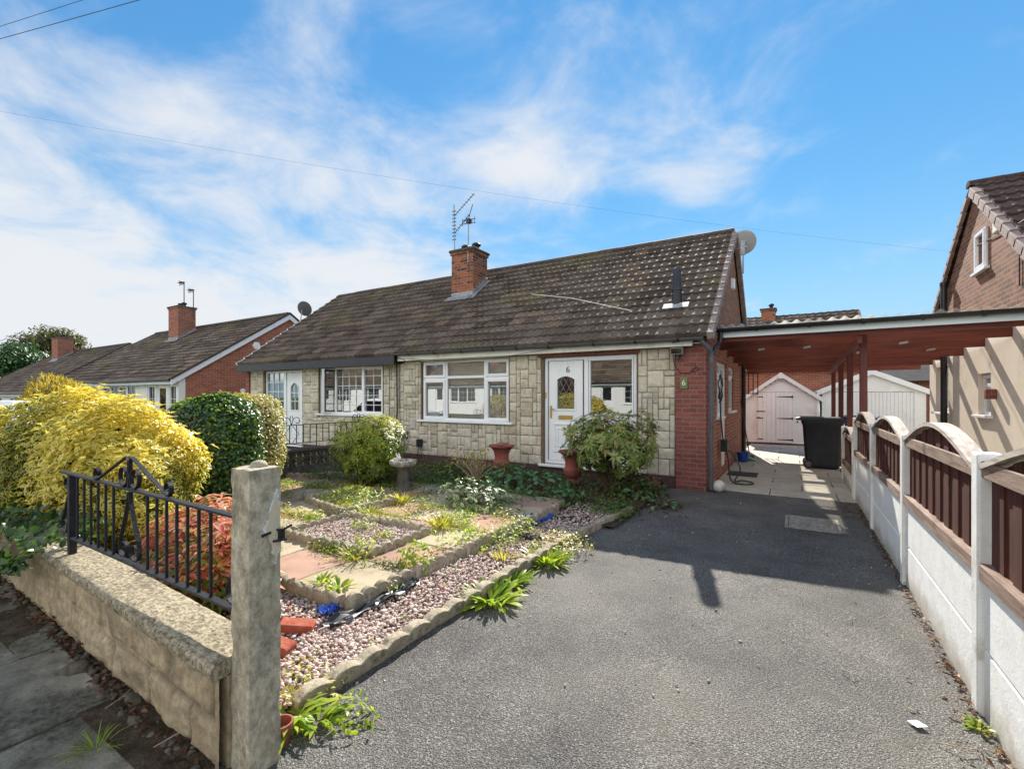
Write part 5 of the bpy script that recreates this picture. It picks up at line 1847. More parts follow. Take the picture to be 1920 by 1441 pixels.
for yc in (by0 + .35, by0 + 1.9):
    for sg_ in (-1, 1):
        pts = [(0, 0, 1.01), (sg_ * .03, 0, 1.10), (sg_ * .02, 0, 1.18)]
        sc.tube([(bx, yc + p[0], p[2]) for p in pts], .007, 5)
        sc.tube([(bx, yc + p[0], p[2]) for p in spiral((sg_ * .11, 0, 1.08), .085, .03, math.pi if sg_ > 0 else 0, -.9 * sg_)], .007, 5)
        sc.tube([(bx, yc + sg_ * .02, .99), (bx, yc + sg_ * .15, .84), (bx, yc + sg_ * .02, .68)], .006, 5)
build('scroll', sc, 'wrought_iron', RB)

# ================================================================== CONCRETE EDGING
def edging(p0, p1, z0, h, amp, wl, label, group, th=.05, seg=.60, lean=0., jz=.006):
    p0, p1 = Vector((*p0, 0)), Vector((*p1, 0))
    d = (p1 - p0); L = d.length; d.normalize()
    nrm = Vector((-d.y, d.x, 0))
    k_ = max(1, int(round(L / seg)))
    for i in range(k_):
        s0, s1 = L * i / k_ + .004, L * (i + 1) / k_ - .004
        zj = z0 + R.uniform(-jz, jz)
        tw = R.uniform(-.012, .012)
        n = max(8, int((s1 - s0) / wl * 10))
        mb = MB()
        vs, fs = [], []
        for j in range(n + 1):
            s_ = s0 + (s1 - s0) * j / n
            ph = (s_ - s0) / wl
            zz_ = h + amp * (abs(math.sin(math.pi * ph)) ** .8 - .5) * 2 + .002 * mnoise.noise(Vector((s_ * 30, i, 0)))
            wob = .006 * math.sin(2 * math.pi * ph + .7)
            b = p0 + d * s_ + nrm * (tw * (j / n - .5) * 2)
            for (o, z) in ((-th / 2, 0), (-th / 2 + lean + wob * .4, zz_ - .006), (-th / 2 + .006 + lean, zz_), (th / 2 - .006 + lean, zz_), (th / 2 + lean + wob * .4, zz_ - .006), (th / 2, 0)):
                q = b + nrm * o
                vs.append((q.x, q.y, zj + z))
        for j in range(n):
            for c_ in range(6):
                c2 = (c_ + 1) % 6
                fs.append((j * 6 + c_, j * 6 + c2, (j + 1) * 6 + c2, (j + 1) * 6 + c_))
        fs += [tuple(range(6)), tuple(n * 6 + c_ for c_ in range(6))]
        o = build('edging_stone', mb.add(vs, fs), 'edging_concrete', smooth=True, angle=45)
        tag(o, label, 'edging stone', group)


edging((-2.66, 2.17), (-2.60, 5.45), .0, .15, .019, .125, 'scalloped concrete edging along the paved terrace beside the gravel strip', 'edging of the terrace side')
edging((-5.5, 2.175), (-2.70, 2.165), .0, .145, .019, .125, 'scalloped concrete edging across the front end of the terrace', 'edging of the terrace front')
edging((-2.10, 1.38), (-2.06, 4.35), -.02, .115, .016, .19, 'low wavy edging stone between the pink gravel and the driveway', 'edging along the driveway', th=.075, seg=.75, lean=-.03)
edging((-2.06, 4.37), (-1.86, 6.1), -.02, .10, .010, .19, 'low wavy edging stone between the pink gravel and the driveway', 'edging along the driveway', th=.07, seg=.75)
bx0, bx1, by0_, by1_ = BED1
lb, gr = 'scalloped edging stone round the square gravel bed in the paving', 'edging of the square gravel bed'
edging((bx0, by0_), (bx1, by0_), .115, .075, .018, .13, lb, gr)
edging((bx1, by0_ + .03), (bx1, by1_), .115, .07, .018, .13, lb, gr)
edging((bx1 - .03, by1_), (bx0, by1_), .115, .07, .018, .13, lb, gr)
edging((bx0, by1_ - .03), (bx0, by0_ + .03), .115, .07, .018, .13, lb, gr)
lb, gr = 'scalloped edging stone round the weedy bed before the round bush', 'edging of the weedy bed'
edging((-5.62, 3.92), (-4.62, 3.72), .115, .085, .018, .13, lb, gr)
edging((-4.6, 3.74), (-4.52, 4.52), .115, .08, .018, .13, lb, gr)
edging((-5.62, 3.95), (-5.7, 4.7), .115, .08, .018, .13, lb, gr)
edging((-7.8, 5.05), (-6.5, 5.75), .08, .08, .018, .13, 'scalloped edging stone in the shade of the screen block wall', 'edging in the shade')


# ================================================================== GRAVEL, STONES AND LITTER
def ico():
    t = (1 + 5 ** .5) / 2
    v = unit(np.array([(-1, t, 0), (1, t, 0), (-1, -t, 0), (1, -t, 0), (0, -1, t), (0, 1, t), (0, -1, -t), (0, 1, -t), (t, 0, -1), (t, 0, 1), (-t, 0, -1), (-t, 0, 1)], dtype=float))
    f = [(0, 11, 5), (0, 5, 1), (0, 1, 7), (0, 7, 10), (0, 10, 11), (1, 5, 9), (5, 11, 4), (11, 10, 2), (10, 7, 6), (7, 1, 8), (3, 9, 4), (3, 4, 2), (3, 2, 6), (3, 6, 8), (3, 8, 9), (4, 9, 5), (2, 4, 11), (6, 2, 10), (8, 6, 7), (9, 8, 1)]
    return v, f


ICO_V, ICO_F = ico()


def pebbles(name, C, r, m, parent=None, flat=.62, attrs_t=None, origin=None):
    n = len(C)
    r = np.broadcast_to(r, n)
    base = ICO_V[None] * (1 + NR.normal(0, .13, (n, 12, 1)))
    sc_ = np.stack([NR.uniform(.8, 1.35, n), NR.uniform(.7, 1.05, n), NR.uniform(flat * .8, flat * 1.25, n)], 1) * r[:, None]
    V = base * sc_[:, None, :]
    a = NR.uniform(0, 6.283, n); tl = NR.normal(0, .35, n)
    x, y, z = V[..., 0], V[..., 1], V[..., 2]
    x, z = x * np.cos(tl)[:, None] - z * np.sin(tl)[:, None], x * np.sin(tl)[:, None] + z * np.cos(tl)[:, None]
    X = x * np.cos(a)[:, None] - y * np.sin(a)[:, None]; Y = x * np.sin(a)[:, None] + y * np.cos(a)[:, None]
    V = np.stack([X, Y, z], -1) + np.asarray(C)[:, None, :]
    t = NR.random(n) if attrs_t is None else attrs_t
    return np_mesh(name, V, ICO_F, 12, n, m, parent, origin, {'tint': np.repeat(t, 12)}, smooth=True)


def scatter(x0, x1, y0, y1, dens, z0, z1):
    n = int((x1 - x0) * (y1 - y0) * dens)
    return np.stack([NR.uniform(x0, x1, n), NR.uniform(y0, y1, n), NR.uniform(z0, z1, n)], 1)


gs = [scatter(-2.62, -2.12, 1.25, 3.4, 4600, .030, .066), scatter(-2.58, -2.08, 3.4, 5.0, 3600, .030, .07), scatter(-2.58, -1.95, 5.0, 6.0, 1500, .03, .07),
      scatter(-3.3, -2.08, 1.22, 2.14, 4400, .030, .066), scatter(-5.2, -3.3, 1.25, 2.12, 900, .03, .066),
      scatter(bx0 + .03, bx1 - .03, by0_ + .03, by1_ - .03, 3200, .120, .145)]
strays = scatter(-2.02, -1.70, 1.2, 6.2, 34, .004, .008)
strays = strays[NR.random(len(strays)) < np.clip((-1.70 - strays[:, 0]) / .3, 0, 1)]
far_st = scatter(-1.8, .7, 1.6, 7.5, 3.2, .004, .007)
GV = np.concatenate(gs)
tag(pebbles('gravel', GV, NR.uniform(.0075, .0165, len(GV)), 'pebble'), kind='stuff')
ST = np.concatenate([strays, far_st])
tag(pebbles('stray_gravel', ST, NR.uniform(.005, .011, len(ST)), 'pebble'), kind='stuff')
# rubble at the foot of the front wall
rbz = np.stack([NR.uniform(-6, -2.1, 230), NR.normal(.965, .025, 230), NR.uniform(-.006, .012, 230)], 1)
rbz[:, 1] += (-rbz[:, 0] - 2.05) * .042
tag(pebbles('rubble', rbz, NR.gamma(2.0, .006, 230) + .005, 'rubble', flat=.5), kind='stuff')


def litter(name, C, L, m='leaf_litter', tint=None):
    n = len(C)
    D = rsphere(n); D[:, 2] *= .25
    N_ = np.stack([NR.normal(0, .4, n), NR.normal(0, .4, n), np.ones(n)], 1)
    return tag(leaves(name, C, D, N_, L, L * .55, m, None, OVAL, .5, .2, tint), kind='stuff')


fy = NR.uniform(1.7, 7.9, 620)
fl_ = np.stack([.780 - np.abs(NR.normal(0, .020, 620)) - .008, fy, NR.uniform(.006, .03, 620)], 1)
f2 = np.stack([.72 - np.abs(NR.normal(0, .10, 60)), NR.uniform(2, 3.3, 60), NR.uniform(.006, .02, 60)], 1)
f3 = np.stack([NR.normal(.62, .10, 130), NR.normal(7.75, .22, 130), NR.uniform(.006, .03, 130)], 1)
f4 = np.stack([NR.uniform(-1.6, .7, 46), NR.uniform(3, 7.9, 46), np.full(46, .010)], 1)
litter('fence_leaf_litter', np.concatenate([fl_, f2, f3, f4]), NR.uniform(.012, .036, 620 + 60 + 130 + 46))
w1 = np.stack([NR.uniform(-6.0, -2.1, 260), NR.normal(.96, .035, 260), NR.uniform(.004, .03, 260)], 1)
w1[:, 1] += (-w1[:, 0] - 2.05) * .042
litter('wall_leaf_litter', w1, NR.uniform(.02, .05, 260), tint=NR.random(260) * .7)
b1 = np.stack([NR.normal(-1.75, .25, 260), NR.normal(6.55, .28, 260), NR.uniform(.01, .05, 260)], 1)
b2 = np.stack([NR.normal(-5.9, .4, 300), NR.normal(5.2, .25, 300), NR.uniform(.09, .13, 300)], 1)
litter('bed_leaf_litter', np.concatenate([b1, b2]), NR.uniform(.03, .06, 560), tint=NR.random(560) * .6)
tw = MB()
for (x, y, s_) in ((.28, 3.1, .12), (.55, 2.75, .14), (.30, 3.9, .10), (-1.62, 1.55, .16), (-1.75, 1.45, .14), (.66, 2.25, .2), (-2.4, .93, .18), (-2.9, .92, .15), (.42, 7.5, .3), (.5, 7.8, .25)):
    a = R.uniform(0, 6.28)
    p0 = Vector((x, y, .012))
    p1 = p0 + Vector((math.cos(a) * s_ * .5, math.sin(a) * s_ * .5, .015))
    p2 = p1 + Vector((math.cos(a + .7) * s_ * .5, math.sin(a + .7) * s_ * .5, -.008))
    tw.tube([p0, p1, p2], .0022, 5).tube([p1, p1 + Vector((math.cos(a - .8) * s_ * .3, math.sin(a - .8) * s_ * .3, .004))], .0016, 4)
tag(build('twigs', tw, 'twig_pale'), kind='stuff')
tag(build('paper_scrap', MB().quad((.46, 2.86, .012), (.49, 2.82, .014), (.535, 2.845, .018), (.50, 2.885, .013)), 'paper'), 'small pale blue scrap of paper lying on the driveway', 'paper')

# manhole cover
MH = thing('manhole_cover', (.19, 6.68, .0), 'rusty rectangular manhole cover set in the driveway', 'manhole cover')
build('frame', (lambda m: (ring(m, -.09, .47, 0, .64, .035, 0, .016), m)[1])(MB()).map(lambda a, b, z: (a, 6.36 + z, b)), 'manhole_iron', MH, bevel=.003)
mh = MB().box(-.05, .43, 6.40, 6.96, .0, .010)
for i in range(8):
    for j in range(9):
        x, y = -.035 + i * .058, 6.415 + j * .06
        if (i + j) % 2: mh.box(x, x + .045, y + .012, y + .03, .0101, .017)
        else: mh.box(x + .012, x + .03, y, y + .045, .0101, .017)
build('cover', mh, 'manhole_iron', MH)

# loose bricks, plastic scraps
for (x, y, z, a, l) in ((-2.60, 1.62, .06, .25, 'loose red brick lying tilted on the gravel behind the gate post'), (-2.72, 1.83, .05, .7, 'broken red brick half sunk behind the nearer loose brick')):
    o = build('loose_brick', MB().box(x - .105, x + .105, y - .05, y + .05, z, z + .062).rot((x, y, z), a).rot((x, y, z), .18, 'Y'), 'brick_loose', bevel=.008)
    tag(o, l, 'brick')


def crumple(name, label, c, sx_, sy_, m, amp=.05, seed=1., kind=None):
    n = 14
    V = []
    for j in range(n):
        for i in range(n):
            u, v = i / (n - 1) - .5, j / (n - 1) - .5
            V.append((c[0] + u * sx_ + .03 * mnoise.noise(Vector((u * 5, v * 5, seed))), c[1] + v * sy_ + .03 * mnoise.noise(Vector((u * 5, v * 5, seed + 7))),
                      c[2] + amp * abs(mnoise.noise(Vector((u * 4.5, v * 4.5, seed + 3)))) * 1.6))
    mb = MB().add(V, [(j * n + i, j * n + i + 1, (j + 1) * n + i + 1, (j + 1) * n + i) for j in range(n - 1) for i in range(n - 1)])
    return tag(build(name, mb, m, recalc=False, smooth=True, angle=25), label, 'plastic sheet')


crumple('plastic_sheet', 'crumpled blue plastic showing between the gravel and the hostas', (-2.63, 4.92, .06), .26, .46, 'blue_plastic', .09, 2.)
crumple('plastic_sheet', 'scrap of blue plastic at the corner of the terrace edging', (-2.74, 2.09, .07), .13, .12, 'blue_plastic', .06, 5.)
crumple('membrane', 'black weed membrane poking out below the terrace edging', (-2.56, 2.35, .062), .10, .85, 'black_plastic', .05, 8.)
crumple('membrane', 'black membrane fold on the gravel strip near the hostas', (-2.35, 4.25, .07), .26, .14, 'black_plastic', .05, 9.)

# plant pot at the foot of the gate post
tag(build('flower_pot', MB().lathe([(.032, 0), (.045, .075), (.052, .077), (.052, .10), (.044, .10), (.036, .02)], (-1.955, 1.24, .0), 18), 'terracotta', smooth=True), 'tiny terracotta pot at the foot of the gate post', 'plant pot')

# ================================================================== BIRD BATH, URNS
BB = thing('bird_bath', (-5.08, 5.2, .1), 'weathered stone bird bath on a dark trunk-like stem', 'bird bath')
wob = lambda a, z: 1 + .10 * math.sin(5 * a + z * 7) + .05 * math.sin(11 * a)
build('stem', MB().lathe([(.15, -.03), (.13, .03), (.10, .10), (.085, .22), (.088, .33), (.11, .40)], (-5.08, 5.2, .1), 28, wob), 'screen_block', BB, smooth=True)
wob2 = lambda a, z: 1 + .05 * math.sin(7 * a) + .03 * math.sin(13 * a)
build('bowl', MB().lathe([(.10, .37), (.16, .385), (.195, .41), (.205, .45), (.195, .475), (.17, .475), (.14, .44), (.03, .425)], (-5.08, 5.2, .1), 36, wob2), 'stone_bowl', BB, smooth=True)
orn = MB()
oc_ = Vector((-5.26, 5.2, .545))
for (dx, dz, r) in ((0, 0, .05), (.05, .02, .045), (.085, .045, .035)):
    orn.lathe([(r * math.cos(t), r * math.sin(t)) for t in np.linspace(-1.45, 1.45, 8)], (oc_.x + dx, oc_.y, oc_.z + dz), 12)
for s_ in (-1, 1):
    orn.tube([oc_ + Vector((.08, s_ * .018, .065)), oc_ + Vector((.062, s_ * .026, .105)), oc_ + Vector((.045, s_ * .03, .13))], [.012, .013, .005], 7)
tag(build('rabbit_ornament', orn, 'stone_pale', smooth=True), 'little pale stone rabbit sitting on the bird bath rim', 'ornament')


def urn(label, c, flute, group='terracotta urns'):
    U = thing('urn', c, label, 'urn', group)
    wb = (lambda a, z: 1 + (.025 * abs(math.sin(8 * a)) if .03 < z < .24 else 0)) if flute else None
    pr = [(.12, .0), (.125, .025), (.075, .04), (.07, .07), (.13, .11), (.16, .18), (.165, .225), (.14, .255), (.13, .29), (.135, .36), (.155, .43), (.20, .485), (.245, .51), (.25, .535), (.235, .54), (.19, .51), (.16, .50)]
    build('body', MB().lathe(pr, c, 40, wb), 'terracotta', U, smooth=True)
    build('soil', MB().lathe([(.165, .49), (.10, .515), (.02, .53)], c, 16), 'soil', U, smooth=True)
    return U


urn('terracotta urn below the big window, nothing growing in it', (-4.72, 7.42, .085), False)
urn('fluted terracotta urn half hidden by the rhododendron at the door', (-3.20, 7.28, .085), True)

# ================================================================== FITTINGS ON THE HOUSES
SL = thing('security_light', (-1.64, 8.03, 2.2), 'silver security floodlight on the brick pier above the number plaque', 'light')
SL_o = (-1.64, 8.03, 2.2)
build('lamp', MB().prism([(-1.74, 8.02, 2.25), (-1.74, 7.93, 2.23), (-1.74, 7.91, 2.34), (-1.74, 8.02, 2.36)], (.19, 0, 0)), 'galvanised', SL, bevel=.006)
build('glass', MB().quad((-1.73, 7.926, 2.242), (-1.56, 7.926, 2.242), (-1.56, 7.909, 2.332), (-1.73, 7.909, 2.332)), 'black_glass', SL, recalc=False)
build('sensor', MB().box(-1.67, -1.61, 7.95, 8.01, 2.15, 2.20).box(-1.66, -1.62, 7.99, 8.064, 2.18, 2.27), 'black_plastic', SL, bevel=.006)
NPq = thing('number_plaque', (-1.555, 8.05, 1.66), 'small green house number plaque reading 6 on the brick pier', 'sign')
build('plate', MB().box(-1.615, -1.495, 8.045, 8.064, 1.665, 1.86), 'sign_green', NPq, bevel=.004)
text_mesh('number', '6', .13, lambda x, d, z: (-1.555 + x, 8.044 - d, 1.765 + z), 'sign_cream', NPq)
cb = MB().tube([(-1.66, 8.0, 2.5), (-1.75, 8.05, 2.35), (-1.70, 8.05, 2.05), (-1.60, 8.05, 1.93), (-1.47, 8.05, 1.93), (-1.40, 8.055, 1.99), (-1.36, 8.055, 2.04), (-1.33, 8.055, 1.99), (-1.37, 8.055, 1.945), (-1.45, 8.055, 1.96)], .006, 6)
tag(build('cable', cb, 'cable', smooth=True), 'thin dark cable looping across the brick pier from the security light', 'cable')
tag(build('junction_box', MB().lathe([(.045, 0), (.045, .03)], (0, 0, 0), 14).map(lambda x, y, z: (-1.68 + x, 7.93 - z, 2.46 + y)), 'grey_plastic'), 'round grey junction box on the cream fascia by the pier', 'junction box')
fc = MB()
fc.tube([(-8.0, 8.06, 2.35), (-8.03, 8.08, 1.6), (-8.0, 8.08, .9), (-8.05, 8.08, .62), (-8.02, 8.08, .1)], .008, 6)
fc.tube([(-8.10, 8.06, 2.35), (-8.10, 8.08, 1.2), (-8.14, 8.08, .7), (-8.10, 8.08, .1)], .014, 6)
fc.tube([(-8.34, 8.06, 2.34), (-8.36, 8.08, 1.2), (-8.33, 8.08, .2)], .006, 6)
fc.tube([(-8.3, 7.92, 2.42), (-8.1, 7.93, 2.36), (-7.95, 7.92, 2.44), (-7.75, 7.92, 2.40), (-7.7, 7.93, 2.36)], .007, 6)
tag(build('cable', fc, 'cable', smooth=True), 'dark service cables running down the stone wall between the two halves', 'cable')
tag(build('cable', MB().tube([(-7.75, 7.92, 2.42), (-6.4, 7.90, 2.30), (-5.0, 7.90, 2.33), (-4.1, 7.88, 2.42), (-3.0, 7.84, 2.56)], .0045, 5), 'cable'), 'thin cable strung along below the gutter over the big window', 'cable')
tag(build('meter_box', MB().box(-7.86, -7.76, 8.03, 8.11, .55, .72), 'grey_plastic', bevel=.01), 'flat grey service box on the stone wall left of the window', 'meter box')
mt = MB().box(-7.42, -7.31, 8.0, 8.11, .38, .56)
mt.tube([(-7.39, 8.05, .38), (-7.42, 8.05, .25), (-7.44, 8.05, .1)], .008, 6).tube([(-7.34, 8.05, .38), (-7.31, 8.05, .25), (-7.29, 8.05, .1)], .008, 6)
tag(build('meter_box', mt, 'black_plastic', bevel=.012), 'small dark junction box low under the big window', 'meter box')

# satellite dish seen from behind
DS = thing('satellite_dish', (-1.07, 12.8, 4.4), 'grey satellite dish seen from behind at the gable top', 'satellite dish')
dm = MB()
for z_, r in ((0, 0.01),):
    pass
prf = [(r, .32 * r * r) for r in np.linspace(.02, .29, 8)]
dm.lathe(prf + [(.292, .03), (.285, .022)] + [(r, .32 * r * r - .006) for r in np.linspace(.28, .02, 8)], (0, 0, 0), 28)
mtx = Matrix.Translation((-1.05, 12.82, 5.34)) @ Matrix.Rotation(math.radians(18), 4, 'Z') @ Matrix.Rotation(math.radians(-68), 4, 'X')
dm.map(lambda x, y, z: tuple(mtx @ Vector((x, y, z))))
build('dish', dm, 'dish_grey', DS, smooth=True)
am = MB().tube([(-1.05, 12.80, 5.30), (-1.06, 12.70, 5.05), (-1.06, 12.68, 4.55)], .02, 8).box(-1.15, -.98, 12.70, 12.76, 5.18, 5.22).box(-1.11, -1.02, 12.68, 12.78, 5.02, 5.36)
am.tube([(-1.06, 12.85, 5.08), (-1.12, 13.25, 5.25), (-1.15, 13.35, 5.42)], .012, 6)
build('mount', am, 'metal', DS)
tag(build('vent_cover', MB().box(-1.21, -1.13, 11.45, 11.62, 3.95, 4.18), 'white_board', bevel=.01), 'small white box on the near gable below the dish', 'vent')


def yagi(mb, base, d, L, n, up, w=.11):
    base, d, up = Vector(base), Vector(d).normalized(), Vector(up).normalized()
    s_ = d.cross(up).normalized()
    mb.tube([base, base + d * L], .010, 6)
    for i in range(n):
        p = base + d * (L * (i + .5) / n)
        mb.tube([p - s_ * w, p + s_ * w], .006, 4)
        mb.tube([p - up * w * .35, p + up * w * .35], .005, 4)


A1 = thing('tv_aerial', (-8.16, 10.4, 5.0), 'tall twin television aerial on the left side of the big chimney', 'aerial')
build('mast', MB().tube([(-8.17, 10.38, 4.95), (-8.20, 10.38, 6.95)], .016, 8).box(-8.20, -8.08, 10.33, 10.43, 5.0, 5.12), 'metal', A1)
h1 = MB()
yagi(h1, (-8.19, 10.38, 6.62), (.42, .25, .55), .85, 9, (0, 1, -.2), .09)
yagi(h1, (-8.19, 10.38, 6.12), (.42, .25, .62), .7, 8, (0, 1, -.2), .09)
for i in range(9):
    z = 5.95 + i * .10
    h1.tube([(-8.24, 10.36, z), (-8.14, 10.40, z + .01)], .014, 5)
build('elements', h1, 'cable', A1)
A2 = thing('tv_aerial', (-7.5, 10.25, 5.4), 'short aerial with a grid reflector above the right chimney pot', 'aerial')
build('mast', MB().tube([(-7.50, 10.10, 5.15), (-7.50, 10.12, 6.35)], .016, 8), 'galvanised', A2)
h2 = MB().tube([(-7.50, 10.12, 6.32), (-7.42, 10.2, 6.72)], .010, 6)
for z in (6.20, 6.30):
    h2.tube([(-7.70, 10.10, z), (-7.29, 10.16, z)], .008, 5)
for x in (-7.70, -7.62, -7.54, -7.46, -7.38, -7.30):
    h2.tube([(x, 10.12, 6.16 if x in (-7.70, -7.30) else 6.19), (x, 10.12, 6.36 if x in (-7.70, -7.30) else 6.32)], .007, 5)
h2.box(-7.55, -7.44, 10.08, 10.18, 6.20, 6.32)
build('elements', h2, 'cable', A2)
for (x, y, z, l, s_) in ((-26.3, 11.5, 6.0, 'left aerial on the chimney of the white fronted bungalows', 1.3), (-25.8, 11.7, 5.7, 'right aerial on the chimney of the white fronted bungalows', 1.2)):
    m_ = MB().tube([(x, y, z - .2), (x, y, z + s_)], .022, 6).tube([(x, y, z + s_ - .05), (x - .55, y, z + s_ + .12)], .018, 5)
    for i in range(5):
        m_.tube([(x - .1 * i - .08, y - .1, z + s_ - .0), (x - .1 * i - .08, y + .1, z + s_ + .0)], .014, 4)
        m_.tube([(x - .1 * i - .08, y, z + s_ - .14), (x - .1 * i - .08, y, z + s_ + .03)], .012, 4)
    tag(build('tv_aerial', m_, 'cable'), l, 'aerial')
D2 = thing('satellite_dish', (-18.8, 12.9, 5.2), 'dark satellite dish at the gable top of the white fronted bungalows', 'satellite dish')
dm = MB().lathe(prf + [(.292, .03), (.285, .022)] + [(r, .32 * r * r - .006) for r in np.linspace(.28, .02, 8)], (0, 0, 0), 20)
mtx2 = Matrix.Translation((-18.75, 13.0, 5.45)) @ Matrix.Rotation(math.radians(25), 4, 'Z') @ Matrix.Rotation(math.radians(-68), 4, 'X') @ Matrix.Scale(1.15, 4)
dm.map(lambda x, y, z: tuple(mtx2 @ Vector((x, y, z))))
build('dish', dm, 'grey_plastic', D2, smooth=True)
build('mount', MB().tube([(-18.76, 12.9, 5.4), (-18.8, 12.85, 4.9)], .022, 6), 'metal', D2)
tag(build('alarm_box', MB().lathe([(.17, 0), (.17, .05), (.13, .07)], (0, 0, 0), 6).map(lambda x, y, z: (-18.99 + z, 10.96 + x, 3.62 + y)), 'white_board'), 'white hexagonal alarm box on the red brick gable', 'alarm')
tag(build('wall_disc', MB().lathe([(.10, 0), (.10, .06), (.05, .07)], (0, 0, 0), 16).map(lambda x, y, z: (-18.99 + z, 10.4 + x, 1.75 + y)), 'white_board', smooth=True), 'small round white lamp low on the red brick gable', 'light')
tag(build('alarm_box', MB().prism([(2.733, 9.70, 3.98), (2.60, 9.70, 4.02), (2.60, 9.70, 4.20), (2.733, 9.70, 4.22)], (0, .2, 0)), 'painted_white', bevel=.012), 'cream bell box high on the brown brick gable', 'alarm')
tag(build('wall_lamp', MB().box(2.60, 2.728, 10.17, 10.26, 1.50, 1.66), 'brick_dark', bevel=.008), 'small brown wall lamp beside the window on the cream wall', 'light')
gc = MB().tube([(2.72, 11.35, 4.18), (2.72, 9.6, 4.0), (2.72, 8.6, 3.95)], .008, 5).tube([(2.72, 9.55, 4.0), (2.71, 9.5, 3.7), (2.72, 9.3, 3.6), (2.72, 9.3, 3.1)], .008, 5)
tag(build('cable', gc, 'cable'), 'thin cable across the brown brick gable', 'cable')

# hose, broom and dustpan by the side door
hs = MB()
pts = [(-1.13, 9.02, 1.7), (-1.12, 9.08, 1.2), (-1.10, 9.2, .8), (-1.08, 9.35, .62)]
hs.tube(pts, .013, 7)
hc = [(-1.08, 9.4, .62), (-1.02, 9.35, .35), (-.98, 9.15, .12), (-.90, 9.0, .03), (-.74, 8.98, .016), (-.62, 9.08, .016), (-.62, 9.22, .02), (-.78, 9.25, .04), (-.9, 9.2, .03), (-.84, 9.5, .2), (-.96, 9.55, .45), (-1.1, 9.5, .58)]
sm = []
for i in range(len(hc) - 1):
    a, b = Vector(hc[max(i - 1, 0)]), Vector(hc[i]); c, d = Vector(hc[i + 1]), Vector(hc[min(i + 2, len(hc) - 1)])
    for t in np.linspace(0, 1, 6)[:-1]:
        sm.append(.5 * ((2 * b) + (c - a) * t + (2 * a - 5 * b + 4 * c - d) * t * t + (3 * b - a - 3 * c + d) * t ** 3))
hs.tube(sm + [hc[-1]], .013, 7)
hs.box(-1.16, -1.04, 9.36, 9.50, .52, .74)
tag(build('garden_hose', hs, 'hose_black', smooth=True), 'black hose trailing from the house wall onto the carport paving', 'hose')
HL = MB()
for r in (.20, .17, .185):
    HL.tube([(-1.13 + R.uniform(-.01, .03), 9.05 + r * math.cos(a), 1.68 + r * 1.25 * math.sin(a)) for a in np.linspace(0, 2 * math.pi, 24)[:-1]], .008, 6, closed=True)
tag(build('coiled_cable', HL, 'cable', smooth=True), 'coil of cable hanging beside the side window', 'cable')
BR = thing('broom', (-1.0, 13.0, .0), 'long handled broom leaning by the brown downpipe under the carport', 'broom')
build('handle', MB().tube([(-.92, 12.75, .10), (-1.14, 12.95, 1.45)], .013, 8), 'stem', BR)
build('head', MB().box(-1.02, -.82, 12.7, 12.78, .0, .11), 'brick_loose', BR)
tag(build('dustpan', MB().prism([(-1.05, 12.35, .005), (-.72, 12.35, .005), (-.78, 12.35, .03), (-.98, 12.35, .12)], (0, .28, 0)), 'green_plastic', bevel=.005), 'bright green plastic dustpan on the paving by the broom', 'dustpan')
tag(build('bucket', MB().lathe([(.10, 0), (.14, .22), (.145, .22), (.13, .21), (.09, .02)], (-1.02, 12.2, .005), 20), 'blue_plastic', smooth=True), 'small blue bucket beside the green dustpan', 'bucket')
tag(build('doormat', MB().box(-1.12, -.60, 9.95, 10.45, .008, .022), 'rubber', bevel=.004), 'dark doormat on the paving at the side door', 'mat')
LT = thing('hanging_lantern', (-1.0, 15.2, 1.6), 'black wrought bracket at the far end of the carport', 'bracket')
lt_ = MB()
for z in (2.2, 1.62):
    lt_.tube([(-1.15, 15.1, z), (-.86, 15.1, z)], .014, 6)
for x in (-1.12, -1.0, -.88):
    lt_.tube([(x, 15.1, 1.6), (x, 15.1, 2.22)], .014, 6)
build('frame', lt_, 'wrought_iron', LT)
tag(build('stone_ball', MB().lathe([(.10 * math.cos(t), .10 + .10 * math.sin(t)) for t in np.linspace(-1.4, 1.4, 9)], (-1.03, 8.12, .0), 16, wob=lambda a, z: 1 + .06 * math.sin(5 * a + 9 * z)), 'stone_pale', smooth=True), 'pinkish round stone at the foot of the corner downpipe', 'stone')

# overhead wires
def wire(label, a, b, sag, r=.007, m='cable', n=40):
    a, b = Vector(a), Vector(b)
    P = []
    for i in range(n + 1):
        t = i / n
        p = a.lerp(b, t); p.z -= sag * 4 * t * (1 - t)
        P.append(p)
    tag(build('overhead_wire', MB().tube(P, r, 5), m), label, 'wire')


wire('long overhead wire crossing the sky above the chimneys', (-22, -2.9, 9.0), (9, 25, 6.3), .62, .002)
wire('upper of two short wires in the top left corner of the sky', (-18, .55, 8.0), (-5, 4.2, 8.0), .05, .004)
wire('lower of two short wires in the top left corner of the sky', (-17.5, .55, 7.75), (-4, 4.55, 7.7), .05, .005)
rp = lambda x, y: (x, y, 2.52 + (y - 7.85) * .7413 + .10)
tag(build('roof_cable', MB().tube([rp(-5.3, 9.65), rp(-4.1, 9.25), rp(-2.6, 8.55)], .010, 6), 'cable_white'), 'pale cable lying slantwise across the roof tiles', 'cable')
tag(build('roof_cable', MB().tube([rp(-7.3, 10.0), rp(-7.8, 9.0), rp(-8.3, 7.95)], .008, 6), 'cable'), 'dark cable running down the tiles from the chimney', 'cable')

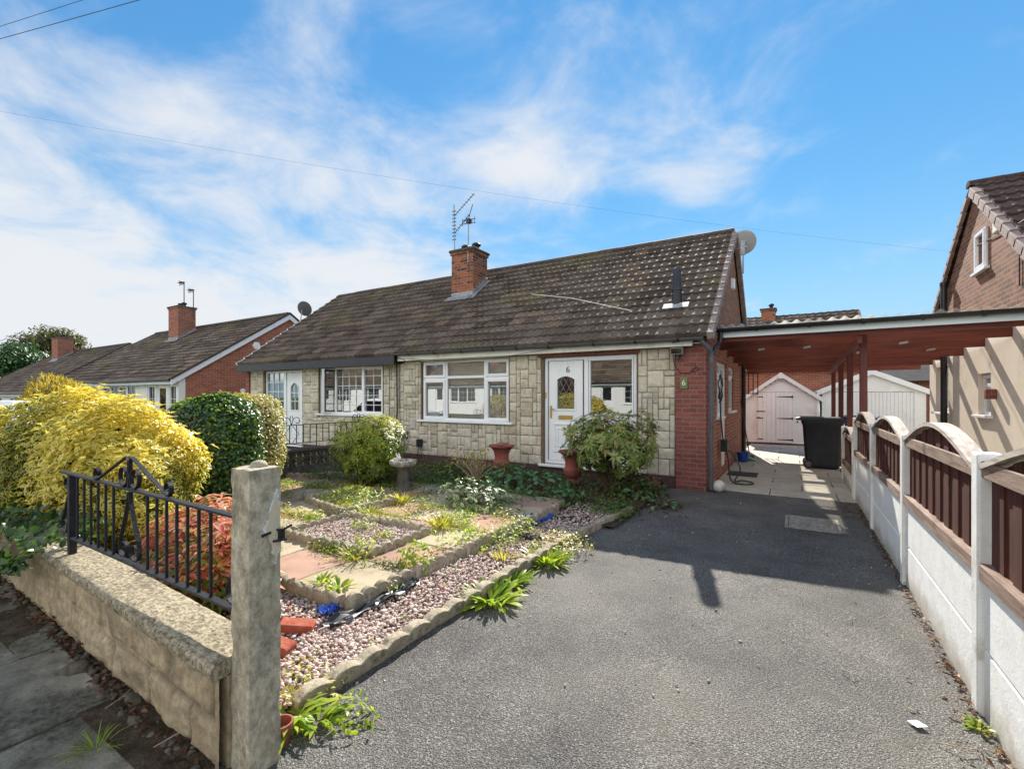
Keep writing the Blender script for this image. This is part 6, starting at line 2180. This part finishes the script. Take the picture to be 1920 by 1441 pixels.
# parked car beyond the hedge
CAR = thing('parked_car', (-13.7, 3.3, 0), 'white car parked beyond the yellow hedge, only its roof showing', 'car')
side = [(-2.05, .35), (-2.1, .62), (-1.95, .80), (-1.2, .93), (-.55, 1.40), (-.1, 1.46), (.8, 1.44), (1.55, 1.02), (2.0, .95), (2.05, .6), (2.0, .35)]
cm = MB()
nS = len(side)
vs = []
for w, k_ in ((-.82, .96), (-.78, 1.0), (.78, 1.0), (.82, .96)):
    for (x, z) in side:
        ins = .16 if z > 1.1 else (.06 if z > .9 else 0)
        vs.append((-13.7 + x, 3.3 + w - math.copysign(ins, w), z * (k_ if z > .5 else 1)))
fs = [(i * nS + j, i * nS + (j + 1) % nS, (i + 1) * nS + (j + 1) % nS, (i + 1) * nS + j) for i in range(3) for j in range(nS)]
fs += [tuple(range(nS)), tuple(3 * nS + j for j in range(nS))]
build('body', cm.add(vs, fs), 'car_white', CAR, smooth=True, angle=30, bevel=.03, segs=3)
for s_ in (-1, 1):
    y = 3.3 + s_ * .70
    build('window', MB().prism([(-14.72, y, .97), (-13.3, y, .97), (-12.35, y, 1.02), (-12.95, y - s_ * .05, 1.36), (-14.2, y - s_ * .05, 1.36)], (0, .07 * s_, 0)), 'black_glass', CAR)
    for x in (-1.3, 1.3):
        wl = MB().lathe([(.15, -.09), (.29, -.09), (.31, -.06), (.31, .06), (.29, .09), (.15, .09)], (0, 0, 0), 20).map(lambda a, b, c: (-13.7 + x + a, 3.3 + s_ * .74 + c, .31 + b))
        wq = build('wheel', wl, 'rubber', CAR, smooth=True)
        build('rim', MB().lathe([(.03, -.095), (.17, -.093), (.17, .093), (.03, .095)], (0, 0, 0), 14).map(lambda a, b, c: (-13.7 + x + a, 3.3 + s_ * .74 + c, .31 + b)), 'metal', wq, smooth=True)

# ================================================================== HEDGES AND SHRUBS
def plant(name, label, cat, c, group=None):
    return thing(name, c, label, cat, group)


def core(c, rad, parent, m='stem', power=2.6, lump=.1, seed=3.1, lsc=2.2):
    """closed dark ball added inside a dense bush to block light, standing for inner twigs"""
    n1, n2 = 22, 14
    vs, fs = [], []
    for j in range(n2 + 1):
        th = math.pi * j / n2
        for i in range(n1):
            ph = 2 * math.pi * i / n1
            d = np.array([math.sin(th) * math.cos(ph), math.sin(th) * math.sin(ph), math.cos(th)])
            q = (np.abs(d) ** power).sum() ** (-1 / power)
            r = q * (1 + lump * mnoise.noise(Vector(d * np.array(rad)) * lsc + Vector((seed, -seed, 2 * seed))))
            vs.append(tuple(np.array(c) + d * r * np.array(rad)))
    for j in range(n2):
        for i in range(n1):
            i2 = (i + 1) % n1
            fs.append((j * n1 + i, j * n1 + i2, (j + 1) * n1 + i2, (j + 1) * n1 + i))
    return build('branches', MB().add(vs, fs), m, parent, smooth=True)  # solid ball, added to stop light passing through the leaves


def keep_seen(P, N_, frac_back=.25):
    """fewer leaves on the far side and underneath"""
    toc = unit(np.array([0, 0, 1.55]) - P)
    front = (toc * N_).sum(1)
    k_ = (front > -.25) | (N_[:, 2] > .3) | (NR.random(len(P)) < frac_back)
    return P[k_], N_[k_]


# yellow variegated hedge
YH = plant('hedge', 'big rounded yellow variegated hedge behind the front railing', 'hedge', (-7.7, 2.35, 0))
c0, r0 = (-6.74, 1.95, .74), (1.85, .74, .83)
core((c0[0], c0[1], c0[2] - .06), tuple(x * .68 for x in r0), YH, 'stem', 2.4, .16)
P, N_ = blob(36000, c0, r0, 2.35, .18, 2.2, .36, .05)
P, N_ = keep_seen(P, N_, .12)
P[:, 2] -= np.clip((-6.6 - P[:, 0]) * .15, 0, .26) * np.clip(P[:, 2] / 1.5, 0, 1)      # lower towards its left end
D, Nn = leaf_dirs(N_, .45, .75, .1)
patch = fnoise(P, 1.15, 9.)
t = np.clip(.37 + patch * 1.6 + NR.normal(0, .22, len(P)) + (P[:, 2] - .85) * .35 + (P[:, 0] + 6.3) * .14, 0, 1)
leaves('foliage', P, D, Nn, NR.uniform(.042, .082, len(P)), NR.uniform(.028, .050, len(P)), 'leaf_variegated', YH, OVAL, .3, .2, t)
# upright shoots that break the outline
k_ = NR.choice(len(P), 900)
k_ = k_[N_[k_][:, 2] > .1]
Ps = P[k_] + N_[k_] * NR.uniform(.02, .10, (len(k_), 1))
whorls('shoots', Ps, N_[k_] * .5 + np.array([0, 0, .8]), 4, .055, .034, 'leaf_variegated', YH, OVAL, .5, np.clip(.75 + NR.normal(0, .2, len(k_)), 0, 1))

# ivy and ground elder spilling over the wall
IV = plant('ivy', 'green ivy spilling over the left part of the front wall', 'ivy', (-6, 1.15, .4))
n = 3600
px_ = NR.uniform(-9.5, -4.35, n)
hang = NR.random(n) ** 1.5
lim = np.clip(.04 + .13 * (.5 + fnoise(np.stack([px_, px_ * 0, px_ * 0], 1), 1.6, 4.)), .03, .2) * np.clip((-4.2 - px_) / .5, .15, 1)
on_top = NR.random(n) < .5
Pz = np.where(on_top, .47 + NR.random(n) * .16, .46 - hang * lim)
Py = np.where(on_top, NR.uniform(.97, 1.45, n), .965 - NR.random(n) * .06)
P = np.stack([px_, Py, Pz], 1)
N_ = np.where(on_top[:, None], np.array([[0, -.35, 1.]]), np.array([[0, -1., .45]])) + NR.normal(0, .35, (n, 3))
D = NR.normal(0, .6, (n, 3)) + np.array([0, -.3, -.5])
leaves('foliage', P, D, N_, NR.uniform(.035, .075, n), NR.uniform(.03, .06, n), 'leaf_ivy', IV, OVAL, .25, .2)

# dark glossy bush and its pinkish-gold neighbour
DH = plant('bush', 'clipped dark green glossy bush behind the gate post', 'bush', (-7.2, 3.5, 0))
c0, r0 = (-7.20, 3.52, .76), (.70, .52, .80)
core(c0, tuple(x * .84 for x in r0), DH, 'stem', 3, .08)
P, N_ = blob(15000, c0, r0, 3.0, .10, 2.2, .2, .04, 5.)
P, N_ = keep_seen(P, N_, .2)
D, Nn = leaf_dirs(N_, .3, .7, .2)
leaves('foliage', P, D, Nn, NR.uniform(.04, .07, len(P)), NR.uniform(.03, .045, len(P)), 'leaf_dark', DH, OVAL, .25, .2)
k_ = ((P[:, 2] > 1.36) | (P[:, 0] > -6.72)) & (NR.random(len(P)) < .22)  # paler leaves on top and right side put the sunlight into the colour
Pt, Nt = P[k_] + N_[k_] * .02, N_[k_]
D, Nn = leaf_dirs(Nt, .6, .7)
leaves('sunlit_leaves', Pt, D, Nn, NR.uniform(.035, .06, len(Pt)), NR.uniform(.024, .038, len(Pt)), 'leaf_weed', DH, OVAL, .3, .2)
PH = plant('bush', 'golden pink tipped bush glowing behind the dark glossy one', 'bush', (-7.25, 4.4, 0))
c0, r0 = (-7.72, 4.30, .78), (.60, .5, .80)
core(c0, tuple(x * .8 for x in r0), PH, 'stem', 2.6, .1)
P, N_ = blob(10000, c0, r0, 2.7, .12, 2.4, .22, .05, 6.)
P, N_ = keep_seen(P, N_, .3)
D, Nn = leaf_dirs(N_, .5, .75)
leaves('foliage', P, D, Nn, NR.uniform(.035, .06, len(P)), NR.uniform(.022, .036, len(P)), 'leaf_pinkish', PH, OVAL, .3, .2)

# red shrub behind the railing
RS = plant('shrub', 'low red and orange leaved shrub behind the iron railing', 'shrub', (-3.75, 1.8, 0))
c0, r0 = (-3.72, 1.76, .36), (.60, .34, .36)
P, N_ = blob(620, c0, r0, 2.2, .32, 3.5, .55, .06, 7.)
t = np.clip(.02 + (P[:, 2] - .12) * 1.15 + NR.normal(0, .33, len(P)), 0, 1)
whorls('foliage', P, N_ * .5 + np.array([0, 0, .7]), 6, .105, .027, 'leaf_red', RS, LANCE, .35, t, .35, .35)
stems('stem', (-3.7, 1.85, .02), [P[i] for i in range(0, 60, 2)], .014, 'stem', RS)

# round light green bush in mid garden
RBs = plant('bush', 'round yellow green bush on a short trunk in mid garden', 'bush', (-5.95, 5.35, .1))
c0, r0 = (-5.95, 5.35, .70), (.56, .52, .50)
P, N_ = blob(950, c0, r0, 2.4, .28, 3.5, .5, .22, 8.)
k_ = ~((P[:, 2] < .42) & (np.abs(P[:, 0] + 5.95) < .25) & (NR.random(len(P)) < .5))
P, N_ = P[k_], N_[k_]
t = np.clip(.25 + (P[:, 2] - .55) * .85 + NR.normal(0, .15, len(P)), 0, 1)
whorls('foliage', P, N_ * .7 + np.array([0, 0, .55]), 7, .095, .024, 'leaf_pieris', RBs, LANCE, .3, t, .3, .3)
stems('stem', (-5.95, 5.35, .08), [P[i] for i in range(0, 90, 2)], .022, 'stem', RBs, .004, .08)

# rhododendron at the door
RH = plant('rhododendron', 'large rhododendron bush standing in front of the glazed door panel', 'bush', (-2.35, 6.95, .05))
c0, r0 = (-2.42, 6.95, .83), (.70, .56, .49)
P, N_ = blob(520, c0, r0, 2.2, .38, 3.2, .6, .36, 10.)
k_ = ~((P[:, 2] < .62) & (NR.random(len(P)) < .45))
P, N_ = P[k_], N_[k_]
t = np.clip(.42 + (P[:, 2] - .8) * .7 + NR.normal(0, .18, len(P)), 0, 1)
whorls('foliage', P, N_ * .8 + np.array([0, 0, .45]), 8, .12, .036, 'leaf_rhodo', RH, LANCE, .35, t, .3, .35)
stems('stem', (-2.38, 6.98, .05), [P[i] for i in range(0, 80, 2)], .02, 'stem', RH, .005, .1)

# dark fern-like greenery under the rhododendron, trailing on to the tarmac
def ground_patch(name, label, cat, c, rad, n, L, Wd, m, group=None, shape=OVAL, up=.7, hang=.25, tint=None, stem=True, zmin=.06):
    Pl = plant(name, label, cat, c, group)
    P, N_ = blob(n, (c[0], c[1], c[2] + rad[2] * .35), rad, 2.1, .3, 3.5, .55, c[2] + zmin * .3, R.uniform(0, 30))
    D, Nn = leaf_dirs(N_, up, .55, hang)
    leaves('foliage', P, D, Nn, NR.uniform(.65, 1.2, len(P)) * L, NR.uniform(.7, 1.15, len(P)) * Wd, m, Pl, shape, .25, .3, tint)
    if stem:
        stems('stem', (c[0], c[1], c[2] - .02), [P[i] for i in range(0, min(len(P), 40), 2)], .006, 'stem', Pl, .002, .04, 4)
    return Pl


ground_patch('hosta', 'broad leaved green hosta clump below the fluted urn', 'plant', (-3.55, 6.55, .08), (.60, .45, .20), 210, .13, .085, 'leaf_hosta')
ground_patch('hosta', 'broad leaved green hosta clump between the two urns', 'plant', (-4.15, 6.75, .08), (.45, .4, .24), 170, .14, .09, 'leaf_hosta')
ground_patch('leafy_plant', 'dull green low plant spreading at the foot of the rhododendron', 'plant', (-2.95, 6.0, .07), (.50, .40, .16), 260, .085, .05, 'leaf_hosta')
ground_patch('euonymus', 'white edged variegated shrub sprawling over the paving', 'shrub', (-3.55, 4.95, .12), (.55, .42, .26), 620, .075, .042, 'leaf_white_edge', tint=None)
ground_patch('leafy_plant', 'mid green leafy plant right beside the bird bath', 'plant', (-5.35, 6.65, .08), (.5, .4, .24), 420, .085, .04, 'leaf_weed_dark')
ground_patch('leafy_plant', 'leafy plant low on the bed under the rhododendron branches', 'plant', (-2.05, 7.05, .05), (.42, .4, .24), 380, .09, .05, 'leaf_ivy')
ground_patch('trailing_plant', 'trailing stem of green leaves creeping over the dark tarmac', 'plant', (-1.55, 6.65, .02), (.28, .22, .07), 60, .07, .05, 'leaf_hosta')
ground_patch('fern', 'bushy dark green low plant left of the round bush', 'plant', (-6.95, 5.25, .09), (.48, .32, .2), 900, .05, .014, 'leaf_weed_dark', shape=LANCE)
ground_patch('fern', 'bushy dark green low plant right of the round bush', 'plant', (-5.45, 5.75, .09), (.46, .32, .2), 900, .05, .014, 'leaf_weed_dark', shape=LANCE)
ground_patch('heather', 'dark red heather mound under the round bush', 'plant', (-5.95, 5.55, .08), (.42, .3, .16), 900, .04, .010, 'leaf_heather', shape=LANCE)

DT = plant('dry_shrub', 'dry twiggy shrub with a few yellow leaves below the big window', 'shrub', (-4.7, 6.55, .08))
tips = [(-4.72 + R.gauss(0, .24), 6.55 + R.gauss(0, .2), .08 + R.uniform(.28, .52)) for _ in range(42)]
stems('stem', (-4.7, 6.55, .08), tips, .008, 'twig_pale', DT, .0025, .06, 4)
P = np.array([tips[i % 42] for i in range(120)]) + NR.normal(0, .05, (120, 3))
D, Nn = leaf_dirs(rsphere(120), .4)
leaves('foliage', P, D, Nn, .06, .032, 'leaf_golden', DT)


def weed(label, x, y, z, r, n, L, Wd, m, rise=.9, bend=.5, group=None, name='weed', cat='weed'):
    """a rosette or tuft of strap leaves from one root"""
    a = NR.uniform(0, 6.283, n)
    e = NR.uniform(.25, rise, n)
    D = np.stack([np.cos(a), np.sin(a), e * 1.3], 1)
    rr_ = NR.random(n) ** .7 * r
    P = np.stack([x + np.cos(a) * rr_, y + np.sin(a) * rr_, np.full(n, z)], 1)
    o = blades(name, P, D, 1.0 * L * NR.uniform(.5, 1.15, n), .75 * Wd * NR.uniform(.7, 1.2, n), m, None, bend, None, (x, y, z))
    return tag(o, label, cat, group)


def tuft(label, x, y, z, rx, ry, h, n, L, m, group=None, name='weed', cat='weed'):
    """a low cushion of many small leaves"""
    P, N_ = blob(n, (x, y, z), (rx * 1.12, ry * 1.12, h * 1.2), 2.0, .35, 5, .7, z - .002, R.uniform(0, 40))
    D, Nn = leaf_dirs(N_, .6, .7)
    o = leaves(name, P, D, Nn, NR.uniform(.6, 1.2, len(P)) * L, NR.uniform(.6, 1.2, len(P)) * L * .42, m, None, OVAL, .3, .3, None, (x, y, z))
    return tag(o, label, cat, group)


# named ones, big enough to point at
weed('tall strap leaved weed at the foot of the gate post', -2.02, 1.33, .02, .05, 22, .26, .034, 'leaf_weed', 1.6, .5)
weed('broad bright green dandelion beside the tall strap leaved weed', -1.94, 1.42, .01, .06, 34, .13, .034, 'leaf_weed', .8, .35)
tuft('straggly weed on the tarmac at the end of the wavy edging', -1.80, 1.50, .005, .12, .09, .09, 120, .045, 'leaf_weed')
weed('bright green dandelion clump growing out between edging and tarmac', -1.96, 2.93, .01, .14, 120, .19, .046, 'leaf_weed', 1.3, .3)
weed('leafy dandelion on the driveway edge behind the bright green one', -1.98, 3.28, .01, .11, 70, .16, .04, 'leaf_weed', 1.2, .3)
weed('dark bushy weed half way up the edge of the tarmac', -1.96, 3.86, .01, .15, 150, .19, .034, 'leaf_weed', 1.5, .3)
weed('yellow and red weed in the middle of the gravel strip', -2.29, 3.62, .05, .08, 50, .13, .02, 'leaf_straw', 1.8, .2)
tuft('round pale green cushion on top of the terrace edging', -2.78, 2.98, .13, .16, .13, .15, 420, .055, 'leaf_weed')
weed('spiky pale weed at the near corner of the square gravel bed', -3.30, 2.80, .12, .10, 80, .17, .012, 'leaf_straw', 1.6, .25)
tuft('light green weeds on the near corner of the square gravel bed', -3.36, 2.95, .13, .14, .10, .11, 170, .05, 'leaf_weed')
weed('pale tuft by the front edge of the terrace', -3.10, 2.30, .12, .06, 30, .11, .026, 'leaf_weed', 1.4, .3)
weed('second pale tuft by the front edge of the terrace, nearer the corner', -2.90, 2.30, .12, .07, 36, .10, .03, 'leaf_weed', 1.2, .3)
weed('tall yellow weed on the right side of the square gravel bed', -3.30, 3.95, .12, .11, 90, .19, .024, 'leaf_straw', 1.9, .2)
tuft('low green weed behind the square gravel bed', -3.05, 4.02, .12, .2, .1, .07, 190, .045, 'leaf_weed')
weed('rusty tinted weed at the back corner of the square gravel bed', -4.35, 3.88, .12, .15, 110, .16, .018, 'leaf_straw', 1.6, .25)
tuft('bright green weed in the paving left of the rusty one', -4.72, 3.42, .12, .14, .11, .09, 230, .05, 'leaf_weed')
tuft('weeds filling the bed edged with scallops before the round bush', -5.1, 4.25, .13, .48, .34, .17, 1100, .05, 'leaf_weed')
weed('upright yellow weed at the right corner of the weedy bed', -4.48, 4.55, .12, .07, 60, .2, .024, 'leaf_straw', 2.2, .2)
weed('pale flower stalks rising from the weedy bed', -5.3, 4.45, .13, .12, 40, .26, .010, 'leaf_straw', 2.5, .15)
tuft('green weed in the middle of the square gravel bed', -3.95, 3.42, .14, .13, .10, .10, 160, .045, 'leaf_weed')
tuft('small weed on the right half of the square gravel bed', -3.48, 3.30, .14, .10, .08, .07, 90, .045, 'leaf_weed')
tuft('yellow green carpet of weed on the gravel by the bend of the tarmac', -2.02, 4.25, .04, .30, .34, .09, 900, .042, 'leaf_straw')
tuft('bright weeds along the terrace edging beyond the gravel', -2.55, 4.15, .08, .16, .48, .13, 700, .05, 'leaf_weed')
tuft('yellow weeds beside the crumpled blue plastic', -2.85, 4.62, .10, .26, .18, .10, 420, .045, 'leaf_straw')
tuft('weeds standing on the terrace edge half way along', -2.80, 3.65, .13, .10, .34, .09, 330, .05, 'leaf_weed')
tuft('grassy clump on the bed where the edging ends', -1.98, 5.85, .04, .30, .32, .13, 700, .06, 'leaf_weed_dark')
tuft('tiny feathery plant on the gravel below the terrace edging', -2.58, 2.55, .06, .06, .06, .06, 70, .03, 'leaf_weed')
tuft('weedy gravel beside the tall strap leaved weed', -2.20, 1.50, .05, .24, .16, .05, 260, .04, 'leaf_straw')
# the many small ones in the joints
joint = []
for j in range(7):
    for i in range(26):
        joint.append((R.uniform(-7.4, -2.9), 2.21 + .61 * R.randint(0, 6) + R.gauss(0, .03)))
for i in range(260):
    joint.append((-2.70 - .61 * R.randint(1, 7) + R.gauss(0, .03), R.uniform(2.6, 6.0)))
R.shuffle(joint)
cnt = 0
for (x, y) in joint:
    if cnt >= 165:
        break
    if bx0 < x < bx1 and by0_ < y < by1_:
        continue
    if y < 2.6 and x > -3.4:
        continue
    s_ = R.uniform(.09, .26)
    m_ = R.choice(['leaf_weed', 'leaf_straw', 'leaf_weed', 'leaf_weed_dark'])
    if y > 5.0: m_ = 'leaf_weed_dark'
    tuft('small weed tuft in a joint of the garden paving', x, y, .115, s_ * 1.4, s_ * .6, s_ * .45, int(60 + s_ * 900), .036, m_, 'weeds in the paving joints')
    cnt += 1
for i in range(20):
    tuft('tiny seedling among the pink gravel stones', R.uniform(-2.6, -2.15), R.uniform(1.4, 5.0), .05, .03, .03, .03, 16, .024, 'leaf_weed', 'seedlings on the gravel')
# low growth over the soil at the back of the bed
P = np.stack([NR.uniform(-7.7, -2.0, 5200), NR.uniform(5.5, 8.0, 5200), NR.uniform(.06, .14, 5200)], 1)
P = P[(fnoise(P, 1.6, 2.) + .25 + NR.normal(0, .1, len(P))) > 0]
D, Nn = leaf_dirs(np.tile(np.array([[0, -.2, 1.]]), (len(P), 1)), .5, .8)
tag(leaves('ground_cover', P, D, Nn, NR.uniform(.02, .06, len(P)), NR.uniform(.012, .03, len(P)), 'leaf_weed_dark', None, OVAL, .3, .3), kind='stuff')
# grass of the lawn next door
n = 5000
P = np.stack([NR.uniform(-10.5, -8.0, n), NR.uniform(4.4, 8.0, n), np.full(n, .06)], 1)
a = NR.uniform(0, 6.283, n)
tag(blades('grass', P, np.stack([np.cos(a) * .5, np.sin(a) * .5, np.ones(n)], 1), NR.uniform(.10, .30, n), .010, 'leaf_straw', None, .3), kind='stuff')
weed('thin grass tuft at the joint of the dark pavement slabs', -2.62, .80, .0, .05, 40, .13, .006, 'leaf_weed', 1.5, .5, None, 'grass_tuft', 'grass')
weed('little green weed at the foot of the nearest fence post', .74, 2.98, .0, .03, 40, .06, .016, 'leaf_weed', 1.2, .4)

# golden shrub and trees far left
GS = plant('golden_shrub', 'feathery golden shrub before the white fronted bungalows', 'shrub', (-24.4, 6.3, 0))
c0, r0 = (-24.4, 6.3, 1.05), (1.15, 1.0, 1.05)
P, N_ = blob(3600, c0, r0, 2.1, .3, 1.6, .35, .1, 12.)
leaves('foliage', P, N_ + np.array([0, 0, .6]) + NR.normal(0, .3, P.shape), NR.normal(0, 1, P.shape), NR.uniform(.14, .26, len(P)), .05, 'leaf_golden', GS, LANCE, .2, .2)
stems('stem', (-24.4, 6.3, 0), [P[i] for i in range(0, 20)], .04, 'stem', GS)
LS = plant('hedge', 'low clipped yellow hedge before the farthest bungalows', 'hedge', (-33, 4.5, 0))
P, N_ = blob(2600, (-34, 4.5, .5), (4.5, .8, .75), 3, .1, 1, .2, .05, 13.)
D, Nn = leaf_dirs(N_)
leaves('foliage', P, D, Nn, .16, .10, 'leaf_golden', LS)


def tree(label, base, h, crown_c, rad, n, L, m, dens_holes=.0, seed=1., lump=.35):
    T_ = plant('tree', label, 'tree', base)
    tr = MB()
    b = Vector(base)
    top = Vector(crown_c)
    tr.tube([b, b.lerp(top, .35) + Vector((.15, .1, 0)), b.lerp(top, .75), top + Vector((0, 0, rad[2] * .3))], [h * .035, h * .028, h * .018, h * .008], 8)
    cl = []
    for i in range(16):
        d = rsphere(1)[0]
        d[2] = abs(d[2]) * .8 - .15
        e = top + Vector(d * np.array(rad) * R.uniform(.55, .8))
        s_ = b.lerp(top, R.uniform(.45, .95))
        tr.tube([s_, s_.lerp(e, .5) + Vector((0, 0, .2)), e], [h * .012, h * .007, h * .003], 5)
        cl.append(e)
    build('trunk', tr, 'stem', T_, smooth=True)
    Ps, Ns = [], []
    for i, e in enumerate(cl):
        rr_ = np.array(rad) * R.uniform(.30, .48)
        p, q = blob(n // 22, tuple(e), rr_, 2.0, lump, 1.1, .6, None, seed + i)
        Ps.append(p); Ns.append(q)
    p, q = blob(n // 3, crown_c, np.array(rad) * .88, 2.1, lump, .8, .5, None, seed)
    kk = fnoise(p, .8, seed) > dens_holes - .25
    Ps.append(p[kk]); Ns.append(q[kk])
    P, N_ = np.concatenate(Ps), np.concatenate(Ns)
    D, Nn = leaf_dirs(N_, .3, .8, .2)
    leaves('crown', P, D, Nn, NR.uniform(.6, 1.3, len(P)) * L, NR.uniform(.6, 1.2, len(P)) * L * .6, m, T_, OVAL, .3, .2)
    return T_


tree('dense dark green tree at the left edge behind the farthest bungalows', (-65, 13.5, -1), 8, (-65.5, 13.5, 4.1), (4.3, 3.6, 3.2), 7500, .34, 'leaf_tree_dark', 0, 3.)
tree('tall thin crowned tree browning behind the farthest bungalows', (-95.5, 24, -1), 14, (-95.5, 24, 9.2), (4.4, 4.2, 3.3), 5200, .42, 'leaf_tree', .35, 5.)
bpy.context.view_layer.update()
